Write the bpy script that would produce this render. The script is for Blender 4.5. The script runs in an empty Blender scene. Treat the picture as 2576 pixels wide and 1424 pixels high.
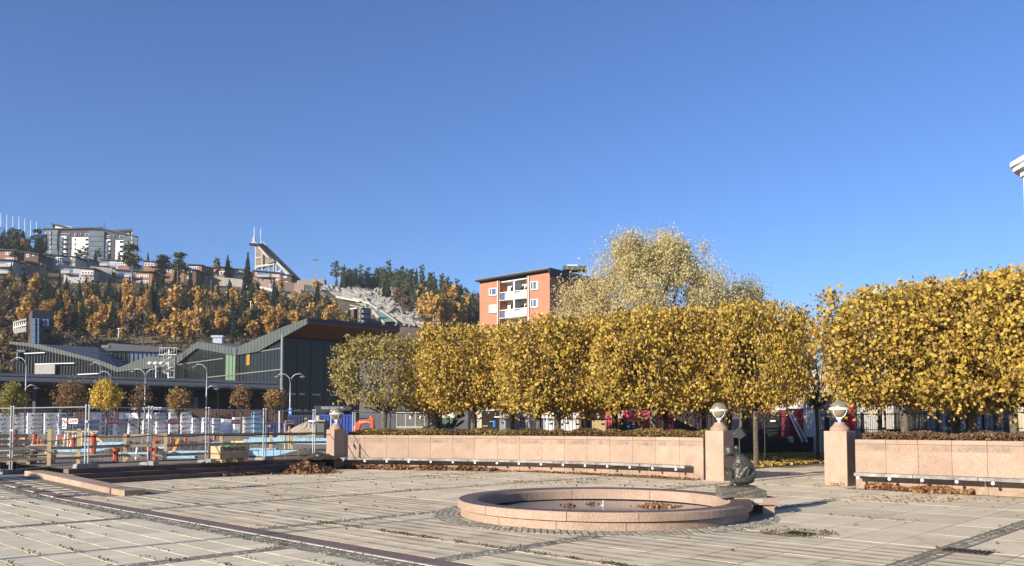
import bpy, bmesh, math, random
import numpy as np
from mathutils import Vector, Matrix
random.seed(7); rng = np.random.default_rng(7)
S = bpy.context.scene; COL = S.collection
R = math.radians
# ------------------------------------------------------------------ camera, sky, sun, exposure
CAMH = 1.6; PITCH = R(2.91); FD = 2083.4; CX = 1288.0; CY = 965.4
cam_d = bpy.data.cameras.new('camera'); cam = bpy.data.objects.new('camera', cam_d); COL.objects.link(cam)
cam.location = (0, 0, CAMH); cam.rotation_euler = (R(90) + PITCH, 0, 0)
cam_d.lens = 36.0 * FD / 2576.0; cam_d.sensor_width = 36.0; cam_d.shift_y = (965.4 - 712.0) / 2576.0
cam_d.clip_start = 0.1; cam_d.clip_end = 4000
S.camera = cam
SUN_EL = R(18.5); SUN_TO = Vector((-0.735 * math.cos(SUN_EL), -0.678 * math.cos(SUN_EL), math.sin(SUN_EL)))
world = bpy.data.worlds.new('World'); S.world = world; world.use_nodes = True
wn = world.node_tree; wn.nodes.clear()
wo = wn.nodes.new('ShaderNodeOutputWorld'); wb = wn.nodes.new('ShaderNodeBackground'); sk = wn.nodes.new('ShaderNodeTexSky')
sk.sky_type = 'NISHITA'; sk.sun_disc = False; sk.sun_elevation = SUN_EL
sk.sun_rotation = math.atan2(SUN_TO.x, SUN_TO.y)
sk.altitude = 0; sk.air_density = 1.0; sk.dust_density = 0.15; sk.ozone_density = 3.0
wb.inputs[1].default_value = 0.12
tn = wn.nodes.new('ShaderNodeVectorMath'); tn.operation = 'MULTIPLY'; tn.inputs[1].default_value = (.39, .53, .79)
wn.links.new(sk.outputs[0], tn.inputs[0]); wn.links.new(tn.outputs[0], wb.inputs[0]); wn.links.new(wb.outputs[0], wo.inputs[0])
sun_d = bpy.data.lights.new('sun', 'SUN'); sun = bpy.data.objects.new('sun', sun_d); COL.objects.link(sun)
sun_d.energy = 5.0; sun_d.angle = R(0.5); sun_d.color = (1.0, 0.90, 0.74)
sun.rotation_euler = SUN_TO.to_track_quat('Z', 'Y').to_euler()
S.view_settings.view_transform = 'Standard'; S.view_settings.look = 'None'
S.view_settings.gamma = 1.0; S.view_settings.use_curve_mapping = False
S.view_settings.exposure = 0.85
S.render.engine = 'CYCLES'
# ------------------------------------------------------------------ helpers: where a seen point stands
def ray(px, py):
    a = (px - CX) / FD; b = (CY - py) / FD
    return Vector((a, math.cos(PITCH) - b * math.sin(PITCH), math.sin(PITCH) + b * math.cos(PITCH)))
def W(px, py, d):
    r = ray(px, py); r = r * (d / r.y); return Vector((r.x, d, r.z + CAMH))
def G(px, py, z=0.0):
    r = ray(px, py); r = r * ((z - CAMH) / r.z); return Vector((r.x, r.y, z))
def GF(fx, fy, z=0.0): return G(fx / 1.56522, fy / 1.56522, z)
class Plane:
    def __init__(s, ax, ad, bx, bd):
        s.a = W(ax, 1071, ad); s.b = W(bx, 1071, bd); s.a.z = s.b.z = 0
        s.u = (s.b - s.a).normalized(); s.n = Vector((s.u.y, -s.u.x, 0))
        if s.n.y > 0: s.n = -s.n          # n looks towards the street side
    def p(s, px, py, off=0.0):
        r = ray(px, py); o = Vector((0, 0, CAMH)); a = s.a + s.n * off
        t = (a - o).dot(s.n) / r.dot(s.n); return o + r * t
# ------------------------------------------------------------------ materials
MATS = {}
def N(nt, t, **k):
    n = nt.nodes.new(t)
    for a, v in k.items(): setattr(n, a, v)
    return n
def mat(name, col, rough=0.8, metal=0.0, col2=None, scale=3.0, bump=0.0, detail=4, spec=0.4, coords='pos', rnd=0.0, trans=0.0, contrast=0.25, fine=None, blotch=None):
    if name in MATS: return MATS[name]
    m = bpy.data.materials.new(name); m.use_nodes = True; nt = m.node_tree; b = nt.nodes['Principled BSDF']
    b.inputs['Roughness'].default_value = rough; b.inputs['Metallic'].default_value = metal
    b.inputs['Specular IOR Level'].default_value = spec
    if col2 is None: col2 = tuple(c * 0.78 for c in col)
    ge = N(nt, 'ShaderNodeNewGeometry'); no = N(nt, 'ShaderNodeTexNoise'); no.inputs['Scale'].default_value = scale; no.inputs['Detail'].default_value = detail
    nt.links.new(ge.outputs['Position'], no.inputs['Vector'])
    rp = N(nt, 'ShaderNodeValToRGB'); rp.color_ramp.elements[0].position = 0.5 - contrast; rp.color_ramp.elements[1].position = 0.5 + contrast
    rp.color_ramp.elements[0].color = (*col2, 1); rp.color_ramp.elements[1].color = (*col, 1)
    nt.links.new(no.outputs['Fac'], rp.inputs[0]); out = rp.outputs[0]
    if fine:
        n2 = N(nt, 'ShaderNodeTexNoise'); n2.inputs['Scale'].default_value = fine[0]; n2.inputs['Detail'].default_value = 2
        nt.links.new(ge.outputs['Position'], n2.inputs['Vector'])
        mr = N(nt, 'ShaderNodeMapRange'); mr.inputs[1].default_value = .3; mr.inputs[2].default_value = .7; mr.inputs[3].default_value = 1 - fine[1]; mr.inputs[4].default_value = 1 + fine[1]
        nt.links.new(n2.outputs['Fac'], mr.inputs[0])
        vm = N(nt, 'ShaderNodeVectorMath', operation='SCALE'); nt.links.new(out, vm.inputs[0]); nt.links.new(mr.outputs[0], vm.inputs['Scale']); out = vm.outputs[0]
    if blotch:
        nb_ = N(nt, 'ShaderNodeTexNoise'); nb_.inputs['Scale'].default_value = blotch[0]; nb_.inputs['Detail'].default_value = 7; nb_.inputs['Roughness'].default_value = .7; nb_.inputs['Distortion'].default_value = .6
        nt.links.new(ge.outputs['Position'], nb_.inputs['Vector']); mb_ = N(nt, 'ShaderNodeMapRange'); mb_.inputs[1].default_value = .56; mb_.inputs[2].default_value = .70; mb_.inputs[4].default_value = blotch[1]
        nt.links.new(nb_.outputs['Fac'], mb_.inputs[0]); xb = N(nt, 'ShaderNodeMix', data_type='RGBA'); nt.links.new(mb_.outputs[0], xb.inputs[0]); nt.links.new(out, xb.inputs[6]); xb.inputs[7].default_value = (*blotch[2], 1); out = xb.outputs[2]
    if rnd:
        oi = N(nt, 'ShaderNodeObjectInfo'); isl = N(nt, 'ShaderNodeNewGeometry')
        ad = N(nt, 'ShaderNodeMath', operation='ADD'); nt.links.new(oi.outputs['Random'], ad.inputs[0]); nt.links.new(isl.outputs['Random Per Island'], ad.inputs[1])
        fr = N(nt, 'ShaderNodeMath', operation='FRACT'); nt.links.new(ad.outputs[0], fr.inputs[0])
        mr = N(nt, 'ShaderNodeMapRange'); mr.inputs[3].default_value = 1 - rnd; mr.inputs[4].default_value = 1 + rnd; nt.links.new(fr.outputs[0], mr.inputs[0])
        vm = N(nt, 'ShaderNodeVectorMath', operation='SCALE'); nt.links.new(out, vm.inputs[0]); nt.links.new(mr.outputs[0], vm.inputs['Scale']); out = vm.outputs[0]
    nt.links.new(out, b.inputs['Base Color'])
    if bump:
        bp = N(nt, 'ShaderNodeBump'); bp.inputs['Strength'].default_value = bump; bp.inputs['Distance'].default_value = 0.02
        n3 = N(nt, 'ShaderNodeTexNoise'); n3.inputs['Scale'].default_value = (fine[0] if fine else scale * 6); nt.links.new(ge.outputs['Position'], n3.inputs['Vector'])
        nt.links.new(n3.outputs['Fac'], bp.inputs['Height']); nt.links.new(bp.outputs[0], b.inputs['Normal'])
    MATS[name] = m; return m
def leafmat(name, cols, trans=0.35, rough=0.55, patch=0.6):
    """colour of each leaf picked by its own island, drifting in patches"""
    m = bpy.data.materials.new(name); m.use_nodes = True; nt = m.node_tree; b = nt.nodes['Principled BSDF']; out = nt.nodes['Material Output']
    ge = N(nt, 'ShaderNodeNewGeometry'); no = N(nt, 'ShaderNodeTexNoise'); no.inputs['Scale'].default_value = patch
    nt.links.new(ge.outputs['Position'], no.inputs['Vector'])
    mr = N(nt, 'ShaderNodeMapRange'); mr.inputs[1].default_value = .3; mr.inputs[2].default_value = .7; mr.inputs[3].default_value = -.3; mr.inputs[4].default_value = .3
    nt.links.new(no.outputs['Fac'], mr.inputs[0])
    ad = N(nt, 'ShaderNodeMath', operation='ADD'); nt.links.new(ge.outputs['Random Per Island'], ad.inputs[0]); nt.links.new(mr.outputs[0], ad.inputs[1])
    rp = N(nt, 'ShaderNodeValToRGB'); cr = rp.color_ramp
    while len(cr.elements) < len(cols): cr.elements.new(0.5)
    for i, c in enumerate(cols): cr.elements[i].position = i / (len(cols) - 1); cr.elements[i].color = (*c, 1)
    nt.links.new(ad.outputs[0], rp.inputs[0]); nt.links.new(rp.outputs[0], b.inputs['Base Color'])
    b.inputs['Roughness'].default_value = rough; b.inputs['Specular IOR Level'].default_value = .3
    tr = N(nt, 'ShaderNodeBsdfTranslucent'); nt.links.new(rp.outputs[0], tr.inputs[0]); mx = N(nt, 'ShaderNodeMixShader'); mx.inputs[0].default_value = trans
    nt.links.new(b.outputs[0], mx.inputs[1]); nt.links.new(tr.outputs[0], mx.inputs[2]); nt.links.new(mx.outputs[0], out.inputs[0])
    return m
# ------------------------------------------------------------------ mesh builder
class MB:
    def __init__(s): s.v = []; s.f = []
    def poly(s, pts):
        i = len(s.v); s.v += [tuple(p) for p in pts]; s.f.append(tuple(range(i, i + len(pts)))); return s
    def box(s, c, d, rz=0.0, M=None):
        x, y, z = d[0] / 2, d[1] / 2, d[2] / 2; i = len(s.v)
        m = M if M else Matrix.Rotation(rz, 3, 'Z')
        for q in ((-x,-y,-z),(x,-y,-z),(x,y,-z),(-x,y,-z),(-x,-y,z),(x,-y,z),(x,y,z),(-x,y,z)):
            s.v.append(tuple(m @ Vector(q) + Vector(c)))
        s.f += [tuple(i + k for k in f) for f in ((0,3,2,1),(4,5,6,7),(0,1,5,4),(1,2,6,5),(2,3,7,6),(3,0,4,7))]; return s
    def bar(s, p, q, w, h=None, up=(0, 0, 1)):
        p, q = Vector(p), Vector(q); d = q - p; L = d.length
        if L < 1e-6: return s
        d.normalize(); u = Vector(up)
        if abs(d.dot(u)) > .98: u = Vector((0, 1, 0))
        r = d.cross(u).normalized(); u = r.cross(d)
        m = Matrix((d, r, u)).transposed()
        return s.box((p + q) / 2, (L, w, h or w), M=m)
    def tube(s, pts, rad, n=6, cap=True):
        pts = [Vector(p) for p in pts]; k = len(pts)
        if not hasattr(rad, '__len__'): rad = [rad] * k
        i0 = len(s.v)
        for j, p in enumerate(pts):
            d = (pts[min(j + 1, k - 1)] - pts[max(j - 1, 0)]).normalized()
            u = Vector((0, 0, 1)) if abs(d.z) < .9 else Vector((1, 0, 0))
            a = d.cross(u).normalized(); b = d.cross(a)
            for t in range(n):
                an = 2 * math.pi * t / n; s.v.append(tuple(p + (a * math.cos(an) + b * math.sin(an)) * rad[j]))
        for j in range(k - 1):
            for t in range(n):
                t2 = (t + 1) % n; s.f.append((i0 + j*n + t, i0 + j*n + t2, i0 + (j+1)*n + t2, i0 + (j+1)*n + t))
        if cap:
            s.f.append(tuple(i0 + t for t in range(n))[::-1]); s.f.append(tuple(i0 + (k-1)*n + t for t in range(n)))
        return s
    def prism(s, pts, ext):
        """polygon pts extruded by vector ext"""
        pts = [Vector(p) for p in pts]; e = Vector(ext); n = len(pts); i = len(s.v)
        s.v += [tuple(p) for p in pts] + [tuple(p + e) for p in pts]
        s.f.append(tuple(range(i, i + n))); s.f.append(tuple(range(i + 2*n - 1, i + n - 1, -1)))
        for k in range(n):
            k2 = (k + 1) % n; s.f.append((i + k, i + n + k, i + n + k2, i + k2))
        return s
    def lathe(s, prof, c=(0, 0, 0), n=24, a0=0.0, a1=2*math.pi, capends=False):
        full = abs(a1 - a0 - 2*math.pi) < 1e-6; m = n if full else n + 1; i0 = len(s.v); k = len(prof)
        for j in range(m):
            a = a0 + (a1 - a0) * j / n
            for r, z in prof: s.v.append((c[0] + r*math.cos(a), c[1] + r*math.sin(a), c[2] + z))
        for j in range(n):
            j2 = (j + 1) % m
            for q in range(k - 1): s.f.append((i0 + j*k + q, i0 + j2*k + q, i0 + j2*k + q + 1, i0 + j*k + q + 1))
        if capends and not full:
            s.f.append(tuple(i0 + q for q in range(k))[::-1]); s.f.append(tuple(i0 + (m-1)*k + q for q in range(k)))
        return s
    def mesh(s, name, m=None, smooth=False):
        me = bpy.data.meshes.new(name); me.from_pydata(s.v, [], s.f)
        if m: me.materials.append(m)
        bm = bmesh.new(); bm.from_mesh(me); bmesh.ops.recalc_face_normals(bm, faces=bm.faces); bm.to_mesh(me); bm.free()
        if smooth: me.polygons.foreach_set('use_smooth', [True] * len(me.polygons))
        me.update(); return me
def part(name, mb, m, parent=None, smooth=False, bevel=0.0, label=None, kind=None):
    """mb given in WORLD coordinates; stored relative to the parent's base"""
    if parent is not None:
        inv = parent.matrix_basis.inverted()
        if parent.parent: inv = inv @ parent.parent.matrix_basis.inverted()
        mb.v = [tuple(inv @ Vector(v)) for v in mb.v]
        o = link(name, mb.mesh(name, m, smooth), parent)
    else:
        c = Vector(((min(v[0] for v in mb.v) + max(v[0] for v in mb.v)) / 2, (min(v[1] for v in mb.v) + max(v[1] for v in mb.v)) / 2, min(v[2] for v in mb.v)))
        mb.v = [(v[0] - c.x, v[1] - c.y, v[2] - c.z) for v in mb.v]
        o = link(name, mb.mesh(name, m, smooth), None); o.location = c
    if bevel:
        b = o.modifiers.new('bevel', 'BEVEL'); b.width = bevel; b.segments = 2; b.limit_method = 'ANGLE'
    if label: o['label'] = label
    if kind: o['kind'] = kind
    return o
def link(name, data, parent=None, loc=None):
    o = bpy.data.objects.new(name, data); COL.objects.link(o)
    if parent: o.parent = parent
    if loc is not None: o.location = loc
    return o
def tag(o, label, cat, group=None, kind=None):
    o['label'] = label; o['category'] = cat
    if group: o['group'] = group
    if kind: o['kind'] = kind
    return o
def thing(name, label, cat, loc, rz=0.0, group=None):
    o = bpy.data.objects.new(name, None); COL.objects.link(o); o.location = loc; o.rotation_euler = (0, 0, rz); o.empty_display_size = .2
    return tag(o, label, cat, group)
def dup(root, loc, rz=None, label=None, group=None, scale=None):
    r = root.copy(); COL.objects.link(r); r.location = loc
    if rz is not None: r.rotation_euler = (0, 0, rz)
    if scale: r.scale = scale
    if label: r['label'] = label
    if group: r['group'] = group
    for ch in list(root.children):
        c = ch.copy(); COL.objects.link(c); c.parent = r
        for g in list(ch.children):
            d = g.copy(); COL.objects.link(d); d.parent = c
    return r
def struct(name, mb, m, smooth=False):
    o = link(name, mb.mesh(name, m, smooth)); o['kind'] = 'structure'; return o
def npmesh(name, V, F, mats, midx=None, smooth=False):
    k = F.shape[1]; me = bpy.data.meshes.new(name); me.vertices.add(len(V)); me.vertices.foreach_set('co', V.astype(np.float32).ravel())
    me.loops.add(F.size); me.loops.foreach_set('vertex_index', F.astype(np.int32).ravel())
    me.polygons.add(len(F)); me.polygons.foreach_set('loop_start', np.arange(0, F.size, k, dtype=np.int32))
    for m in mats: me.materials.append(m)
    if midx is not None: me.polygons.foreach_set('material_index', midx.astype(np.int32))
    me.update(calc_edges=True); me.validate(); return me
def leaves(P, size, rg=rng, up=0.0, out=None, aspect=1.3, jitter=.35):
    """one kite-shaped leaf per point: returns verts and quads"""
    n = len(P); nrm = rg.normal(size=(n, 3)); nrm[:, 2] *= (1 - up)
    if out is not None: nrm += out * 0.9
    nrm /= np.linalg.norm(nrm, axis=1, keepdims=True) + 1e-9
    t = rg.normal(size=(n, 3)); t[:, 2] -= 1.2 * (up > 0); t -= nrm * (t * nrm).sum(1, keepdims=True); t /= np.linalg.norm(t, axis=1, keepdims=True) + 1e-9
    b = np.cross(nrm, t); s = (size * (1 + jitter * rg.uniform(-1, 1, n)))[:, None]
    V = np.stack([P - t*s*.45*aspect, P + b*s*.5 - t*s*.12, P + t*s*.55*aspect, P - b*s*.5 - t*s*.12], 1).reshape(-1, 3)
    F = np.arange(n * 4).reshape(n, 4); return V, F
# ------------------------------------------------------------------ plaza grid (u along the dark band, v away from the camera)
GA = Vector((math.cos(R(44)), -math.sin(R(44)), 0)); GB = Vector((math.sin(R(44)), math.cos(R(44)), 0))
def UV(u, v, z=0.0): p = GA * u + GB * v; return Vector((p.x, p.y, z))
def toUV(p): return (Vector((p.x, p.y, 0)).dot(GA), Vector((p.x, p.y, 0)).dot(GB))
GANG = -R(44)
def rampz(u, v): return 0.16 * min(1, max(0, (-u - 20.0) / 6.0)) if v < 8.0 else 0.0
FC = Vector((1.65, 15.27, 0)); FR = 2.64
m_slab = mat('concrete_slab', (.69, .585, .41), .85, col2=(.56, .47, .325), scale=1.6, bump=.3, rnd=.10, fine=(55, .12), spec=.2, blotch=(1.1, .45, (.27, .22, .155)))
m_slab_f = mat('pale_concrete_slab', (.70, .61, .44), .85, col2=(.59, .515, .37), scale=1.2, bump=.3, rnd=.09, fine=(60, .11), spec=.2, blotch=(.9, .5, (.27, .24, .18)))
def ribmat():
    m = m_slab.copy(); m.name = 'stained_concrete_slab'; nt = m.node_tree; b = nt.nodes['Principled BSDF']
    src = b.inputs['Base Color'].links[0].from_socket
    ge = N(nt, 'ShaderNodeNewGeometry'); dt = N(nt, 'ShaderNodeVectorMath', operation='DOT_PRODUCT'); dt.inputs[1].default_value = GB
    nt.links.new(ge.outputs['Position'], dt.inputs[0])
    dv = N(nt, 'ShaderNodeMath', operation='MULTIPLY'); dv.inputs[1].default_value = 2 * math.pi / .31; nt.links.new(dt.outputs['Value'], dv.inputs[0])
    sn = N(nt, 'ShaderNodeMath', operation='SINE'); nt.links.new(dv.outputs[0], sn.inputs[0])
    no = N(nt, 'ShaderNodeTexNoise'); no.inputs['Scale'].default_value = 1.0; no.inputs['Detail'].default_value = 5; no.inputs['Roughness'].default_value = .65; nt.links.new(ge.outputs['Position'], no.inputs['Vector'])
    r1 = N(nt, 'ShaderNodeMapRange'); r1.inputs[1].default_value = -.1; r1.inputs[2].default_value = .9; nt.links.new(sn.outputs[0], r1.inputs[0])
    r2 = N(nt, 'ShaderNodeMapRange'); r2.inputs[1].default_value = .36; r2.inputs[2].default_value = .60; r2.inputs[4].default_value = .85; nt.links.new(no.outputs['Fac'], r2.inputs[0])
    mu = N(nt, 'ShaderNodeMath', operation='MULTIPLY'); nt.links.new(r1.outputs[0], mu.inputs[0]); nt.links.new(r2.outputs[0], mu.inputs[1])
    mx = N(nt, 'ShaderNodeMix', data_type='RGBA'); nt.links.new(mu.outputs[0], mx.inputs[0]); nt.links.new(src, mx.inputs[6]); mx.inputs[7].default_value = (.21, .155, .10, 1)
    nt.links.new(mx.outputs[2], b.inputs['Base Color']); return m
m_rib = ribmat()
m_cob = mat('grey_cobble', (.31, .285, .225), .8, col2=(.19, .17, .135), scale=6, bump=.3, rnd=.3, fine=(40, .15))
m_joint = mat('joint_soil', (.24, .20, .145), .95, col2=(.15, .125, .09), scale=5, bump=.3)
m_band = mat('purple_granite', (.20, .132, .112), .7, col2=(.15, .10, .085), scale=3, rnd=.08, fine=(70, .15))
m_granite = mat('pink_granite', (.41, .29, .215), .75, col2=(.32, .22, .16), scale=2.2, bump=.45, rnd=.08, fine=(38, .20), spec=.3, blotch=(1.7, .4, (.22, .155, .115)))
m_granite_top = mat('polished_brown_granite', (.30, .19, .145), .35, col2=(.22, .14, .105), scale=2.5, rnd=.05, fine=(45, .15), spec=.5)
m_step = mat('dark_stair_granite', (.17, .115, .09), .8, col2=(.12, .08, .065), scale=3, rnd=.12, bump=.3, fine=(45, .15))
m_white_line = mat('pale_kerb_granite', (.55, .52, .45), .8, rnd=.1, fine=(50, .1))
m_dkgrate = mat('rusty_iron', (.10, .075, .055), .7, metal=.3, col2=(.05, .04, .03), scale=20)
# ---- ground sheets
m_ground = mat('packed_earth', (.20, .16, .115), .95, col2=(.12, .10, .075), scale=.35, bump=.4, fine=(6, .2))
gb = MB(); gb.poly([(-1100, -200, -.06), (1100, -200, -.06), (1100, 1090, -.06), (-1100, 1090, -.06)]); struct('ground', gb, m_ground)
pb = MB()
pv = []
def plaza_pt(u, v): return UV(u, v, rampz(u, v) - .0045)
# plaza bed sheet in a grid so that it follows the ramp
us = [-45, -30, -26, -25.3, -24, -22, -20, 30]; vs = [-12, 7.99]
def US(v): return -24.05 - .18 * (v - 8)
for i in range(len(us) - 1): pb.poly([plaza_pt(us[i], vs[0]), plaza_pt(us[i+1], vs[0]), plaza_pt(us[i+1], vs[1]), plaza_pt(us[i], vs[1])])
pb.poly([UV(US(8) - .6, 8, -.0045), UV(30, 8, -.0045), UV(30, 44, -.0045), UV(US(44) - .6, 44, -.0045)])
plaza = struct('plaza', pb, m_joint)
# ---- wall lines
def fitline(pts, deg):
    x = np.array([p.x for p in pts]); y = np.array([p.y for p in pts]); return np.polyfit(x, y, deg)
LW = fitline([GF(1351,1844), GF(1600,1847.6), GF(1850,1852.5), GF(2166,1861), GF(2450,1872.5), GF(2771,1890)], 3)
RWp = [GF(3366,1730,1.25), GF(3496,1731.8,1.25), GF(3801,1735.2,1.25), GF(4032,1738,1.25)]
def wline(c, x0, x1, n):
    """points at equal spacing along the curve"""
    xs = np.linspace(x0, x1, 400); ys = np.polyval(c, xs); s = np.concatenate([[0], np.cumsum(np.hypot(np.diff(xs), np.diff(ys)))])
    t = np.linspace(0, s[-1], n + 1); return [Vector((float(np.interp(q, s, xs)), float(np.interp(q, s, ys)), 0)) for q in t]
LX0, LX1 = GF(1351, 1844).x, GF(2771, 1890).x
LPTS = wline(LW, LX0, LX1, 16)
RA, RB = GF(3366, 1730.5, 1.25), GF(4032, 1738, 1.25)
RPTS = []
rd0 = Vector((RB.x - RA.x, RB.y - RA.y, 0))
for k in range(0, 11):
    t = k / 5.0; RPTS.append(Vector((RA.x, RA.y, 0)) + rd0 * t + Vector((-.25, -.25, 0)) * (t * t - t) * .35)
def behind_wall(p):
    if LX0 - 1 < p.x < LX1 + .2: return p.y > np.polyval(LW, p.x) + .1
    if p.x / p.y > RA.x / RA.y + .005: return (Vector((p.x, p.y, 0)) - RPTS[0]).dot(Vector((-rd0.y, rd0.x, 0)).normalized()) > .3
    return p.y > 32.3
# ---- paving pieces
strips = [(-14.87, 'f'), (-9.8, 'f'), (-4.7, 'f'), (0.3, 'f')]; strips_c = [-24.5 + 4.15, -16.1, -11.8, -7.55, -3.45, .7]
SW = .14
def in_view(p):
    return 7.2 < p.y < 36 and abs(p.x) < .66 * p.y + 1.5
slabs = []; cobs = []; bands = []; kerbs = []
grates = [GF(2900 + 560 * .4394, 1800 + 690 * .4394), GF(2900 + 2060 * .4394, 1800 + 848 * .4394)]
def add_slab(u0, u1, v0, v1, mt, g=.012):
    c = UV((u0 + u1) / 2, (v0 + v1) / 2)
    if not in_view(c) or behind_wall(c): return
    if u1 < US(v0) - .5 and v0 > 8: return
    if v0 < 8 and (u0 + u1) / 2 < -26.6: return
    if v0 < 8.05 and v1 > 7.6 and u0 < -19.9: return
    if max((UV(a, b) - FC).length for a in (u0, u1) for b in (v0, v1)) < 3.0: return
    slabs.append((u0 + g/2, u1 - g/2, v0 + g/2, v1 - g/2, mt))
def row(v0, v1, tl, mt, sts, off=0.0, g=.014):
    cuts = sorted(sts); segs = []; a = -46.0
    for s in cuts: segs.append((a, s - SW)); a = s + SW
    segs.append((a, 24.0))
    for (a, b) in segs:
        n = max(1, round((b - a) / tl)); w = (b - a) / n
        if b - a > 15: w = tl; n = int((b - a) / w)
        if a < -40:                      # fill from the strip outwards
            for k in range(n): add_slab(b - (k+1)*w, b - k*w, v0, v1, mt, g)
        else:
            for k in range(n): add_slab(a + k*w, a + (k+1)*w, v0, v1, mt, g)
fs = [s for s, _ in strips]
v = 5.86
while v > -9: row(v - .42, v, .42, m_slab_f, fs, g=.018); v -= .42
row(6.62, 7.15, .60, m_rib, strips_c); row(7.15, 7.69, .60, m_rib, strips_c)
row(7.705, 8.82, .60, m_rib, strips_c); row(8.82, 9.92, .60, m_rib, strips_c)
row(9.935, 10.85, .60, m_rib, strips_c); row(10.85, 11.745, .60, m_rib, strips_c)
for a, b, mt in ((11.76, 13.2, m_slab), (13.2, 14.645, m_slab), (14.66, 16.3, m_slab), (16.3, 17.95, m_slab), (18.0, 19.6, m_slab), (19.6, 21.2, m_slab), (21.25, 22.9, m_slab), (22.9, 24.6, m_slab), (24.65, 26.3, m_slab), (26.3, 28, m_slab), (28, 30, m_slab), (30, 32, m_slab), (32, 34, m_slab)):
    row(a, b, .60, mt, strips_c if b < 18 else strips_c[:3])
def add_cob(u, v, a=.095, b=.095, z=0.0):
    c = UV(u, v)
    if not in_view(c) or behind_wall(c): return
    if v > 8 and u < US(v) - .1: return
    if v < 8 and u < -26.6: return
    if v < 8.05 and v > 7.5 and u < -19.9: return
    if (c - FC).length < 3.05: return
    cobs.append((u, v, a, b, z))
v = 5.93
for k in range(3):
    u = -30 + .04 * k
    while u < 8: add_cob(u, 5.925 + .105 * k, .10, .09); u += .112
for s, _ in strips:
    v = -8
    while v < 5.8:
        for q in (-.055, .055): add_cob(s + q, v)
        v += .108
for s in strips_c:
    v = 6.68
    while v < 24.5:
        for q in (-.055, .055): add_cob(s + q, v)
        v += .108
u = -30.0
while u < 9:
    c = UV(u + .7, 6.45)
    if in_view(c): bands.append((u, u + 1.39, 6.29, 6.60)); kerbs.append((u, u + 1.39, 6.235, 6.28))
    u += 1.4
# boxes as shared meshes near the camera, one joined part beyond
UNIT = {}
def unit_box(w, d, h, m, name, bev=.0035):
    k = (round(w, 3), round(d, 3), m.name)
    if k not in UNIT:
        mb = MB(); i = 0; x, y = w / 2, d / 2; e = bev
        pts = [(-x,-y,-h),(x,-y,-h),(x,y,-h),(-x,y,-h),(-x,-y,-e),(x,-y,-e),(x,y,-e),(-x,y,-e),(-x+e,-y+e,0),(x-e,-y+e,0),(x-e,y-e,0),(-x+e,y-e,0)]
        mb.v = pts; mb.f = [(0,1,5,4),(1,2,6,5),(2,3,7,6),(3,0,4,7),(4,5,9,8),(5,6,10,9),(6,7,11,10),(7,4,8,11),(8,9,10,11)]
        UNIT[k] = mb.mesh(name, m)
    return UNIT[k]
def place_pieces(lst, name, h, near=300, parent=plaza, mat_of=None, restname=None, bev=.0035):
    """lst of (cu, cv, w, d, z, rot, m): the nearest are objects, the rest one joined part per material"""
    lst = sorted(lst, key=lambda q: (UV(q[0], q[1])).length if q[6] else 0)
    rest = {}
    cnt = 0
    for q in lst:
        p = UV(q[0], q[1], q[4]); vis = (p.y > 8.9 and abs(p.x) < .63 * p.y)
        if cnt < near and vis:
            o = link(name, unit_box(q[2], q[3], h, q[6], name, bev), parent, p); o.rotation_euler = (random.gauss(0, .0012), random.gauss(0, .0012), q[5]); cnt += 1
        else: rest.setdefault(q[6].name, []).append(q)
    for mn, qs in rest.items():
        V = []; F = []
        for q in qs:
            me = unit_box(q[2], q[3], h, q[6], name, bev); p = UV(q[0], q[1], q[4] + random.gauss(0, .0008)); c, s_ = math.cos(q[5]), math.sin(q[5]); i = len(V)
            for vv in me.vertices: V.append((p.x + vv.co.x*c - vv.co.y*s_, p.y + vv.co.x*s_ + vv.co.y*c, p.z + vv.co.z))
            for pl in me.polygons: F.append(tuple(i + k for k in pl.vertices))
        me = bpy.data.meshes.new(restname); me.from_pydata(V, [], F); me.materials.append(qs[0][6]); o = link(restname, me, parent); o['kind'] = 'stuff'
place_pieces([((a+b)/2, (c+d)/2, round(b-a, 2) if False else b-a, d-c, rampz((a+b)/2, (c+d)/2), GANG, m) for a, b, c, d, m in slabs], 'paving_slab', .05, 300, restname='distant_paving_slabs')
place_pieces([(u + random.gauss(0, .003), v + random.gauss(0, .003), a, b, rampz(u, v) + random.uniform(-.006, .004), GANG + random.gauss(0, .05), m_cob) for u, v, a, b, _ in cobs], 'cobblestone', .05, 200, restname='distant_cobblestones', bev=.012)
for lst, nm, m in ((bands, 'band_stone', m_band), (kerbs, 'kerb_stone', m_white_line)):
    for a, b, c, d in lst:
        o = link(nm, unit_box(b - a - .01, d - c, .05, m, nm), plaza, UV((a+b)/2, (c+d)/2, rampz((a+b)/2, (c+d)/2) + (.004 if nm[0] == 'k' else .001))); o.rotation_euler = (0, 0, GANG)
# ring of cobbles round the basin
rb = MB(); rb.lathe([(2.3, .002), (3.1, .002), (3.1, -.03)], FC, 96); part('cobble_bed', rb, m_joint, plaza)
rc = []
for k in range(5):
    r = 2.66 + .10 * k; n = int(2 * math.pi * r / .105)
    for j in range(n):
        a = 2 * math.pi * (j + .5 * (k % 2)) / n; p = FC + Vector((math.cos(a) * r, math.sin(a) * r, 0)); uu, vv_ = toUV(p)
        rc.append((uu, vv_, .092, .092, .009 + random.uniform(-.005, .004), a + random.gauss(0, .04), m_cob))
place_pieces(rc, 'cobblestone', .05, 100, restname='ring_cobblestones', bev=.012)
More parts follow.
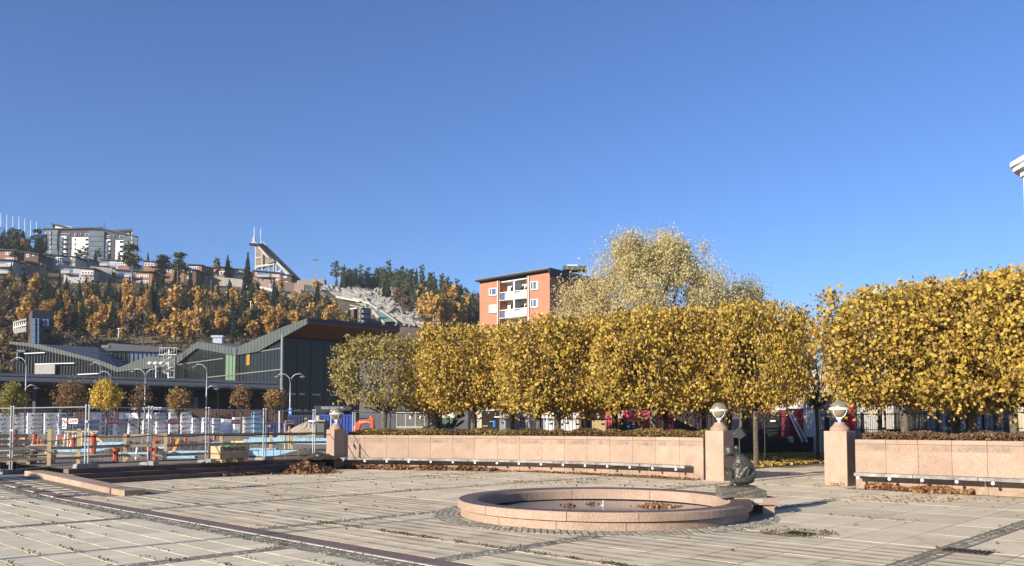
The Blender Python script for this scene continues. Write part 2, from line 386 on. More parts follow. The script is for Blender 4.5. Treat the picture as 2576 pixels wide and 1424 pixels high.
# drain grates
for i, (g, lb) in enumerate(zip(grates, ('rusty square drain cover with weeds round it, right of the basin', 'dark steel drain cover in the cobbled strip at the right'))):
    t = thing('drain_grate', lb, 'drain', (g.x, g.y, 0), GANG)
    L = (.42, .42) if i == 0 else (.55, .38)
    b = MB(); b.box((0, 0, .004), (L[0], L[1], .012)); b.v = [tuple(t.matrix_basis @ Vector(v)) for v in b.v]; part('frame', b, m_dkgrate, t)
    b = MB()
    for k in range(9): b.box((-L[0]/2 + .04 + k * (L[0] - .08) / 8, 0, .014), (.018, L[1] - .06, .01))
    b.v = [tuple(t.matrix_basis @ Vector(v)) for v in b.v]; part('bars', b, m_dkgrate, t)
# ------------------------------------------------------------------ basin
fm = thing('fountain_basin', 'round pink granite fountain basin, dry but for a shallow puddle with leaves', 'fountain', FC)
prof_rim = [(FR, .145), (FR, .262), (FR - .02, .285), (FR - .30, .285), (FR - .36, .27), (FR - .395, .225), (FR - .40, .07), (FR - .12, .07), (FR - .12, .145)]
rim_j = [0, 58, 100, 139, 180, 218, 252, 276, 318]
m_rim = m_granite.copy(); m_rim.name = 'basin_rim_granite'
def rimmat():
    nt = m_rim.node_tree; b = nt.nodes['Principled BSDF']; src = b.inputs['Base Color'].links[0].from_socket
    ge = N(nt, 'ShaderNodeNewGeometry'); sp = N(nt, 'ShaderNodeSeparateXYZ'); nt.links.new(ge.outputs['Normal'], sp.inputs[0])
    mr = N(nt, 'ShaderNodeMapRange'); mr.inputs[1].default_value = .75; mr.inputs[2].default_value = .95; ab = N(nt, 'ShaderNodeMath', operation='ABSOLUTE'); nt.links.new(sp.outputs[2], ab.inputs[0]); nt.links.new(ab.outputs[0], mr.inputs[0])
    mx = N(nt, 'ShaderNodeMix', data_type='RGBA'); nt.links.new(mr.outputs[0], mx.inputs[0]); nt.links.new(src, mx.inputs[6]); mx.inputs[7].default_value = (.115, .075, .057, 1)
    nt.links.new(mx.outputs[2], b.inputs['Base Color'])
    rr = N(nt, 'ShaderNodeMapRange'); rr.inputs[3].default_value = .75; rr.inputs[4].default_value = .38; nt.links.new(mr.outputs[0], rr.inputs[0]); nt.links.new(rr.outputs[0], b.inputs['Roughness'])
rimmat()          # the top of the kerb is polished stone, the sides are rough
for k in range(len(rim_j)):
    a0, a1 = R(rim_j[k] + .12), R((rim_j[(k+1) % len(rim_j)] or 360) - .12)
    b = MB(); n = max(4, int((a1 - a0) / R(3))); b.lathe(prof_rim + [prof_rim[0]], FC, n, a0, a1); b.f.append(tuple(range(len(prof_rim)))); m_ = len(prof_rim) + 1; b.f.append(tuple(n * m_ + q for q in range(len(prof_rim))))
    part('rim_stone', b, m_rim, fm)
base_j = list(range(8, 368, 24))
for k in range(15):
    a0, a1 = R(base_j[k] + .1), R(base_j[k] + 23.9); b = MB(); pr = [(FR - .05, -.02), (FR - .05, .128), (FR - .25, .128), (FR - .25, -.02)]
    b.lathe(pr + [pr[0]], FC, 8, a0, a1); b.f.append((0, 1, 2, 3)); b.f.append((40, 41, 42, 43)); part('base_stone', b, m_granite, fm)
b = MB(); b.lathe([(FR - .26, .0), (FR - .26, .145)], FC, 90); part('shadow_joint', b, m_joint, fm)
m_basin = mat('wet_basin_floor', (.12, .12, .125), .30, col2=(.075, .08, .09), scale=1.2, fine=(14, .12), spec=.5)
b = MB(); b.lathe([(0.0, .035), (FR - .3, .045)], FC, 90); part('basin_floor', b, m_basin, fm, smooth=True)
m_water = bpy.data.materials.new('shallow_water'); m_water.use_nodes = True; q = m_water.node_tree.nodes['Principled BSDF']
q.inputs['Base Color'].default_value = (.16, .17, .18, 1); q.inputs['Roughness'].default_value = .12; q.inputs['IOR'].default_value = 1.33
b = MB(); pts = []
for k in range(72):
    a = 2 * math.pi * k / 72; r = 2.02 + .10 * math.sin(a * 3 + 1) + .05 * math.sin(a * 7); pts.append((FC.x + .1 + r * math.cos(a), FC.y - .04 + r * math.sin(a), .058))
b.poly(pts); part('puddle', b, m_water, fm)
b = MB(); b.lathe([(.0, .07), (.05, .07), (.05, .03)], FC + Vector((.12, .9, 0)), 10); b.tube([FC + Vector((.12, .9, .06)), FC + Vector((.12, .9, .16))], .012); part('nozzle', b, mat('pale_pipe', (.6, .6, .58), .5), fm)
# bracket table beside the rim, block and figure
TB = W(2998/1.56522, 1965/1.56522, 15.35); TB.z = 0
t = thing('granite_side_table', 'low pink granite table butting the right end of the basin', 'pedestal', TB, R(4))
def lbox(mb, t, c, d, rz=0): # box in t's own coordinates, stored in world
    i = len(mb.v); mb.box(c, d, rz); mb.v[i:] = [tuple(t.matrix_basis @ Vector(v)) for v in mb.v[i:]]; return mb
part('table_top', lbox(MB(), t, (-.20, 0, .235), (.80, .62, .13)), m_granite, t, bevel=.008)
part('leg', lbox(MB(), t, (.04, .0, .083), (.22, .5, .168)), m_granite, t, bevel=.006)
part('leg', lbox(MB(), t, (-.38, .1, .083), (.16, .5, .168)), m_granite, t, bevel=.006)
part('plaque', lbox(MB(), t, (-.17, -.314, .245), (.17, .008, .07)), mat('pale_plaque', (.45, .46, .48), .4), t)
m_block = mat('grey_stone', (.155, .14, .115), .8, col2=(.08, .072, .06), scale=9, bump=.6, fine=(30, .2))
BK = W(2918/1.56522, 1955/1.56522, 15.22); BK.z = .302
tk = thing('stone_block', 'rough grey stone block under the bronze figure', 'block', BK, R(2))
me = bpy.data.meshes.new('block'); bm = bmesh.new(); bmesh.ops.create_cube(bm, size=1)
bmesh.ops.subdivide_edges(bm, edges=bm.edges, cuts=9, use_grid_fill=True)
for v_ in bm.verts:
    x, y, z = v_.co; rough = 1.0 if (x > .15 or z < .3) else .35
    nz = math.sin(x * 17 + y * 9) * math.sin(z * 13 + x * 5) + .5 * math.sin(x * 41 + z * 37 + y * 23)
    sx = 1.0 - .10 * max(0, z) * (1 if x > 0 else .2)
    zz = z
    if x > .28 and z > .3: zz = z - (x - .28) * 1.1
    v_.co = Vector((x * .82 * sx + .012 * nz * rough * (abs(x) > .4), y * .40 + .013 * nz * rough * (abs(y) > .4), (zz + .5) * .185 + .006 * nz * rough * (z > .3)))
bm.to_mesh(me); bm.free(); me.materials.append(m_block); link('block_body', me, tk)
# crouching figure: one skinned surface
m_bronze = mat('dark_bronze', (.10, .09, .075), .45, metal=.35, col2=(.045, .042, .036), scale=14, bump=.7, fine=(22, .25), spec=.6)
K = .00103
def sp(zx, zy, y=0.0): return Vector(((zx - 540) * K * 1.12, y, (862 - zy) * K * 1.05))
nodes = {}; edges = []
def nd(k, p, r, par=None):
    nodes[k] = (p, r)
    if par: edges.append((par, k))
nd('pelvis', sp(705, 700), .105); nd('lumbar', sp(690, 590), .108, 'pelvis'); nd('mid', sp(630, 480), .105, 'lumbar'); nd('chest', sp(560, 395), .105, 'mid'); nd('neck0', sp(495, 335), .065, 'chest'); nd('neck', sp(440, 300), .045, 'neck0')
nd('skull0', sp(395, 265), .068, 'neck'); nd('skull', sp(340, 262), .078, 'skull0'); nd('face', sp(330, 320), .052, 'skull'); nd('chin', sp(350, 352), .03, 'face')
for sd, yy in (('n', -1), ('f', 1)):
    nd('sh' + sd, sp(560, 420, yy * .115), .06, 'chest'); nd('ua' + sd, sp(600, 500, yy * .135), .045, 'sh' + sd); nd('el' + sd, sp(625, 585, yy * .125), .038, 'ua' + sd)
    nd('fa' + sd, sp(585, 660, yy * .10), .034, 'el' + sd); nd('wr' + sd, sp(545, 745, yy * .075), .026, 'fa' + sd); nd('ha' + sd, sp(520, 790, yy * .06), .026, 'wr' + sd)
nd('hipn', sp(690, 720, -.07), .095, 'pelvis'); nd('thn', sp(560, 740, -.10), .075, 'hipn'); nd('knn', sp(385, 770, -.11), .062, 'thn'); nd('shn', sp(420, 820, -.09), .04, 'knn'); nd('shn2', sp(540, 838, -.08), .035, 'shn'); nd('ftn', sp(650, 820, -.07), .035, 'shn2')
nd('hipf', sp(680, 700, .07), .09, 'pelvis'); nd('thf', sp(500, 660, .09), .072, 'hipf'); nd('knf', sp(330, 575, .09), .05, 'thf'); nd('shf', sp(370, 660, .10), .045, 'knf'); nd('anf', sp(450, 800, .09), .032, 'shf'); nd('ftf', sp(380, 838, .09), .026, 'anf')
nd('heel', sp(670, 820, .05), .04, 'hipf')
ks = list(nodes); sm = bpy.data.meshes.new('figure'); sm.from_pydata([tuple(nodes[k][0]) for k in ks], [(ks.index(a), ks.index(b)) for a, b in edges], [])
so = bpy.data.objects.new('tmp_figure', sm); COL.objects.link(so); md = so.modifiers.new('s', 'SKIN')
for i, k in enumerate(ks): sm.skin_vertices[0].data[i].radius = (nodes[k][1] * (1.38 if k in ('skull', 'skull0', 'face', 'neck', 'shf', 'anf', 'wrn', 'fan', 'eln', 'uan') else 1.1),) * 2
sm.skin_vertices[0].data[0].use_root = True; md.use_smooth_shade = True
sb = so.modifiers.new('d', 'SUBSURF'); sb.levels = 2; sb.render_levels = 2
tx = bpy.data.textures.new('lumps', 'CLOUDS'); tx.noise_scale = .05
dm = so.modifiers.new('n', 'DISPLACE'); dm.texture = tx; dm.strength = .016; dm.mid_level = .5
bpy.context.view_layer.update()
fe = bpy.data.meshes.new_from_object(so.evaluated_get(bpy.context.evaluated_depsgraph_get())); bpy.data.objects.remove(so)
fe.materials.clear(); fe.materials.append(m_bronze); fe.polygons.foreach_set('use_smooth', [True] * len(fe.polygons))
st = thing('crouching_statue', 'bronze statue of a crouching naked woman bending her head low, on the grey block', 'statue', BK + Vector((.0, 0, .186)), R(8))
link('figure', fe, st)
b = MB()
def blob(mb, c, r, n=10):
    i = [( r[0]*math.sin(math.pi*k/n), -r[2]*math.cos(math.pi*k/n)) for k in range(n + 1)]
    j0 = len(mb.v); mb.lathe(i, (0, 0, 0), 14)
    mb.v[j0:] = [(c[0] + v[0], c[1] + v[1] * r[1] / r[0], c[2] + v[2]) for v in mb.v[j0:]]
def localpart(nm, mb, m, parent, smooth=True): return link(nm, mb.mesh(nm, m, smooth), parent)
b = MB(); blob(b, sp(472, 212), (.05, .05, .052)); localpart('hair_bun', b, m_bronze, st)
b = MB(); blob(b, sp(362, 238), (.098, .084, .08)); localpart('hair', b, m_bronze, st)
b = MB(); blob(b, sp(282, 322), (.018, .015, .022), 6); localpart('nose', b, m_bronze, st)
for yy in (-.075, .075): b = MB(); blob(b, sp(380, 290, yy), (.016, .012, .022), 6); localpart('ear', b, m_bronze, st)
for yy in (-.055, .055): b = MB(); blob(b, sp(470, 500, yy), (.048, .048, .052)); localpart('breast', b, m_bronze, st)
for sd in (-1, 1):
    for k in range(4): b = MB(); b.tube([sp(525, 785, sd * (.045 + .012 * k)), sp(505, 815, sd * (.045 + .013 * k)), sp(498, 835 - 3 * k, sd * (.042 + .013 * k))], [.0085, .008, .006], 6); localpart('finger', b, m_bronze, st)
    b = MB(); b.tube([sp(530, 780, sd * .04), sp(540, 810, sd * .025), sp(530, 830, sd * .02)], [.009, .009, .007], 6); localpart('thumb', b, m_bronze, st)
b = MB(); b.box((.02, 0, .006), (.44, .30, .03), .03); localpart('bronze_base', b, m_bronze, st, False)
# ------------------------------------------------------------------ walls
WH = 1.25
def wallmat():
    m = m_granite.copy(); m.name = 'weathered_pink_granite'; nt = m.node_tree; b = nt.nodes['Principled BSDF']; src = b.inputs['Base Color'].links[0].from_socket
    ge = N(nt, 'ShaderNodeNewGeometry'); sp_ = N(nt, 'ShaderNodeSeparateXYZ'); nt.links.new(ge.outputs['Position'], sp_.inputs[0])
    def band(a, c, d, e):
        r = N(nt, 'ShaderNodeMapRange'); r.inputs[1].default_value = a; r.inputs[2].default_value = c; nt.links.new(sp_.outputs[2], r.inputs[0])
        r2 = N(nt, 'ShaderNodeMapRange'); r2.inputs[1].default_value = e; r2.inputs[2].default_value = d; nt.links.new(sp_.outputs[2], r2.inputs[0])
        x = N(nt, 'ShaderNodeMath', operation='MULTIPLY'); nt.links.new(r.outputs[0], x.inputs[0]); nt.links.new(r2.outputs[0], x.inputs[1]); return x.outputs[0]
    no = N(nt, 'ShaderNodeTexNoise'); no.inputs['Scale'].default_value = 2.2; no.inputs['Detail'].default_value = 6; no.inputs['Roughness'].default_value = .7; nt.links.new(ge.outputs['Position'], no.inputs['Vector'])
    r0 = N(nt, 'ShaderNodeMapRange'); r0.inputs[1].default_value = .42; r0.inputs[2].default_value = .60; r0.inputs[4].default_value = .72; nt.links.new(no.outputs['Fac'], r0.inputs[0])
    x1 = band(.94, 1.0, 1.10, 1.20); x0 = band(-.5, -.4, .12, .42)
    mx0 = N(nt, 'ShaderNodeMath', operation='MAXIMUM'); nt.links.new(x1, mx0.inputs[0]); nt.links.new(x0, mx0.inputs[1])
    mu = N(nt, 'ShaderNodeMath', operation='MULTIPLY'); nt.links.new(mx0.outputs[0], mu.inputs[0]); nt.links.new(r0.outputs[0], mu.inputs[1])
    mx = N(nt, 'ShaderNodeMix', data_type='RGBA'); nt.links.new(mu.outputs[0], mx.inputs[0]); nt.links.new(src, mx.inputs[6]); mx.inputs[7].default_value = (.19, .15, .12, 1)
    nt.links.new(mx.outputs[2], b.inputs['Base Color']); return m
m_wall = wallmat()
m_weather = mat('weathered_bench_plank', (.36, .34, .31), .8, col2=(.13, .12, .11), scale=3.5, rnd=.15, bump=.4, fine=(25, .2), contrast=.2)
m_rod = mat('galvanised_rod', (.55, .56, .57), .4, metal=.7); m_cap = mat('white_rod_cap', (.8, .8, .78), .5)
def build_wall(pts, label):
    root = thing('granite_wall', label, 'wall', pts[0]); nrm = []
    for k in range(len(pts) - 1):
        a, c = pts[k], pts[k+1]; d = (c - a).normalized(); n = Vector((d.y, -d.x, 0)); nrm.append(n)
        g = d * .004; back = -n * .4
        b = MB(); q = [a + g, c - g, c - g + back, a + g + back]; b.prism([Vector((p.x, p.y, -.05)) for p in q], (0, 0, .05 + 1.135)); pn = part('wall_panel', b, m_wall, root)
        q = [a + g + n * .002, c - g + n * .002, c - g + back, a + g + back]; b = MB(); b.prism([Vector((p.x, p.y, 1.140)) for p in q], (0, 0, WH - 1.140)); part('coping_stone', b, m_wall, root, bevel=.006)
        # worn frieze of arches just below the coping
        b = MB(); L = (c - a).length; rr = random.Random(k * 7 + len(pts)); x = .08 + rr.random() * .1
        while x < L - .2:
            w = rr.choice((.09, .12, .15)); ty = rr.random()
            if ty < .72 and x + w < L - .04:
                up = rr.random() < .6; seg = 8
                for s_ in range(seg):
                    t0, t1 = math.pi * s_ / seg, math.pi * (s_ + 1) / seg; ring = []
                    for t_, r_ in ((t0, 1), (t1, 1), (t1, .72), (t0, .72)):
                        px = x + w / 2 + math.cos(t_) * w / 2 * r_; pz = (.985 + math.sin(t_) * .10 * r_) if up else (1.115 - math.sin(t_) * .11 * r_)
                        p = a + d * px; ring.append(Vector((p.x, p.y, pz)) - n * .01)
                    b.prism(ring, n * .019)
            x += w * rr.choice((1.0, 1.2, 1.6))
        if b.f: part('frieze_relief', b, m_wall, root)
    return root, nrm
lwall, lnrm = build_wall(LPTS, 'long curved pink granite wall, the left one of the two, behind the basin')
rwall, rnrm = build_wall(RPTS, 'pink granite wall running out of the picture at the right')
def build_bench(pts, s0, s1, label, zt=.42, off=.48):
    """planks on rods that stick out of the wall, between arc positions s0..s1 (in panels)"""
    def at(s, o):
        k = min(int(s), len(pts) - 2); t = s - k; d = (pts[k+1] - pts[k]).normalized(); n = Vector((d.y, -d.x, 0)); return pts[k].lerp(pts[k+1], t) + n * o
    root = thing('wall_bench', label, 'bench', at(s0, .3)); 
    nb = max(1, round((s1 - s0) / 2)); 
    for k in range(nb):
        a, c = s0 + (s1 - s0) * k / nb, s0 + (s1 - s0) * (k + 1) / nb; mid = (a + c) / 2
        for row_, (o0, o1) in enumerate(((.10, .21), (.225, .335), (.35, off))):
            b = MB(); ss = [a + .012, mid, c - .012]; top = []
            for s_i in range(2):
                q = [at(ss[s_i], o0), at(ss[s_i+1], o0), at(ss[s_i+1], o1), at(ss[s_i], o1)]
                b.prism([Vector((p.x, p.y, zt - .075)) for p in q], (0, 0, .075))
            part('plank', b, m_weather, root)
    s = s0 + .15
    while s < s1:
        p, q = at(s, -.02), at(s, off - .01); b = MB(); b.tube([Vector((p.x, p.y, zt - .115)), Vector((q.x, q.y, zt - .115))], .03, 10); r_ = part('rod', b, m_rod, root)
        q2 = at(s, off + .02); b = MB(); b.tube([Vector((q.x, q.y, zt - .115)), Vector((q2.x, q2.y, zt - .115))], .038, 10); part('rod_cap', b, m_cap, r_)
        s += 1.0
    return root
build_bench(LPTS, .12, 15.62, 'long narrow weathered plank bench on the wall behind the basin')
build_bench(RPTS, .16, 9.5, 'weathered plank bench on the right wall, cut by the picture edge')
# ------------------------------------------------------------------ pillars with globe lamps
m_brass = mat('smoked_globe', (.46, .38, .22), .25, metal=.55, col2=(.36, .30, .17), scale=6, spec=.6)
m_whitep = mat('white_enamel', (.82, .82, .80), .35)
m_glass = bpy.data.materials.new('smoked_glass'); m_glass.use_nodes = True; q = m_glass.node_tree.nodes['Principled BSDF']
q.inputs['Base Color'].default_value = (.34, .28, .17, 1); q.inputs['Roughness'].default_value = .12; q.inputs['Transmission Weight'].default_value = .3; q.inputs['IOR'].default_value = 1.2
PIL = []
for (fx, fy, s, lbl) in ((1315.5, 1846, .54, 'leftmost granite pillar at the left end of the long wall'), (2850, 1894, .60, 'middle granite pillar behind the statue'), (3337.5, 1915, .62, 'rightmost granite pillar across the gap from the statue')):
    c = GF(fx, fy) - GA * s / 2 + GB * s / 2; PIL.append((c, s))
    t = thing('granite_pillar', lbl, 'pillar', c, GANG)
    part('shaft', lbox(MB(), t, (0, 0, .70), (s, s, 1.52)), m_granite, t, bevel=.012)
    cap = MB(); cap.lathe([(.0, 1.4605), (.255, 1.4605), (.26, 1.50), (.245, 1.545), (.235, 1.56), (.20, 1.59), (.15, 1.65), (.125, 1.70), (0, 1.70)], (c.x, c.y, 0), 8 if False else 28); part('lamp_plinth', cap, m_granite, t, smooth=False)
    lp = thing('globe_lamp', {0: 'smoked globe lamp on the leftmost pillar', 1: 'smoked globe lamp on the middle pillar above the statue', 2: 'smoked globe lamp on the rightmost pillar'}[len(PIL) - 1], 'lamp', c + Vector((0, 0, 1.7002)))
    o = Vector((c.x, c.y, 1.70)); 
    b = MB(); b.lathe([(.0, 0), (.04, 0), (.04, .07), (.075, .075), (.08, .13), (.05, .135), (.05, .155), (0, .155)], o, 18); part('neck', b, m_whitep, lp)
    gc = o + Vector((0, 0, .36)); r = .235
    b = MB(); b.lathe([(r * math.sin(a), r * math.cos(a)) for a in np.linspace(0, math.pi / 2 - .06, 10)], gc, 32); part('globe_top', b, m_brass, lp, smooth=True)
    b = MB(); b.lathe([(r * math.sin(a), r * math.cos(a)) for a in np.linspace(math.pi / 2 - .05, math.pi - .2, 10)], gc, 32); part('globe_glass', b, m_glass, lp, smooth=True)
    b = MB(); b.lathe([(r + .004, -.03), (r + .03, -.03), (r + .03, .03), (r + .004, .03), (r + .004, -.03)], gc, 36); part('ring', b, m_whitep, lp)
    for k in range(4):
        a = R(45) * 0 + k * math.pi / 2 + R(30); b = MB(); b.tube([gc + Vector((math.cos(a) * (r + .012) * math.sin(t_), math.sin(a) * (r + .012) * math.sin(t_), (r + .012) * math.cos(t_))) for t_ in np.linspace(math.pi / 2, math.pi - .25, 8)], .011, 6); part('rib', b, m_whitep, lp)
    b = MB(); b.lathe([(.0, -.14), (.045, -.13), (.05, -.03), (.03, .0), (0, .0)], gc, 12); part('bulb', b, m_whitep, lp, smooth=True)
# ------------------------------------------------------------------ steps and sloping kerb at the left
root = thing('stone_steps', 'three dark granite steps up to the building site at the left', 'steps', UV(-24.5, 12))
for i, (u1, z0) in enumerate(((0, 0), (-.38, .135), (-.76, .27))):
    vv = 8.02; k = 0; vend = 17.2 + (0, .35, .7)[i] * 0
    while vv < vend - .1:
        L = min(1.45 + .3 * ((k * 7 + i * 3) % 3), vend - vv); u0 = u1 - (.52 if i < 2 else .42)
        b = MB(); q = [UV(u0 + US(vv), vv + .004), UV(u1 + US(vv), vv + .004), UV(u1 + US(vv + L), vv + L - .004), UV(u0 + US(vv + L), vv + L - .004)]
        b.prism([Vector((p.x, p.y, z0 + (-.03 if i == 0 else .003))) for p in q], (0, 0, .135 + (.03 if i == 0 else -.003) + random.uniform(-.002, .002))); part('step_block', b, m_step, root, bevel=.008); vv += L; k += 1
root = thing('sloping_kerb', 'long low pink granite kerb lying on the plaza, left of the steps', 'kerb', UV(-19.6, 7.8))
cuts = [-19.55, -20.6, -22.2, -23.8, -25.3, -26.9]
for a, c in zip(cuts[:-1], cuts[1:]):
    b = MB(); z0, z1 = .125 + rampz(a, 7) * 1.1, .125 + rampz(c, 7) * 1.1
    lo = [UV(a - .004, 7.52, -.03), UV(c + .004, 7.52, -.03), UV(c + .004, 8.0, -.03), UV(a - .004, 8.0, -.03)]
    hi = [UV(a - .004, 7.52, z0), UV(c + .004, 7.52, z1), UV(c + .004, 8.0, z1), UV(a - .004, 8.0, z0)]
    b.v = [tuple(p) for p in lo + hi]; b.f = [(0,1,2,3),(4,5,6,7),(0,1,5,4),(1,2,6,5),(2,3,7,6),(3,0,4,7)]; part('kerb_block', b, m_granite, root, bevel=.01)
# ------------------------------------------------------------------ lindens
m_bark = mat('linden_bark', (.15, .12, .09), .9, col2=(.05, .042, .034), scale=7, bump=.6, fine=(26, .3))
m_bark_d = mat('dark_twigs', (.075, .055, .042), .9, col2=(.04, .03, .024), scale=9)
LM = {
 'olive': leafmat('olive_linden_leaves', [(.16,.10,.04),(.30,.24,.06),(.42,.34,.10),(.36,.30,.10),(.22,.17,.06),(.48,.38,.16)]),
 'gold': leafmat('golden_linden_leaves', [(.13,.065,.025),(.40,.245,.045),(.56,.38,.055),(.47,.35,.065),(.20,.14,.045),(.62,.42,.085),(.32,.22,.05)], trans=.25),
 'amber': leafmat('amber_linden_leaves', [(.15,.07,.025),(.42,.24,.045),(.56,.34,.06),(.47,.31,.06),(.26,.13,.04),(.56,.39,.08)], trans=.25),
}
def linden_meshes(k, n=11000, rx=2.75, ry=2.3, z0=2.55, z1=6.75, sz=.115, sparse=0.0):
    rg = np.random.default_rng(100 + k); hz = (z1 - z0) / 2; zc = (z0 + z1) / 2
    def shell(m, a=.55, b=1.0):
        d = rg.normal(size=(m, 3)); d /= np.linalg.norm(d, axis=1, keepdims=True)
        pw = 2.6 if k in (0, 5) else 6; p4 = (np.abs(d) ** pw).sum(1) ** (1/pw); d = d / p4[:, None]            # squared-off, clipped crown
        # lumpy outline
        lump = 1 + .05 * np.sin(d[:, 0] * 5 + k) * np.sin(d[:, 1] * 6 + 2*k) + .04 * np.sin(d[:, 2] * 7 + k)
        r = rg.uniform(a, b, m) ** .5 * lump
        P = d * r[:, None] * np.array([rx, ry, hz]); P[:, 2] += zc
        low = P[:, 2] < z0 + .7; P[low, 0] *= .92; P[low, 1] *= .92; edge_ = np.abs(P[:, 0]) > rx * .82; P[edge_, 2] = zc + (P[edge_, 2] - zc) * .93
        return P
    cc = shell(210, .55, .98); w = rg.integers(0, len(cc), n); P = cc[w] + rg.normal(size=(n, 3)) * rg.uniform(.10, .36, len(cc))[w][:, None]
    P2 = shell(int(n * .35), .25, 1.0); P = np.concatenate([P, P2])
    if sparse: P = P[rg.random(len(P)) > sparse]
    P = P[(P[:, 2] < z1 + .04) & (np.abs(P[:, 0]) < rx * 1.05)]
    t = shell(170, .9, 1.0); t = t[t[:, 2] > z1 - 1.0]; t[:, 2] += rg.uniform(.0, .16, len(t)); P = np.concatenate([P, t])
    out = (P - np.array([0, 0, zc])) / np.array([rx, ry, hz]); out[:, 2] *= .5; 
    V, F = leaves(P, sz, rg, up=.5, out=out * .45, aspect=1.15)
    # limbs
    b = MB(); th = z0 + rg.uniform(-.1, .3)
    b.tube([(0, 0, -.1), (.03, .02, .25), (.0, .05, 1.2), (.06, .0, th)], [.20, .15, .135, .15], 9)
    tr = b; lb = MB()
    for i in range(20):
        e = cc[rg.integers(0, len(cc))] * np.array([.88, .88, 1]); a = Vector((.06, 0, th - .1 - .25 * rg.random())); e = Vector(e)
        m1 = a.lerp(e, .35) + Vector((rg.normal() * .15, rg.normal() * .15, -.15)); m2 = a.lerp(e, .7) + Vector((rg.normal() * .12, rg.normal() * .12, -.05))
        tgt = tr if i < 6 else lb
        tgt.tube([a, m1, m2, e], [.075, .05, .032, .012] if i < 6 else [.04, .03, .02, .008], 5, cap=False)
        for j in range(5):
            s = m1.lerp(e, rg.random()); q = s + Vector((rg.normal() * .6, rg.normal() * .6, rg.normal() * .35 + .1)); lb.tube([s, s.lerp(q, .5) + Vector((0, 0, .06)), q], [.018, .012, .005], 4, cap=False)
    return V, F, tr, lb
variants = []
for k in range(6):
    V, F, tr, lb = linden_meshes(k, n=(6500, 11500, 11500, 11500, 11500, 3800)[k], sparse=0.0 if k else .12)
    tm = tr.mesh('trunk', m_bark, True); lm = lb.mesh('branches', m_bark_d)
    variants.append({c: npmesh('crown', V, F, [LM[c]]) for c in (('olive', 'amber') if k in (0, 5) else ('gold', 'amber', 'olive'))}); variants[-1]['t'] = tm; variants[-1]['b'] = lm
def linden(px, d, var, colr, rz, label, sx=1.0, sy=1.0, sz=1.0, z=0.0):
    p = W(px, 1071, d); t = thing('linden_tree', label, 'tree', (p.x, p.y, z), rz, 'clipped linden trees behind the granite walls'); t.scale = (sx, sy, sz * .955)
    v = variants[var]; link('trunk', v['t'], t); link('crown', v[colr], t); link('branches', v['b'], t); return t
LIN = [
 (965, 45, 0, 'olive', .2, 'olive thin-leaved clipped linden at the left end of the row, above the orange digger arm', 1.05, .9, 1.02),
 (1190, 42, 1, 'gold', 0, 'yellow-green clipped linden, second from the left in the row behind the long wall', 1.0, 1, 1.03),
 (1355, 41, 2, 'amber', .4, 'amber clipped linden before the white containers, left of a twin trunk', .9, .9, 1.0),
 (1402, 36.5, 3, 'gold', .1, 'golden clipped linden with a thick dark trunk over the middle of the long wall', .97, 1, .98),
 (1548, 39, 4, 'amber', 1.2, 'amber clipped linden whose trunk stands before the left edge of the pink container', .98, 1, 1.03),
 (1645, 33.5, 1, 'gold', 3.0, 'golden clipped linden with wide dark forked trunk in front of the pink container', .88, 1, .97),
 (1676, 38.5, 3, 'amber', 2.2, 'amber clipped linden with a slim pale lichened trunk just right of the forked one', .8, .8, 1.0),
 (1835, 36, 2, 'gold', .5, 'golden clipped linden right behind the middle pillar', .95, 1, 1.0),
 (1903, 32.2, 4, 'gold', 1.9, 'golden clipped linden in the gap, its mossy trunk with a cable beside the statue', .58, .8, .99),
 (2057, 38.5, 5, 'amber', 2.6, 'thin brown-leaved dark linden in the gap left of the rightmost pillar', .58, .7, 1.02),
 (2274, 28.6, 1, 'gold', 4.0, 'golden clipped linden above the left part of the right wall, branch reaching left', 1.08, 1, .98),
 (2406, 33, 3, 'gold', .9, 'golden clipped linden with a dark slender trunk in the back row on the right', .9, 1, 1.07),
 (2444, 28.3, 2, 'gold', 5.2, 'golden clipped linden with pale rough trunk over the middle of the right wall', .85, 1, 1.02),
 (2552, 26, 4, 'gold', 2.8, 'golden clipped linden cut by the right picture edge', .9, 1, .98),
 (2725, 24, 1, 'gold', 1.5, 'golden clipped linden just outside the picture on the right', .9, 1, .98),
 (1100, 47, 4, 'amber', 2.0, 'amber linden in the back row behind the second tree from the left', .8, .8, .98),
 (1290, 46, 1, 'gold', 2.5, 'golden linden in the back row above the white containers', .85, .85, 1.03),
 (1480, 44, 2, 'gold', 3.5, 'golden linden in the back row left of the pink container', .85, .85, 1.05),
 (1770, 41, 1, 'amber', 5.5, 'amber linden in the back row left of the middle pillar', .85, .85, 1.04),
 (2215, 36, 2, 'amber', 1.0, 'amber linden in the back row above the grey shed', .62, .7, 1.1),
]
for a in LIN: linden(*a)
# cable hanging by the gap tree
p = W(1903, 1071, 32.2); b = MB(); b.tube([(p.x + .30, p.y - .1, 2.6), (p.x + .28, p.y - .12, 1.4), (p.x + .27, p.y - .15, .5), (p.x + .15, p.y - .2, .15), (p.x - .1, p.y - .25, .03)], .016, 6); tag(part('hanging_cable', b, mat('black_rubber', (.03, .03, .03), .6)), 'dark cable hanging down beside the mossy trunk in the gap', 'cable')
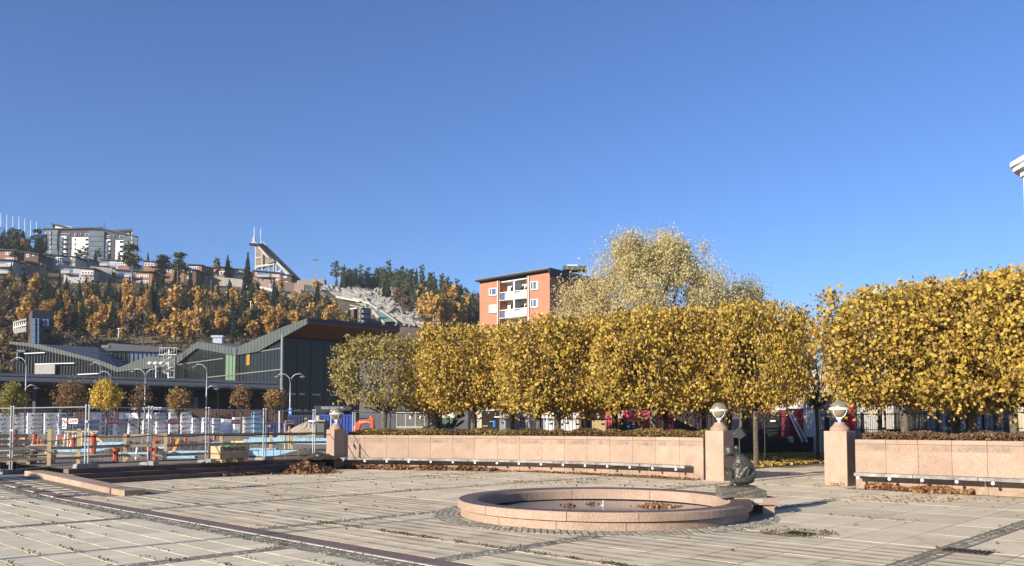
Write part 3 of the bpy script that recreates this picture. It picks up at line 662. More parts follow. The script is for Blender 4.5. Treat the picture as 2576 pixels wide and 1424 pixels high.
# ------------------------------------------------------------------ hedges on top of the walls
HM = [leafmat('hedge_leaves', [(.12,.07,.03),(.20,.12,.05),(.30,.22,.06),(.15,.09,.04),(.24,.16,.05),(.42,.32,.07)], patch=.6), leafmat('dry_hedge_leaves', [(.16,.09,.05),(.24,.14,.07),(.13,.08,.045),(.28,.19,.09)], patch=.6)]
def hedge(pts, n, m, label, zt, seed, tw=True):
    rg = np.random.default_rng(seed); P = []; cen = []
    for k in range(len(pts) - 1):
        a, c = pts[k], pts[k+1]; d = (c - a).normalized(); nn = Vector((d.y, -d.x, 0)); m_ = n // (len(pts) - 1)
        t = rg.random(m_); o = rg.uniform(.38, 1.5, m_); q0 = a.x + d.x * t * (c - a).length; hh = zt + .05 * np.sin(q0 * 5.3) * np.sin(q0 * 1.9 + 1) + .04 * np.sin(q0 * 11 + 2) * np.sin(o * 7) - .12 * np.abs(o - .95); z = hh - np.abs(rg.normal(size=m_)) * .22; z[rg.random(m_) > .5] = np.minimum(z, hh)[rg.random(m_) > .5][0] if False else z[0]
        z = hh - rg.exponential(.16, m_); z = np.maximum(z, .2)
        P.append(np.stack([a.x + d.x * t * (c - a).length - nn.x * o, a.y + d.y * t * (c - a).length - nn.y * o, z], 1))
    P = np.concatenate(P); V, F = leaves(P, .055, rg, aspect=1.3); me = npmesh('foliage', V - np.array(tuple(pts[0])), F, [m])
    root = thing('hedge', label, 'hedge', pts[0]); o = link('foliage', me, root); o['kind'] = 'stuff'
    b = MB()
    for i in range(n // 45):
        q = P[rg.integers(0, len(P))]; b.tube([(q[0], q[1], .3), (q[0] + rg.normal() * .05, q[1] + rg.normal() * .05, q[2] + .04)], [.008, .003], 3, cap=False)
    o = part('stems', b, m_bark_d, root, kind='stuff')
hedge(LPTS, 30000, HM[0], 'low yellow-green hedge growing behind the long left wall', 1.47, 5)
hedge(RPTS, 14000, HM[1], 'low brown half-bare hedge growing behind the right wall', 1.44, 6)
# ------------------------------------------------------------------ fallen leaves
m_dead = leafmat('fallen_brown_leaves', [(.13,.055,.025),(.25,.115,.05),(.31,.16,.075),(.18,.08,.035),(.38,.24,.14)], trans=.1, patch=2.0)
m_dead_y = leafmat('fallen_yellow_leaves', [(.30,.20,.05),(.50,.38,.08),(.20,.13,.05),(.55,.40,.10),(.14,.09,.04)], trans=.1, patch=1.2)
m_weed = leafmat('weeds', [(.10,.085,.04),(.15,.115,.055),(.20,.14,.07),(.13,.12,.05)], trans=.2, patch=2)
def litter(name, P, size, m, label, cat='leaves'):
    P = np.array(P); V, F = leaves(P, size, up=0, aspect=1.1, out=np.tile(np.array([[0, 0, 1.0]]), (len(P), 1))); c = P.mean(0); c[2] = 0
    o = link(name, npmesh(name, V - c, F, [m]), None, Vector(c)); tag(o, label, cat, kind='stuff'); return o
def drift(pts, s0, s1, n, w=.38, h=.09):
    out = []
    for _ in range(n):
        s = random.uniform(s0, s1); k = min(int(s), len(pts) - 2); t = s - k; d = (pts[k+1] - pts[k]).normalized(); nn = Vector((d.y, -d.x, 0))
        wid = w * (.35 + .65 * abs(math.sin(s * 1.9) * math.cos(s * .7 + 1))); o = abs(random.gauss(0, .45)) * wid + .02; p = pts[k].lerp(pts[k+1], t) + nn * o
        out.append((p.x, p.y, .01 + random.random() * h * max(.1, 1 - o / (w * 1.3)) * (.4 + .6 * abs(math.sin(s * 1.9)))))
    return out
litter('leaf_drift', drift(LPTS, .05, 7.0, 6000, .75, .17), .09, m_dead, 'thick drift of brown leaves along the left half of the long wall foot')
litter('leaf_drift', drift(LPTS, 7, 16, 700, .35, .05), .07, m_dead, 'thin scatter of brown leaves along the right half of the long wall foot')
litter('leaf_drift', drift(RPTS, .4, 3.6, 3400, .5, .15), .09, m_dead, 'drift of brown leaves at the foot of the right wall')
P = []
hp = GF(900 + 1110 * .2458, 1550 + 1260 * .2458); 
for _ in range(3000):
    r = abs(random.gauss(0, .5)); a = random.uniform(0, 2 * math.pi); P.append((hp.x + .3 + math.cos(a) * r * 1.0, hp.y - .3 + math.sin(a) * r * 1.0, .01 + random.random() * max(0, .42 - .42 * r)))
for _ in range(900):
    t = random.random(); q = UV(US(12.5 + t * 4.6) + .05 + abs(random.gauss(0, .1)), 12.5 + t * 4.6); P.append((q.x, q.y, .015 + random.random() * .05))
litter('leaf_heap', P, .085, m_dead, 'heap of brown leaves swept against the dark steps')
P = []; 
for (fx, fy, sx, sy, n) in ((2240, 1994, .13, .10, 130), (2330, 1987, .12, .05, 50), (2590, 1996, .33, .18, 1000)):
    c = GF(fx, fy, .05)
    for _ in range(n):
        a, b_ = random.gauss(0, .5), random.gauss(0, .5); P.append((c.x + a * sx, c.y + b_ * sy * 1.2, .06 + random.random() * .05 * max(0, 1 - abs(a)))) 
litter('basin_leaves', P, .055, m_dead, 'clumps of brown leaves lying in the puddle of the basin')
# scattered leaves and weeds in the joints
P = []
for _ in range(650):
    x, y = random.uniform(-14, 14), random.uniform(10, 29); p = Vector((x, y, 0))
    if behind_wall(p) or (p - FC).length < 3.0 or random.random() > (y / 30) ** 1.3 or toUV(p)[0] < US(toUV(p)[1]): continue
    P.append((x, y, .012 + rampz(*toUV(p))))
for c_, n in ((GF(2200, 1900), 40), (GF(3130, 1945), 0), (GF(2300, 1890), 60), (GF(2150, 1900), 30), (GF(2700, 1915), 60), (GF(3700, 1970), 70), (GF(3560, 1960), 50), (GF(1750, 1880), 50)):
    for _ in range(n): P.append((c_.x + random.gauss(0, .8), c_.y + random.gauss(0, .45), .012))
litter('scattered_leaves', [p for p in P if not behind_wall(Vector((p[0], p[1], 0)))], .06, m_dead, 'single brown leaves scattered over the plaza slabs')
P = []
def weed_line(u0, v0, u1, v1, n, sd=.02, clump=True):
    cs = [random.random() for _ in range(max(2, n // 14))]
    for _ in range(n):
        t = random.choice(cs) + random.gauss(0, .008) if clump else random.random(); p = UV(u0 + (u1 - u0) * t + random.gauss(0, sd), v0 + (v1 - v0) * t + random.gauss(0, sd), 0)
        if (p - FC).length < 3.05 or behind_wall(p) or (toUV(p)[0] < US(toUV(p)[1]) and toUV(p)[1] > 8): continue
        P.append((p.x, p.y, .012 + rampz(*toUV(p)) + random.random() * .03))
weed_line(-12, 7.7, -4, 7.7, 1100); weed_line(-22, 7.7, -12, 7.7, 150); weed_line(-24, 9.93, -8, 9.93, 220); weed_line(-20, 11.75, -6, 11.75, 260); weed_line(-3, 11.75, 4, 11.75, 160); weed_line(-4, 14.65, 5, 14.65, 150); weed_line(-23, 14.65, -5, 14.65, 300); weed_line(-23, 18, -5, 18, 300); weed_line(-20, 21, -8, 21, 300)
for k in range(10): weed_line(-22, 5.86 - .42 * k, -3, 5.86 - .42 * k, 120, .012)
for s in strips_c: weed_line(s, 6.7, s, 20, 300, .08)
for s, _ in strips: weed_line(s, -1, s, 5.8, 140, .06)
weed_line(-26, 6.1, -4, 6.1, 500, .06); 
for _ in range(500):
    a = random.uniform(0, 2 * math.pi); r = random.uniform(.24, .42) ; g = grates[0]; P.append((g.x + math.cos(a) * r * 1.4, g.y + math.sin(a) * r, .012 + random.random() * .03))
for _ in range(350):
    g = PIL[2][0] + GA * .1 - GB * .36; P.append((g.x + random.gauss(0.15, .38), g.y + random.gauss(0, .10), .01 + abs(random.gauss(0, .05))))
litter('joint_weeds', P, .024, m_weed, 'small dry weeds and moss in the joints of the plaza', 'weeds')
P = []
for i, (fx, fy, m2) in enumerate(((2158, 2074, 0), (2205, 2073, 1), (2348, 2076, 0))):
    c = GF(fx, fy + 4); b = thing('weed_tuft', ('yellowish little weed at the foot of the basin, left of the red one', 'small reddish weed at the foot of the basin', 'larger spiky yellow weed at the foot of the basin, right one')[i], 'weed', (c.x, c.y, 0)); mb = MB()
    for k in range(26):
        a = random.uniform(0, 2 * math.pi); r = random.uniform(.03, .075); z = random.uniform(.03, .10); s = Vector((math.cos(a), math.sin(a), 0)); q = Vector((-s.y, s.x, 0)) * .009
        mb.poly([Vector((0, 0, 0)), s * r * .55 + q + Vector((0, 0, z * .7)), s * r + Vector((0, 0, z)), s * r * .55 - q + Vector((0, 0, z * .7))])
    localpart('blades', mb, [m_weed, m_dead][m2] if i != 2 else m_dead_y, b, False)
# leaf-covered ground seen through the gap and below the trees
m_litterground = mat('leafy_soil', (.17, .115, .06), .95, col2=(.09, .07, .045), scale=2.5, bump=.5, fine=(18, .3))
b = MB(); arc = []
for fx, fy in ((2700, 1849), (2900, 1846), (2980, 1844), (3060, 1836), (3150, 1829), (3250, 1824), (3340, 1821)): arc.append(GF(fx, fy, .02))
far = [Vector((32, 34, .02)), Vector((44, 80, .02)), Vector((-16, 80, .02)), Vector((-9, 44, .02)), Vector((-6.6, 31.6, .02))]
mid_ = [LPTS[k] + Vector((.1, .35, .02)) for k in range(0, 16, 3)]
struct('leafy_ground', b.poly([Vector((p.x, p.y, .02)) for p in arc] + [Vector((13, 24, .02)), Vector((20, 14, .02))] + far + [Vector((p.x, p.y, .02)) for p in mid_]), m_litterground)
P = []
while len(P) < 26000:
    x, y = random.uniform(1, 22), random.uniform(24, 60); p = Vector((x, y, 0)); s = p.x / p.y
    if not (.25 < s < .5): continue
    if y < np.interp(s, [q.x / q.y for q in arc], [q.y for q in arc]) + random.random() * .6: continue
    if (math.sin(x * 3.1) * math.sin(y * 2.3) + math.sin(x * 1.1 + y)) < random.uniform(-1.6, .8): continue
    P.append((x, y, .03 + random.random() * .03))
litter('leaf_carpet', P, .10, m_dead_y, 'yellow fallen leaves covering the shaded ground in the gap')
# ------------------------------------------------------------------ big pale willow
def bigtree(name, label, px, d, tops, base_py, spread, n, sz, m, seed, zb):
    """crown outline given as (dx metres, z bottom, z top) ellipsoid clumps"""
    rg = np.random.default_rng(seed); p0 = W(px, 1071, d); cl = []
    for (dx, dy, z, r) in tops: 
        q = rg.normal(size=(30, 3)); q /= np.linalg.norm(q, axis=1, keepdims=True); q *= rg.uniform(.45, 1.22, (30, 1)) * r; cl += [(dx + a[0], dy + a[1], z + a[2] * .9) for a in q]
    cl = np.array(cl); w = rg.integers(0, len(cl), n); cr_ = rg.uniform(.18, .75, len(cl))[w][:, None]; off = rg.normal(size=(n, 3)) * cr_ * np.array([1, 1, 1.1]); off[:, 2] -= rg.exponential(.35, n)      # drooping sprays
    P = cl[w] + off; V, F = leaves(P, sz, rg, up=.3, aspect=2.1)
    t = thing(name, label, 'tree', (p0.x, p0.y, 0)); link('crown', npmesh('crown', V, F, [m]), t)
    tr = MB(); tr.tube([(0, 0, -.2), (.1, 0, 2), (0, .1, zb)], [.5, .4, .34], 9); bm_ = MB()
    for i in range(90):
        e = Vector(cl[rg.integers(0, len(cl))]); a = Vector((0, 0, zb * rg.uniform(.6, 1))); m1 = a.lerp(e, .4) + Vector((0, 0, -.1 * (e - a).length * .3)); r0 = .20 if i < 12 else .09
        (tr if i < 12 else bm_).tube([a, m1, a.lerp(e, .72) + Vector((0, 0, .2)), e], [r0, r0 * .6, r0 * .35, .02], 5, cap=False)
    localpart('trunk', tr, m_bark, t, True); localpart('branches', bm_, m_bark_d, t, False); return t
m_wil = leafmat('pale_willow_leaves', [(.42,.32,.15),(.64,.53,.26),(.56,.49,.24),(.70,.60,.33),(.50,.46,.22),(.58,.44,.22)], trans=.4, patch=.12)
U = 75 / FD
bigtree('willow_tree', 'large pale yellow willow behind the clipped lindens, right of the brick block', 1640, 75,
  [((x - 1640) * U, dy, 1.6 + (1071 - y) * U, r * U) for x, y, r, dy in ((1640, 660, 80, 0), (1720, 650, 66, 1.5), (1560, 680, 70, -1), (1490, 740, 62, 0), (1600, 760, 95, -2.5), (1720, 740, 95, -1.5), (1790, 720, 62, 1), (1680, 622, 44, 1), (1590, 630, 42, -.5), (1455, 790, 44, .5), (1810, 790, 66, 0), (1500, 830, 70, 0), (1640, 850, 90, 0), (1760, 860, 80, 0))],
  0, 0, 95000, .10, m_wil, 11, 6.0)
m_wil2 = leafmat('grey_green_willow_leaves', [(.34,.30,.15),(.48,.43,.23),(.42,.40,.22),(.54,.50,.29)], trans=.4, patch=.12)
bigtree('willow_tree', 'smaller thin greyish willow right of the big pale one', 1868, 80,
  [((x - 1868) * U, dy, 1.6 + (1071 - y) * U, r * U) for x, y, r, dy in ((1870, 722, 38, 0), (1890, 720, 28, .5), (1855, 770, 40, 0), (1885, 790, 36, 0), (1860, 850, 60, 0))], 0, 0, 26000, .10, m_wil2, 12, 6.0)
# ------------------------------------------------------------------ building site behind the steps
def site_z(x, y):
    r = min(1, max(0, (y - 30) / 50)); return .40 + .22 * r + .05 * math.sin(x * .9 + y * .7) * math.sin(y * .45) * min(1, max(0, (y - 27) / 4))
m_soil = mat('gravelly_soil', (.27, .22, .155), .95, col2=(.17, .135, .095), scale=.9, bump=.6, fine=(9, .25))
b = MB(); vs_ = [8.01] + [8.6 + 1.2 * k for k in range(10)] + [22 + 4 * k for k in range(26)]; us_ = [0] + [-1.5 - 1.5 * k for k in range(8)] + [-15 - 6 * k for k in range(20)]
def sgrid(us, vs, shear=True):
    V = []; F = []
    for i, u in enumerate(us):
        for j, v in enumerate(vs):
            p = UV(u + (US(v) - 1.16 if shear else 0), v); V.append((p.x, p.y, site_z(p.x, p.y)))
    n = len(vs)
    for i in range(len(us) - 1):
        for j in range(n - 1): F.append((i*n+j, i*n+j+1, (i+1)*n+j+1, (i+1)*n+j))
    return V, F
b.v, b.f = sgrid(us_, vs_); struct('building_site_ground', b, m_soil, True)
b = MB(); b.v, b.f = sgrid([-26.95, -29, -32, -36, -42, -60], [-6, -2, 2, 5, 7.98], False); b.v = [(x, y, .155) for x, y, z in b.v]; struct('gravel_verge', b, m_soil)
b = MB(); pl = [UV(-25.56, 17.3, .38), UV(-25.56, 22, .38), UV(-29, 48, .55), UV(-29, 120, .6)]   # right side of the raised ground
edge = MB(); edge.poly([UV(US(8) - 1.16, 8.01, -.05), UV(US(115) - 1.16, 115, -.05), UV(US(115) - 1.16, 115, .62), UV(US(8) - 1.16, 8.01, .41)]); struct('site_edge', edge, m_soil)
def SP(px, py, z=.42):  # point standing on the site seen at px, py
    for _ in range(3): p = G(px, py, z); z = site_z(p.x, p.y)
    return p
def gx(zx): return zx * .15705
def gy(zy): return 990.26 + zy * .15705
def hx(zx): return 287.5 + zx * .15705
def ix(zx): return 575.0 + zx * .15705
def span(px, py, d): return W(px, py, d)
m_galv = mat('galvanised_steel', (.46, .47, .49), .5, metal=.5, col2=(.34, .35, .37), scale=12)
m_black = mat('black_plastic', (.025, .025, .028), .5)
m_foot = mat('fence_foot_concrete', (.30, .29, .26), .9, col2=(.18, .18, .16), scale=8, bump=.4)
m_wood = mat('fresh_timber', (.62, .46, .25), .75, col2=(.48, .34, .18), scale=4, rnd=.12, fine=(30, .1))
m_owood = mat('weathered_timber', (.42, .34, .235), .85, col2=(.29, .23, .155), scale=4, rnd=.15, fine=(30, .12))
m_orange = mat('orange_pipe', (.50, .085, .03), .5, rnd=.1); m_xps = mat('pale_blue_foam', (.30, .48, .62), .7, col2=(.24, .42, .56), scale=3, rnd=.08)
m_white = mat('white_paint', (.8, .8, .8), .5, col2=(.72, .72, .72)); m_navy = mat('navy_paint', (.009, .016, .085), .5, col2=(.006, .011, .06), scale=1.5)
m_red = mat('safety_red', (.5, .05, .03), .5); m_ink = mat('print_ink', (.03, .035, .06), .6); m_ink_r = mat('dark_red_ink', (.25, .03, .03), .6)
# ---- mesh fence panels
def text_mesh(txt, h, m, name='lettering', ext=.004, center=True):
    cu = bpy.data.curves.new('t', 'FONT'); cu.body = txt; cu.size = h / .7; cu.extrude = ext; cu.resolution_u = 2
    if center: cu.align_x = 'CENTER'; cu.align_y = 'CENTER'
    o = bpy.data.objects.new('t', cu); COL.objects.link(o); bpy.context.view_layer.update()
    me = bpy.data.meshes.new_from_object(o.evaluated_get(bpy.context.evaluated_depsgraph_get())); bpy.data.objects.remove(o); me.name = name; me.materials.clear(); me.materials.append(m); return me
def put_text(me, parent, loc, facing):
    """facing: horizontal unit vector towards the reader"""
    o = link('lettering', me, parent); w = Vector(loc); inv = parent.matrix_basis.inverted(); a = math.atan2(facing.x, -facing.y)
    o.matrix_basis = inv @ (Matrix.Translation(w) @ Matrix.Rotation(a, 4, 'Z') @ Matrix.Rotation(R(90), 4, 'X')); return o
me_cramo = text_mesh('CRAMO', .10, m_red)
fpos = [Vector((-18.6, 26.2, .16)), G(27, 1192, .165)] + [GF(x, y, .42) for x, y in ((338, 1843), (588, 1832), (814, 1822.5), (1040, 1812), (1236, 1804))]
ends = GF(1305, 1800, .42); fpos.append(ends)
fl = ['far left', 'leftmost whole', 'second', 'third', 'fourth', 'fifth', 'short last']
signs = {1: None, 2: .25, 3: .25, 4: .3, 5: .6}
for k in range(len(fpos) - 1):
    a, c = fpos[k], fpos[k+1]; d = (c - a); L = d.length; d.normalize(); n = Vector((d.y, -d.x, 0)).normalized()
    if n.y > 0: n = -n
    t = thing('mesh_fence_panel', f'galvanised site fence panel, {fl[k]} one counted from the left along the plaza edge', 'fence panel', a, 0, 'mesh fence panels round the building site')
    ZT = 2.13; H = ZT - a.z; d.z = 0; d.normalize(); A = a + d * .06; B = c - d * .05
    for q, nm in ((A, 0), (B, 0)):
        b = MB(); b.tube([q + Vector((0, 0, .03)), Vector((q.x, q.y, ZT + .04))], .021, 8); part('post', b, m_galv, t)
        b = MB(); b.lathe([(0, .03), (.03, .02), (.03, 0), (0, 0)], Vector((q.x, q.y, ZT + .04)), 8); part('post_cap', b, m_whitep, t)
    for z in (H, .12):
        b = MB(); b.tube([A + Vector((0, 0, z)), Vector((B.x, B.y, ZT if z > 1 else B.z + z))], .014 if z > 1 else .016, 6); part('rail', b, m_galv if z > 1 else m_black, t)
    b = MB(); s = .09; 
    while s < L - .1:
        b.tube([A + d * s + Vector((0, 0, .12)), A + d * s + Vector((0, 0, H + .03))], .0013, 3, cap=False); s += .125
    for z in np.linspace(.35, H - .2, 6): b.tube([A + Vector((0, 0, z)), B + Vector((0, 0, z))], .0013, 3, cap=False)
    part('wire_mesh', b, mat('wire_grey', (.22, .22, .22), .5), t, kind='stuff')
    if k < len(fpos) - 2:
        ft = thing('fence_foot', f'concrete fence foot under the {("first", "second", "third", "fourth", "fifth", "sixth")[k]} pair of fence posts from the left', 'fence foot', c, math.atan2(n.y, n.x), 'concrete feet of the site fence')
        b = MB(); bm2 = [(-.36, -.11, 0), (.36, -.11, 0), (.36, .11, 0), (-.36, .11, 0), (-.32, -.085, .13), (.32, -.085, .13), (.32, .085, .13), (-.32, .085, .13)]
        b.v = [tuple(ft.matrix_basis @ Vector(v)) for v in bm2]; b.f = [(0,3,2,1),(4,5,6,7),(0,1,5,4),(1,2,6,5),(2,3,7,6),(3,0,4,7)]; part('foot_body', b, m_foot, ft, bevel=.015)
        b = MB(); b.box(c + Vector((0, 0, 1.3)), (.13, .05, .05), math.atan2(d.y, d.x)); part('clamp', b, m_galv, t)
    if k in (1, 2, 3, 4, 5):
        fr = {1: .82, 2: .14 if False else .35, 3: .35, 4: .44, 5: .45}[k]; p = A + d * (L * fr) + Vector((0, 0, H - .40)) + n * .03
        sg = thing('rental_sign', f'small red and white CRAMO sign wired to fence panel number {k} from the left', 'sign', p, 0, 'rental signs on the site fence')
        b = MB(); b.box(p, (.40, .012, .14), math.atan2(d.y, d.x)); part('plate', b, m_whitep if k in (1, 5) else m_red, sg)
        put_text(me_cramo if k in (1, 5) else text_mesh('CRAMO', .09, m_whitep), sg, p + n * .012, n)
# prohibition sign
k = 1; a, c = fpos[1], fpos[2]; d = (c - a).normalized(); n = Vector((d.y, -d.x, 0)); n = -n if n.y > 0 else n
pc = Plane(0, 1, 1, 1); r_ = ray(163.8, 1061); tt = (a - Vector((0, 0, CAMH))).dot(n) / r_.dot(n); P0 = Vector((0, 0, CAMH)) + r_ * tt + n * .03
sg = thing('no_entry_sign', 'round red no-access sign with a stop hand on the second fence panel', 'sign', P0)
rot = Matrix.Rotation(math.atan2(n.x, -n.y), 3, 'Z')
def disc(mb, r0, r1, y, n_=28, c=(0, 0)):
    for q in range(n_):
        a0, a1 = 2*math.pi*q/n_, 2*math.pi*(q+1)/n_; pts = [(r1*math.cos(a0), y, r1*math.sin(a0)), (r1*math.cos(a1), y, r1*math.sin(a1))]
        pts += [(r0*math.cos(a1), y, r0*math.sin(a1)), (r0*math.cos(a0), y, r0*math.sin(a0))] if r0 > 0 else [(0, y, 0)]
        mb.poly([P0 + rot @ (Vector((p[0] + c[0], p[1], p[2] + c[1]))) for p in pts])
b = MB(); 
i = 0; b.box(P0 + rot @ Vector((0, .008, -.05)), (.20, .008, .30), math.atan2(n.x, -n.y)); part('board', b, m_whitep, sg)
b = MB(); disc(b, .068, .09, -.002); b.bar(P0 + rot @ Vector((-.05, -.002, .05)), P0 + rot @ Vector((.05, -.002, -.05)), .004, .018, up=rot @ Vector((1, 0, 1))); part('red_ring', b, mat('sign_red', (.22, .03, .025), .5), sg)
b = MB(); disc(b, 0, .028, -.0035, c=(.01, -.012)); 
for q in range(4): b.box(P0 + rot @ Vector((-.008 + q * .012, -.0035, .022)), (.008, .002, .035), math.atan2(n.x, -n.y))
part('hand_symbol', b, m_black, sg)
put_text(text_mesh('TILLTRÄDE', .022, m_ink), sg, P0 + rot @ Vector((0, -.003, -.125)), n); put_text(text_mesh('FÖRBJUDET', .022, m_ink), sg, P0 + rot @ Vector((0, -.003, -.158)), n)
# cable looped along the fence
b = MB(); pts = []
for k in range(1, len(fpos) - 1):
    a, c = fpos[k], fpos[k+1]
    for q in range(8):
        t_ = q / 8; p = a.lerp(c, t_); pts.append(p + Vector((.03, -.04, .90 + .0 * k - .05 * math.sin(math.pi * t_) + .012 * math.sin(q * 5))))
b.tube(pts, .017, 6); tag(part('power_cable', b, m_black), 'thick black cable hung along the site fence at mid height', 'cable')
b = MB(); pts = []
for a, c, t0, t1, z0, dip in ((fpos[2], fpos[4], .3, .9, 1.35, .45), (fpos[4], fpos[5], .0, 1, 1.5, .1)):
    q0, q1 = a.lerp(c, t0), a.lerp(c, t1); pts = [q0.lerp(q1, s) + Vector((0, -.03, z0 - dip * 4 * s * (1 - s))) for s in np.linspace(0, 1, 12)]; b.tube(pts, .008, 5)
tag(part('sagging_wire', b, m_black), 'thin sagging wire on the upper half of the site fence', 'cable')
# ---- timber guard rail
gp = [(fx, fy) for fx, fy in ((-60, 1836), (192, 1830), (308, 1823), (490, 1815), (650, 1813), (870, 1803), (1066, 1793), (1148, 1790), (1300, 1786))]
pts = [GF(x, y, .42) for x, y in gp]
root = thing('timber_guard_rail', 'timber guard rail with three boards behind the site fence', 'railing', pts[0])
for i, p in enumerate(pts):
    z = 1.12 if i in (1, 2) else .95; b = MB(); b.box(p + Vector((0, 0, z / 2 - .03)), (.10, .07, z), .4); part('post', b, m_wood, root)
for i in range(len(pts) - 1):
    for z in ((.18, .50) if i < 3 else (.18, .50, .86)): b = MB(); o = Vector((.05, .05, 0)); b.bar(pts[i] + o + Vector((0, 0, z)), pts[i+1] + o + Vector((0, 0, z + random.uniform(-.03, .03))), .03, .085); part('board', b, m_owood, root)
# ---- pipes, props, stakes
def stick(name, cat, label, px, y0, y1, r, m, dx=0.0, grp=None, n=8, d=None):
    base = SP(px, y0); s = (y0 - y1) / FD * base.y; top = base + Vector((dx * base.y / FD, 0, s)); b = MB(); b.tube([base + Vector((0, 0, -.05)), top], r, n); o = part(name, b, m); tag(o, label, cat, grp); return base, top
pl = [(gx(235), 1128, 1082, 'tall orange drain pipe standing far left between the fence posts'), (gx(550), 1122, 1092, 'orange drain pipe standing left of the timber trestle'), (gx(785), 1105, 1079, 'orange drain pipe behind the tall timber stake'), (gx(620), 1126, 1104, 'short orange pipe just right of the trestle'), (gx(680), 1126, 1105, 'short orange pipe second right of the trestle'),
 (gx(1170), 1133, 1100, 'orange pipe behind the white slanting props'), (gx(1490), 1144, 1093, 'thin orange pipe left of the second fence joint'), (gx(1850), 1163, 1128, 'thick orange pipe in the foreground left of the third fence post'), (hx(655), 1157, 1110, 'thick orange pipe with a flared top right of the third fence post'), (hx(568), 1161, 1127, 'thin orange pipe behind the third pair of fence posts')]
for i, (x, y0, y1, lb) in enumerate(pl):
    ba, tp = stick('drain_pipe', 'pipe', lb, x, y0, y1, .085 if i >= 7 else .11, m_orange, grp='orange pipes on the site')
    b = MB(); b.lathe([(.085 if i >= 7 else .11, -.12), (.13, -.10), (.13, 0), (0, 0)], tp, 10); tag(part('pipe_collar', b, m_orange), lb.replace('pipe', 'pipe collar', 1), 'pipe collar', 'collars on the orange pipes')
pr = [(gx(1000), 1133, 1092, 7), (gx(1098), 1130, 1095, 12), (gx(1170), 1130, 1094, 7), (gx(895), 1128, 1096, 3), (hx(205), 1156, 1128, -4), (hx(345), 1157, 1126, 3), (gx(2010), 1150, 1125, -3), (gx(480), 1134, 1112, 7)]
for i, (x, y0, y1, dx) in enumerate(pr): stick('white_prop', 'prop', f'white slanting prop on the building site, number {i+1} in the row', x, y0, y1, .04, m_white, dx, 'white props on the site', 6)
for o_ in [o for o in bpy.data.objects if o.name.startswith('white_prop')]: o_['label'] = 'thin white slanting prop among the pipes and rods of the building site'
rb_ = MB(); rg_ = random.Random(3)
for i in range(330):
    x = rg_.uniform(0, 800); y0 = rg_.choice((rg_.uniform(1112, 1160), rg_.uniform(1108, 1125))); p = SP(x, y0); h = rg_.uniform(.25, .9); rb_.tube([p, p + Vector((rg_.gauss(0, .05), 0, h))], .010, 3, cap=False)
tag(part('reinforcing_bars', rb_, mat('rusty_bar', (.20, .17, .14), .7)), 'thin grey reinforcing bars sticking out all over the building site', 'rebar', kind='stuff')
oc = MB()
for i in range(15):
    x = rg_.choice((rg_.uniform(35, 75), rg_.uniform(150, 180), rg_.uniform(380, 560))); p = SP(x, rg_.uniform(1110, 1126)); oc.box(p + Vector((0, 0, .35)), (rg_.uniform(.12, .25), .12, rg_.uniform(.15, .35)), rg_.random())
tag(part('orange_guards', oc, mat('signal_orange', (.75, .16, .05), .5)), 'small orange guards and caps on the reinforcing bars', 'rebar caps', kind='stuff')
# trestle formwork and boards
def board(name, lb, cat, px, py, w, dpt, h, m, z=.0, rz=0.0, grp=None):
    p = SP(px, py); b = MB(); b.box(p + Vector((0, 0, z + h / 2)), (w, dpt, h), rz); return tag(part(name, b, m, bevel=.01), lb, cat, grp)
sheets = [(20, 1143, 1.0, 1.5, 'pale blue foam sheets stacked at the left picture edge', .22), (hx(405), 1145, 1.7, .6, 'long pale blue foam sheet on the soil left of the thick pipe', .12), (hx(740), 1132, 2.2, .8, 'pale blue foam sheet between pipe and orange stand', .16), (hx(1290), 1141, 2.0, .6, 'pale blue foam sheet left of the timber box', .12), (hx(1090), 1153, 1.1, .5, 'broken pale blue foam pieces before the timber rail', .10),
 (ix(610), 1147, 2.4, .5, 'blue foam edge board right of the timber box', .2), (ix(860), 1148, 1.6, .5, 'blue foam board right of the fourth fence joint', .24), (gx(380), 1136, 1.3, .7, 'pale blue foam in front of the trestle', .15), (gx(1880), 1121, 2.2, .8, 'pale blue foam strip behind the second fence joint', .2), (gx(1650), 1137, 2.5, .6, 'pale blue foam strip near the middle orange pipes', .15), (gx(960), 1137, 1.2, .5, 'white-blue foam offcuts under the slanting props', .12), (hx(160), 1135, 1.6, .7, 'dark shaded blue foam piece by the white prop', .14), (hx(1170), 1131, 1.2, .4, 'thin pale blue foam strip behind the orange stand', .1), (ix(420), 1136, 2.0, .4, 'white strip of foam right above the timber box', .16)]
for x, y, w, dp, lb, h in sheets: board('foam_sheet', lb, 'foam sheet', x, y, w, dp, h, m_xps, 0, .05, 'pale blue foam sheets lying on the site')
b = MB(); p0, p1 = SP(ix(250), 1120), SP(ix(1700), 1122)
for q in range(2): b.bar(p0 + Vector((0, q * 1.0, .22 + .1 * q)), p1 + Vector((0, q * 1.0, .22 + .1 * q)), .3, .24)
tag(part('foundation_beam', b, m_xps), 'long pale blue insulated foundation edge across the right of the site', 'foundation')
tag(part('foundation_beam', MB().bar(SP(200, 1124) + Vector((0, 0, .12)), SP(560, 1121) + Vector((0, 0, .12)), .25, .2), m_xps), 'pale blue insulated foundation edge in the middle of the site', 'foundation')
tag(part('concrete_slab_edge', MB().bar(SP(30, 1153) + Vector((0, 0, .06)), SP(470, 1152) + Vector((0, 0, .06)), .5, .16), mat('wet_concrete', (.30, .28, .25), .8)), 'pale concrete footing strip near the fence', 'footing')
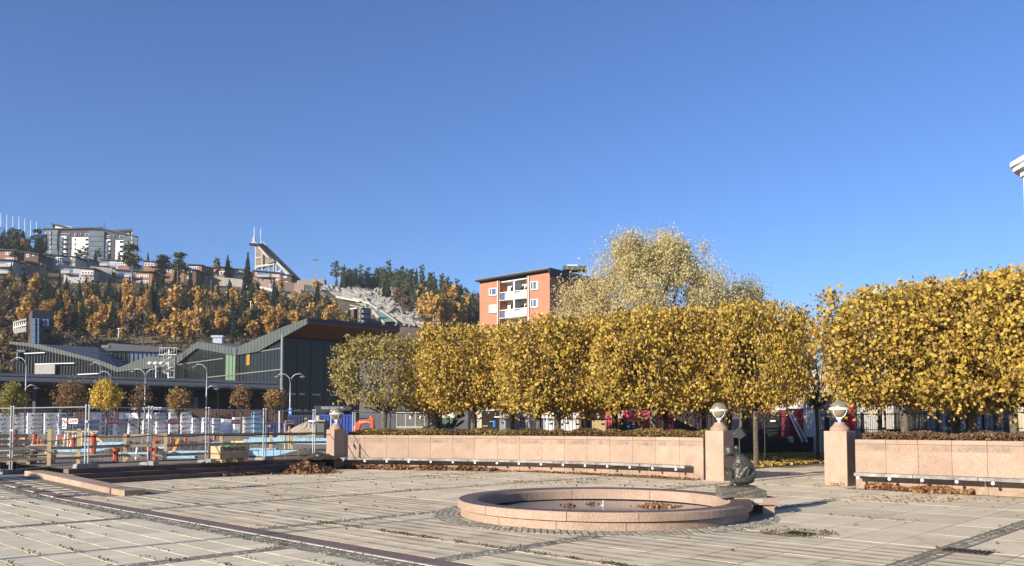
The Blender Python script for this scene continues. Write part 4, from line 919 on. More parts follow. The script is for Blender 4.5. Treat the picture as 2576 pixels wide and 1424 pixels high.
# dark soil heaps
m_dsoil = mat('dark_soil', (.11, .085, .06), .95, col2=(.06, .048, .035), scale=2, bump=.7, fine=(10, .3))
def heap(name, lb, cat, c, rx, ry, h, m, seed, grp=None):
    rg = random.Random(seed); b = MB(); n, k = 28, 9; V = []
    for j in range(k + 1):
        for i in range(n):
            a = 2*math.pi*i/n; t_ = j / k; r = (1 - t_) * (1 + .12 * math.sin(3*a + seed) + rg.uniform(-.05, .05)); V.append((c.x + rx*r*math.cos(a), c.y + ry*r*math.sin(a), c.z - .05 + h * (t_ ** 1.05) * (1 + rg.uniform(-.04, .04))))
    b.v = V; b.f = [(j*n+i, j*n+(i+1)%n, (j+1)*n+(i+1)%n, (j+1)*n+i) for j in range(k) for i in range(n)]; return tag(part(name, b, m, smooth=False), lb, cat, grp)
for i, (x, y, rx, h, lb) in enumerate(((hx(240), 1130, 1.3, .45, 'dark soil heap near the left white prop'), (hx(420), 1138, 1.6, .4, 'dark soil heap left of the thick orange pipe'), (hx(1120), 1136, 1.6, .5, 'dark soil heap behind the orange stand'), (hx(960), 1152, 1.0, .3, 'low soil heap by the timber post'), (gx(1950), 1140, 1.5, .35, 'soil bank behind the second fence joint'), (ix(1230), 1150, 1.4, .38, 'dark earth and roots near the left pillar'), (gx(600), 1118, 2.5, .4, 'dark bank behind the trestle at the left'), (hx(900), 1122, 3.5, .45, 'dark bank in the middle of the site'), (hx(1500), 1121, 3.0, .4, 'dark bank below the foam stacks'))): heap('soil_heap', lb, 'soil heap', SP(x, y), rx, rx * .7, h, m_dsoil, i, 'dark soil heaps on the site')
m_sand = mat('sand', (.44, .37, .27), .95, col2=(.36, .30, .21), scale=1.2, bump=.5, fine=(8, .12))
p = W(770, 1071, 64); heap('sand_heap', 'large pale sand heap in front of the blue containers', 'sand heap', Vector((p.x, p.y, .55)), 2.7, 2.2, 1.45, m_sand, 21)
p = W(800, 1071, 52); heap('sand_heap', 'low wide spread of pale sand left of the leftmost pillar', 'sand heap', Vector((p.x - 1.0, p.y, .45)), 4.2, 3.5, .55, m_sand, 22)
# pallets, trestle, crates at the left
def pallet(loc, rz, lb, tilt=None):
    t = thing('pallet', lb, 'pallet', loc, rz, 'timber pallets at the left end of the fence'); 
    for k in range(5): localpart('deck_board', MB().box((0, -.34 + .17 * k, .125), (1.2, .11, .022)), m_wood if random.random() < .4 else m_owood, t, False)
    for k in (-.55, 0, .55): localpart('bearer', MB().box((k, 0, .06), (.10, .8, .085)), m_owood, t, False)
    if tilt: t.rotation_euler = tilt
    return t
pb_ = SP(60, 1168, .2); names = ('bottom pallet of the pile at the left picture edge', 'second pallet up in the pile at the left', 'third pallet up in the pile at the left', 'top pallet of the pile at the left')
for k in range(4): pallet(Vector((pb_.x + .05 * k, pb_.y + .4, pb_.z - .02 + .15 * k)), .3 + .05 * k, names[k])
pallet(Vector((SP(gx(95), 1170).x, SP(gx(95), 1170).y + .1, .95)), 0, 'pale new pallet standing upright at the far left', (R(90), 0, R(75)))
tb = SP(gx(650), 1162); t = thing('timber_trestle', 'pale timber trestle with a box beam on top, left of the second fence post', 'trestle', tb, .15); t.scale = (.62, .62, .52)
localpart('top_beam', MB().box((0, 0, 1.02), (1.0, .3, .17)), m_wood, t, False)
for x in (-.32, .28): localpart('leg', MB().box((x, 0, .73), (.13, .13, .42)), m_wood, t, False)
localpart('lower_crate', MB().box((0, 0, .42), (.85, .5, .22)), m_owood, t, False)
for x in (-.3, -.05, .25): localpart('stand', MB().box((x, 0, .15), (.07, .4, .33)), m_owood, t, False)
localpart('brace', MB().bar((-.6, -.2, .1), (.3, -.2, .5), .03, .07), m_owood, t, False)
# timber frame in the middle left
t = thing('formwork_frame', 'pale timber formwork frame with a slanting brace behind the second fence joint', 'formwork', SP(gx(1340), 1129))
o = SP(gx(1340), 1129)
for x in (-.8, -.1, .6): localpart('stud', MB().box((x, 0, .45), (.08, .08, .9)), m_wood, t, False)
for z in (.86, .45): localpart('rail', MB().box((-.1, -.06, z), (1.7, .05, .08)), m_owood, t, False)
localpart('brace', MB().bar((.2, -.1, 1.0), (1.0, -.1, .3), .05, .10), m_wood, t, False)
# the long timber box with writing
A = GF(450 + 1700 * .2458, 1550 + 1045 * .2458, .55); B = GF(900 + 330 * .2458, 1550 + 1022 * .2458, .55); d = (B - A); L = d.length; d.normalize(); n = Vector((d.y, -d.x, 0)); 
n = -n if n.y > 0 else n; H_ = .40
t = thing('timber_box', 'long timber transport box with handwritten black words, standing on short blocks', 'box', A)
ctr = (A + B) / 2 - n * .24
for k in range(3): b = MB(); b.box(ctr + n * .24 + Vector((0, 0, H_ * (k + .5) / 3)), (L, .03, H_ / 3 - .008), math.atan2(d.y, d.x)); part('side_board', b, m_owood, t)
b = MB(); b.box(ctr + Vector((0, 0, H_ / 2 - .01)), (L - .06, .42, H_ - .03), math.atan2(d.y, d.x)); part('box_body', b, m_owood, t)
b = MB(); b.box(A - n * .22 - d * .0 + Vector((0, 0, H_ / 2)), (.05, .47, H_), math.atan2(d.y, d.x)); part('end_panel', b, m_wood, t)
for s in (.12, .5, .9): b = MB(); b.box(A + d * L * s - n * .24 + Vector((0, 0, -.07)), (.18, .45, .12), math.atan2(d.y, d.x)); part('support_block', b, m_wood, t)
put_text(text_mesh('Tio Bau Lot', .11, m_ink), t, A + d * L * .34 + Vector((0, 0, H_ * .78)) + n * .03, n)
put_text(text_mesh('CHENG', .045, m_ink), t, A + d * L * .74 + Vector((0, 0, H_ * .85)) + n * .03, n); put_text(text_mesh('DALIAN', .045, m_ink), t, A + d * L * .74 + Vector((0, 0, H_ * .70)) + n * .03, n)
# orange stand, green bag, yellow pipe
p = SP(hx(975), 1140); b = MB(); b.bar(p + Vector((-.1, 0, .02)), p + Vector((.05, 0, .36)), .06, .12); b.bar(p + Vector((.03, 0, .35)), p + Vector((.14, 0, .62)), .05, .10); tag(part('barrier_arm', b, mat('barrier_orange', (.8, .25, .03), .5)), 'orange slanted barrier piece in the middle of the site', 'barrier')
p = SP(hx(1830), 1127); heap('green_bag', 'bright green plastic bag above the timber box', 'bag', p + Vector((0, 0, .05)), .5, .3, .2, mat('green_plastic', (.08, .5, .12), .5), 31)
b = MB(); b.tube([SP(hx(1880), 1119) + Vector((0, 0, .15)), SP(ix(250), 1119) + Vector((0, 0, .15))], .09, 8); tag(part('yellow_pipe', b, mat('yellow_plastic', (.7, .5, .08), .5)), 'yellow pipe lying behind the timber box', 'pipe')
# ---- foam bundle stacks
m_foam = mat('white_foam_wrap', (.78, .80, .84), .45, col2=(.70, .72, .78), scale=1.2, rnd=.05, spec=.5); m_bfoam = mat('blue_foam_wrap', (.30, .52, .74), .5, col2=(.24, .45, .68), scale=2, rnd=.06)
me_bewi = text_mesh('BEWI', .17, m_ink, ext=.002); 
dotm = []
for v_ in range(3):
    b = MB(); rr = random.Random(v_)
    for side in (-1, 1):
        for q in range(4):
            r = rr.choice((.05, .075, .095)); cx_, cz = side * rr.uniform(.38, .60), rr.uniform(-.19, .19)
            b.poly([(cx_ + r*math.cos(2*math.pi*i/8), -.002, cz + r*math.sin(2*math.pi*i/8)) for i in range(8)])
    for z in (-.2,): b.box((0, -.002, z), (.44, .002, .02))
    dotm.append(b.mesh('printed_dots', [m_ink, m_ink_r, m_ink][v_]))
stacks = [(gx(-40), gx(165), 1039, 1), (gx(165), gx(400), 1039, 1), (gx(405), gx(680), 1039, 1), (gx(685), gx(905), 1039, 1), (gx(910), gx(1130), 1039, 1), (gx(1140), gx(1345), 1055, 1), (gx(1385), gx(1550), 1056.5, 1), (gx(1560), gx(1785), 1038.5, 1), (gx(1790), hx(0) + 32, 1054, 1), (hx(215), hx(400), 1053.5, 1), (hx(440), hx(640), 1053.5, 1), (hx(650), hx(830), 1038, 1), (hx(865), hx(1045), 1037, 1), (hx(1050), hx(1222), 1037, 1), (hx(1230), hx(1405), 1051, 1), (hx(1410), hx(1560), 1051, 1), (hx(1565), hx(1720), 1052, 1), (hx(1725), hx(1900), 1054, 0), (hx(1905), ix(235), 1050, 0), (ix(238), ix(385), 1049, 1), (ix(388), ix(520), 1036, 2)]
SD = 93.0
ordn = ['first', 'second', 'third', 'fourth', 'fifth', 'sixth', 'seventh', 'eighth', 'ninth', 'tenth', 'eleventh', 'twelfth', 'thirteenth', 'fourteenth', 'fifteenth', 'sixteenth', 'seventeenth', 'eighteenth', 'nineteenth', 'twentieth', 'twenty-first']
for i, (x0, x1, yt, kind) in enumerate(stacks):
    dd = SD + (i % 3) * .35 - (1.2 if i > 16 else 0); a, c = W(x0, 1071, dd), W(x1, 1071, dd); w = c.x - a.x - .04; zb = .60; zt = CAMH + (1071.4 - yt) / FD * dd; H_ = zt - zb; nb = max(2, round(H_ / .5))
    lb = (f'stack of white printed foam bundles, {ordn[i]} from the left' if kind == 1 else f'plain white wrapped foam stack, {ordn[i]} from the left' if kind == 0 else 'tall pale blue foam stack at the right end of the white ones')
    RT = R(35) + random.gauss(0, .02); FW = .88 * w / math.cos(RT); t = thing('foam_stack', lb, 'foam stack', (a.x + .12 * w, dd, zb), RT, 'stacks of insulation foam bundles')
    for q in range(nb):
        m_ = m_bfoam if kind == 2 else m_foam; o = localpart('foam_bundle', MB().box((FW / 2 + random.gauss(0, .012), .45, H_ * (q + .5) / nb), (FW, .9, H_ / nb - .015)), m_, t, False)
        bv = o.modifiers.new('b', 'BEVEL'); bv.width = .03; bv.segments = 2
        if kind:
            dt = link('printed_dots', dotm[(i + q) % 3], o, Vector((FW / 2, -.03, H_ * (q + .5) / nb)))
            for z in ((.10, -.07) if kind == 1 else (0,)):
                tx_ = link('lettering', me_bewi, o, Vector((FW / 2, -.032, H_ * (q + .5) / nb + z))); tx_.rotation_euler = (R(90), 0, 0); tx_.scale = (1.35, 1, 1)
# white wrapped blocks on top
for x0, x1, y0, y1, lb in ((gx(1440), gx(1600), 1056, 1038, 'plain white foam block lying beside the eighth stack'), (gx(1895), hx(165) - 0, 1054, 1038.3, 'bright white wrapped foam block on the ninth stack'), (hx(170), hx(415), 1053, 1038.8, 'white wrapped foam block on the tenth stack'), (hx(500), hx(650), 1053, 1040, 'white wrapped foam block left of the twelfth stack')):
    a, c = W(x0, y0, SD), W(x1, y1, SD); b = MB(); b.box(((a.x + c.x) / 2, SD + .6, (a.z + c.z) / 2), (c.x - a.x - .1, 1.2, c.z - a.z)); o = part('foam_block', b, m_foam, bevel=.05); tag(o, lb, 'foam block')
# ---- things behind the stacks
def wbox(name, lb, cat, x0, x1, yt, d, dep, m, zb=.0, yb=None, grp=None, bev=0.0, parent=None):
    a, c = W(x0, yt, d), W(x1, yt, d); z0 = zb if yb is None else W(x0, yb, d).z; b = MB(); b.box(((a.x + c.x) / 2, d + dep / 2, (z0 + a.z) / 2), (c.x - a.x, dep, a.z - z0)); o = part(name, b, m, parent, bevel=bev)
    if parent is None: tag(o, lb, cat, grp)
    return o
m_brownhoard = mat('brown_hoarding', (.055, .026, .015), .8, col2=(.035, .017, .01), scale=2)
t = thing('hoarding_fence', 'dark red-brown plank hoarding behind the foam stacks', 'fence', W(500, 1071, 99).to_2d().to_3d())
for k in range(64): wbox('plank', '', '', 170 + k * 8.5, 170 + k * 8.5 + 8.1, 1031 if k > 30 else 1036, 99, .05, m_brownhoard, zb=.5, parent=t)
t = thing('kiosk_roof', 'flat bright white canopy on thin posts behind the foam stacks', 'canopy', W(368, 1071, 96).to_2d().to_3d()); wbox('roof_slab', '', '', 331.5, 406, 1024.5, 96, 3, m_white, yb=1030.5, parent=t); wbox('roof_edge', '', '', 406.3, 440, 1030, 96.5, 3, mat('grey_roof', (.3, .3, .3), .6), yb=1035, parent=t)
for x in (345, 372, 378, 400): wbox('post', '', '', x, x + 2.5, 1031, 96.6, .2, m_galv, zb=.5, parent=t)
# blue containers
def container(lb, x0, x1, yt, d, m, name='container', doors=False, dep=2.4, grp=None, zb=.5, logo=None):
    a, c = W(x0, yt, d), W(x1, yt, d); w = c.x - a.x; h = a.z - zb; t = thing(name, lb, 'container', ((a.x + c.x) / 2, d, zb), 0, grp)
    localpart('body', MB().box((0, dep / 2, h / 2), (w - .1, dep - .1, h - .1)), m, t, False)
    b = MB(); k = 0; x = -w / 2 + .15
    while x < w / 2 - .15: b.box((x + .06, -.0 + .02, h / 2), (.12, .06, h - .22)); x += .28
    localpart('corrugation', b, m, t, False)
    for sx in (-1, 1): localpart('corner_post', MB().box((sx * (w / 2 - .06), .06, h / 2), (.12, .16, h)), m, t, False)
    for z in (.07, h - .07): localpart('rail', MB().box((0, .05, z), (w - .24, .14, .14)), m, t, False)
    if doors:
        for x in (-.32, -.1, .1, .32): localpart('door_bar', MB().tube([(w * x, -.05, .15), (w * x, -.05, h - .15)], .03, 6), m_galv, t, False)
    return t, w, h
m_blue2 = mat('cobalt_paint', (.02, .06, .32), .5, col2=(.015, .045, .25))
T1, w1, h1 = container('low dark blue waste container left of the sand heap', ix(580), ix(942), gy(450), 70, m_navy)
T2, w2, h2 = container('taller navy container behind the sand heap with a small round logo', ix(945), ix(1370), gy(345), 74, m_navy)
T3, w3, h3 = container('cobalt blue container behind the left pillar lamp', ix(1455), ix(1985), gy(335), 72, m_blue2)
for T_, x, z in ((T1, -.6, h1 * .75), (T2, .4, h2 * .85)):
    for q, (cc_, dx) in enumerate((((.12, .26, .08), 0), ((.32, .12, .06), .12))):
        b = MB(); b.poly([(x + dx + .1*math.cos(2*math.pi*i/14), -.06 - .003 * q, z + .1*math.sin(2*math.pi*i/14)) for i in range(14)]); localpart('logo_spot', b, mat('logo_' + ('green', 'orange')[q], cc_, .6), T_, False)
t = thing('site_shed', 'small dark shed with a pale sloping lid by the sand heap', 'shed', W(803, 1071, 62).to_2d().to_3d()); wbox('body', '', '', ix(1380), ix(1530), gy(445), 62, 2, mat('shed_grey', (.12, .12, .11), .8), parent=t); wbox('roof', '', '', ix(1370), ix(1540), gy(425), 61.7, 2.4, m_sand, yb=gy(444), parent=t)
wbox('rubble_bag', 'pale grey rubble bag behind the shed', 'bag', ix(1375), ix(1460), gy(350), 66, 1, mat('bag_grey', (.5, .5, .45), .9), bev=.1)
p = W(ix(1340), gy(440), 60); b = MB(); b.box(p, (.55, .15, .12)); tag(part('work_lamp', b, m_white), 'small white bar lamp on a fence post before the sand heap', 'lamp')
# wooden fence post with pipe etc
for i, (x, y0, y1, m_, lb) in enumerate(((ix(815), gy(275), gy(620), m_whitep, 'thin white pole before the dark blue container'), (ix(905), gy(480), gy(900), m_owood, 'brown timber pole just left of the parking sign'), (ix(975), gy(520), gy(640), m_owood, 'timber pole carrying a rope loop below the parking sign'))):
    d_ = 60 if i == 0 else 40; a, c = W(x, y1, d_), W(x, y0, d_); b = MB(); b.tube([Vector((a.x, a.y, .4)), c], .05, 6); tag(part('site_pole', b, m_), lb, 'pole')
# ------------------------------------------------------------------ station
def dx4(z): return z * .17947
def dy4(z): return 766.66 + z * .17947
def ex(z): return 415.28 + z * .17947
m_zinc = mat('grey_green_zinc', (.085, .098, .092), .6, metal=0, col2=(.07, .08, .075), scale=.5, spec=.5)
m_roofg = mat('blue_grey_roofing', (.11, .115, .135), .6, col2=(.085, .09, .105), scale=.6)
m_darkf = mat('dark_cladding_and_shade', (.022, .028, .045), .5, col2=(.016, .02, .034))
m_void = mat('painted_dark_interior', (.02, .018, .016), .9)  # near-black colour standing in for shade in openings and under roofs
m_soffit = mat('orange_wood_soffit', (.17, .075, .025), .65, col2=(.13, .055, .02), scale=1.5)
m_mull = mat('grey_mullion', (.05, .052, .05), .5)
m_canopy = mat('canopy_roofing', (.20, .21, .225), .6, col2=(.16, .165, .18), scale=.6)
m_mull2 = mat('light_mullion', (.19, .195, .19), .5)
m_win = bpy.data.materials.new('dark_window_glass'); m_win.use_nodes = True; q = m_win.node_tree.nodes['Principled BSDF']; q.inputs['Base Color'].default_value = (.014, .017, .015, 1); q.inputs['Roughness'].default_value = .12; q.inputs['IOR'].default_value = 1.35
m_win2 = bpy.data.materials.new('blue_window_glass'); m_win2.use_nodes = True; q = m_win2.node_tree.nodes['Principled BSDF']; q.inputs['Base Color'].default_value = (.08, .12, .19, 1); q.inputs['Roughness'].default_value = .15; q.inputs['IOR'].default_value = 1.6
PL = Plane(442, 149, 714, 118)
tipP = PL.p(775, 799.5)
back = -PL.n
def hall_front(px_list, off=0.0): return [PL.p(x, y, off) for x, y in px_list]
st_ = thing('station_hall', 'station hall with zigzag grey roof edge and dark glass walls, large overhang at its right', 'building', (PL.p(714, 1071).x, PL.p(714, 1071).y, 0))
top = [(443, 898.6), (496, 859.5), (594.8, 874), (713, 822), (775, 799.5)]; bot = [(775, 813.7), (717, 845.7), (648.6, 884.3), (591, 894.5), (494, 876.5), (442, 917.5)]
# fascia: standing-seam panels, one by one
def interp(pts, x):
    pts = sorted(pts); xs = [p[0] for p in pts]; ys = [p[1] for p in pts]; return float(np.interp(x, xs, ys))
x = 443.0
while x < 774:
    x2 = min(x + 8.2, 775); lst = [x] + [k for k in (496, 594.8, 713) if x < k < x2] + [x2]
    tp_ = [PL.p(k, interp(top, k), .35) for k in lst]; bt_ = [PL.p(k, interp(bot, k), .35) for k in lst][::-1]
    b = MB(); b.prism(tp_ + bt_, back * .3); b.prism([tp_[0] + PL.n*.0, tp_[0] + (tp_[-1]-tp_[0]).normalized()*.06, bt_[-1] + (tp_[-1]-tp_[0]).normalized()*.06, bt_[-1]], PL.n * .05)
    part('fascia_panel', b, m_zinc, st_); x = x2
for (xa, ya), (xb, yb) in zip(top[:-1], top[1:]):
    a, c = PL.p(xa, ya, .04), PL.p(xb, yb, .04); b = MB(); b.prism([a, c, c + Vector((0, 0, -.5)), a + Vector((0, 0, -.5))], back * 13); part('roof', b, m_roofg, st_)
# glass wall on the left face
x = 446.0; rails = [(446, 917.5, 562, 901.5), (520, 949.8, 713, 928.5), (648, 885, 713, 875)]
while x < 713:
    x2 = min(x + 8.7, 713); yb0 = 1046; tp_ = [PL.p(x, interp(bot, x) - 1, -.1), PL.p(x2, interp(bot, x2) - 1, -.1)]; lo = [Vector((tp_[1].x, tp_[1].y, .3)), Vector((tp_[0].x, tp_[0].y, .3))]
    b = MB(); b.prism(tp_ + lo, back * .1); o = part('glass_pane', b, m_win, st_)
    if x + 8 > 568 and x < 588: o.data.materials[0] = mat('green_lit_glass', (.16, .25, .15), .3)
    b = MB(); q0 = tp_[0] + PL.n * .06; b.prism([q0, q0 + PL.u * .09, Vector(((q0 + PL.u * .09).x, (q0 + PL.u * .09).y, .3)), Vector((q0.x, q0.y, .3))], back * .15); part('mullion', b, m_mull, st_); x = x2
for xa, ya, xb, yb in rails: b = MB(); b.bar(PL.p(xa, ya, .03), PL.p(xb, yb, .03), .10, .16); part('rail', b, m_mull2, st_)
b = MB(); b.box((PL.p(625, 900, .02)), (.01, .01, .01)); b = MB(); q0, q1 = PL.p(620, 892, .02), PL.p(628, 918, .02); b.prism([q0, Vector((q1.x, q1.y, q0.z)), q1, Vector((q0.x, q0.y, q1.z))], back * .03); part('orange_banner', b, mat('banner_orange', (.35, .18, .03), .7), st_)
for xx in (592, 440): b = MB(); q0 = PL.p(xx, 896 if xx > 500 else 915, .6); b.tube([q0 + Vector((0, 0, 1.3)), q0, Vector((q0.x, q0.y, 3))], .13, 8); part('downpipe', b, m_mull2, st_)
# front glass wall running back to the right
C0 = PL.p(714, 846, -.1); zc = C0.z; fd = Vector((-PL.n.x, -PL.n.y, 0)); fn = Vector((fd.y, -fd.x, 0)); ztip = PL.p(775, 813.7).z
for k in range(13):
    a = Vector((C0.x, C0.y, 0)) + fd * (k * 2.2); c = a + fd * 2.2; b = MB(); b.prism([a + Vector((0,0,.2)), c + Vector((0,0,.2)), c + Vector((0,0,zc)), a + Vector((0,0,zc))], -fn * .1); part('glass_pane', b, m_win, st_)
    b = MB(); b.box(a + fn * .05 + Vector((0, 0, zc / 2)), (.10, .16, zc), math.atan2(fd.y, fd.x)); part('mullion', b, m_mull, st_)
for z in (3.2, 5.3, 8.2, 11.3): 
    a = Vector((C0.x, C0.y, z)); b = MB(); b.bar(a + fn * .08, a + fd * 28 + fn * .08, .10, .14); part('rail', b, m_mull, st_)
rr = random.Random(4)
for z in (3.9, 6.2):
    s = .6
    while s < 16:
        L = rr.uniform(.5, 1.6); a = Vector((C0.x, C0.y, z)) + fd * s + fn * .03; b = MB(); b.bar(a, a + fd * L, .04, .22); part('painted_light_strip', b, mat('painted_pale_light', (.5, .5, .47), .6), st_); s += L + rr.uniform(.3, 1.8)  # pale bars on the glass stand in for light strips inside
b = MB(); b.tube([Vector((C0.x, C0.y, 0)) + PL.n * .35 + fn * .3, Vector((C0.x, C0.y, zc + .2)) + PL.n * .35 + fn * .3], .22, 10); part('corner_column', b, m_mull2, st_)
tp0 = PL.p(775, 799.5, .35); tb0 = PL.p(775, 813.7, .35)
b = MB(); b.prism([tp0, tb0, tb0 + fd * 15, tp0 + fd * 15], -fn * .3); part('front_fascia', b, m_darkf, st_)  # the shade on this side of the fascia is put into a darker colour
b = MB(); q0 = PL.p(717, 845.7, .3); b.prism([tb0, tb0 + fd * 15, q0 + fd * 15, q0], Vector((0, 0, .15))); part('soffit', b, m_soffit, st_)
vt = PL.p(550, 866, -4); b = MB(); b.box(vt + Vector((0, 0, .2)), (1.6, 1.4, 2.0)); part('roof_ventilator', b, mat('pale_metal', (.4, .42, .46), .5), st_); b = MB(); b.box(vt + Vector((0, 0, 1.3)), (2.1, 1.8, .35)); part('ventilator_cap', b, mat('pale_metal', (.4, .42, .46), .5), st_)
b = MB(); b.bar(PL.p(555, 868, -3), PL.p(580, 873, -3), .4, .3); part('roof_duct', b, m_white, st_)
# RESECENTRUM over the entrance
EN = W(836, 1026, 101); bb = thing('entrance_canopy', 'dark entrance canopy with the word RESECENTRUM, behind the left pillar lamp', 'canopy', (EN.x, 101, 0))
wbox('fascia', '', '', 790, 880, 1021, 101, .5, m_darkf, yb=1033, parent=bb); wbox('wall', '', '', 792, 878, 1033, 102.5, .3, m_void, zb=.3, parent=bb)
tm = text_mesh('RESECENTRUM', .30, mat('sign_grey', (.62, .64, .66), .5), ext=.02); sc = (W(863, 1026, 100.9) - W(809, 1026, 100.9)).x / (max(v.co.x for v in tm.vertices) - min(v.co.x for v in tm.vertices))
o = put_text(tm, bb, (W(836, 1026, 100.9).x, 100.95, W(836, 1026.6, 100.9).z), Vector((0, -1, 0))); o.scale = (sc, 1.0, 1)
# left lower hall
PB = Plane(0, 150, 442, 150); hl = thing('station_wing', 'lower station wing at the left with a long sloping grey roof edge and glass wall', 'building', (PB.p(200, 1071).x, 150, 0))
top1 = [(23, 858.9), (72, 862.8), (100.5, 866.3), (249.5, 905.8), (298, 924.7), (373.5, 896), (411, 899.5), (443, 901)]; bot1 = [(23, 865), (77, 872.6), (152.6, 891.5), (237, 911), (293, 936), (411, 923), (443, 917)]
x = 23.0
while x < 443:
    x2 = min(x + 7.4, 443); lst = [x] + [k[0] for k in top1 if x < k[0] < x2] + [x2]; tp_ = [PB.p(k, interp(top1, k), .3) for k in lst]; bt_ = [PB.p(k, interp(bot1, k), .3) for k in lst][::-1]
    b = MB(); b.prism(tp_ + bt_, Vector((0, .4, 0))); b.prism([tp_[0], tp_[0] + Vector((.06, 0, 0)), bt_[-1] + Vector((.06, 0, 0)), bt_[-1]], Vector((0, -.05, 0))); part('fascia_panel', b, m_zinc, hl)
    if x > 45:
        t0, t1 = PB.p(x, interp(bot1, x) - 1), PB.p(x2, interp(bot1, x2) - 1); b = MB(); b.prism([t0, t1, Vector((t1.x, t1.y, 3)), Vector((t0.x, t0.y, 3))], Vector((0, .1, 0))); part('glass_pane', b, m_win, hl)
        b = MB(); b.box((t0.x, t0.y - .08, (t0.z + 3) / 2), (.09, .14, t0.z - 3)); part('mullion', b, m_mull, hl)
    x = x2
PB2 = Plane(0, 184, 442, 184); f_ = lambda x, y: PB.p(x, y, .1); g_ = lambda x, y: PB2.p(x, y)
b = MB(); b.poly([f_(100.5, 866.5), f_(249.5, 906), f_(298, 924.9), g_(327, 914), g_(246, 873.5)]); part('roof', b, m_roofg, hl)
for xa, ya, xb, yb, tt_ in ((176, 884, 285, 890.5, .3), (252, 905, 320, 907.5, .3)): b = MB(); b.bar(PB.p(xa, ya, -12), PB.p(xb, yb, -14), .15, .25); part('roof_step', b, m_darkf, hl)
b = MB(); b.poly([f_(298, 925), f_(373.5, 896.2), f_(411, 899.7), f_(443, 901), g_(443, 899), g_(380, 895), g_(327, 913)]); part('roof', b, m_zinc, hl)
for xa, xb, ya, yb, m_ in ((88, 138, 917, 941, mat('pale_concrete', (.4, .38, .34), .9)), (41, 45, 884, 907, m_zinc), (41, 63, 880, 886, m_zinc)): wbox('base_wall', '', '', xa, xb, ya, 149.2, .4, m_, yb=yb, parent=hl)
for xa, xb, y in ((61, 113, 888.5), (88, 187, 915), (195, 250, 941)): b = MB(); b.bar(W(xa, y + 1, 149.4), W(xb, y - 1.5, 149.4), .1, .16); part('rail', b, m_white, hl)
for k in range(5): b = MB(); b.bar(W(86, 901 + k * 3, 151), W(138, 895 + k * 3.4, 151), .08, .14); part('interior_rail', b, m_mull2, hl)
ub = thing('upper_station_box', 'dark flat-roofed upper station floor with blue windows behind the wing roof', 'building', (W(340, 1071, 176).x, 176, 0))
b = MB(); q = [W(x, y, 176) for x, y in ((256, 875.5), (275.5, 863), (423.6, 874.4), (402, 885.5), (269, 882))]; b.prism(q, Vector((0, 8, 0))); part('roof', b, m_darkf, ub)
wbox('edge', '', '', 255, 275, 868, 175.8, .3, m_zinc, yb=875, parent=ub)
for k in range(12): 
    xa = 269 + k * 11; wbox('window', '', '', xa + .6, xa + 10.4, 882 + (xa - 269) * .02, 177, .2, m_win2 if k > 4 else m_win, yb=912, parent=ub); wbox('mullion', '', '', xa - .6, xa + .6, 882, 176.8, .3, m_darkf, yb=912, parent=ub)
# tower with footbridge
tw = thing('lift_tower', 'dark clad lift tower with tall blue window and a footbridge at its left', 'tower', (W(100, 1071, 186).x, 186, 0))
def cprism(name, pts, m, par, zb, zt): b = MB(); b.prism([Vector((p.x, p.y, zb)) for p in pts], (0, 0, zt - zb)); return part(name, b, m, par)
za = W(74.5, 779, 185).z; pA, pB, pC, pD = W(74.5, 1071, 185), W(104, 1071, 186.2), W(128, 1071, 187.2), W(66, 1071, 193)
bk = (pD - pA)
cprism('shaft', [pA, pB, pB + bk, pD], m_darkf, tw, 5, za); cprism('upper_room', [pB, pC, pC + bk, pB + bk], m_darkf, tw, W(110, 829.5, 187).z, za)
m_sidebrick = mat('brown_striped_cladding', (.10, .075, .06), .8, col2=(.06, .045, .04), scale=1.0)
q = (pD - pA).normalized(); nn = Vector((q.y, -q.x, 0)); nn = nn if nn.x < 0 else -nn
for k in range(16): z0 = 8 + (za - 8) * k / 16; b = MB(); b.prism([pA + nn*.05 + Vector((0,0,z0 - CAMH)), pD + nn*.05 + Vector((0,0,z0 - CAMH)), pD + nn*.05 + Vector((0,0,z0 - CAMH + (za - 8)/16 - .05)), pA + nn*.05 + Vector((0,0,z0 - CAMH + (za-8)/16 - .05))], nn * .08); part('cladding_band', b, m_sidebrick, tw)
for cx_ in range(2):
    for cy_ in range(4): wbox('tall_window_pane', '', '', 79.5 + cx_ * 9.6, 88.6 + cx_ * 9.6, 801 + cy_ * 16, 184.7 + .35 * cx_, .2, m_win2, yb=816 + cy_ * 16, parent=tw)
    for cy_ in range(2): wbox('window_pane', '', '', 104.5 + cx_ * 9.2, 113.2 + cx_ * 9.2, 803 + cy_ * 9, 186.0 + .3 * cx_, .2, m_win2, yb=811.5 + cy_ * 9, parent=tw)
br = thing('footbridge', 'white railed covered footbridge reaching left from the lift tower', 'bridge', (W(50, 1071, 192).x, 192, 0))
for (xa, ya, xb, yb, w_) in ((35, 811, 67, 803, .4), (35, 835, 66, 829, .9), (36, 824, 66, 817, .2)):
    for dd_ in (190, 193): b = MB(); b.bar(W(xa, ya, dd_), W(xb, yb, dd_ - .5), .2, w_); part('beam', b, m_mull2 if w_ > .3 else m_whitep, br)
for k in range(7): x_ = 35 + k * 5; b = MB(); b.bar(W(x_, 811 - k * 1.3, 190), W(x_, 835 - k * 1, 190), .15); part('post', b, m_whitep, br)
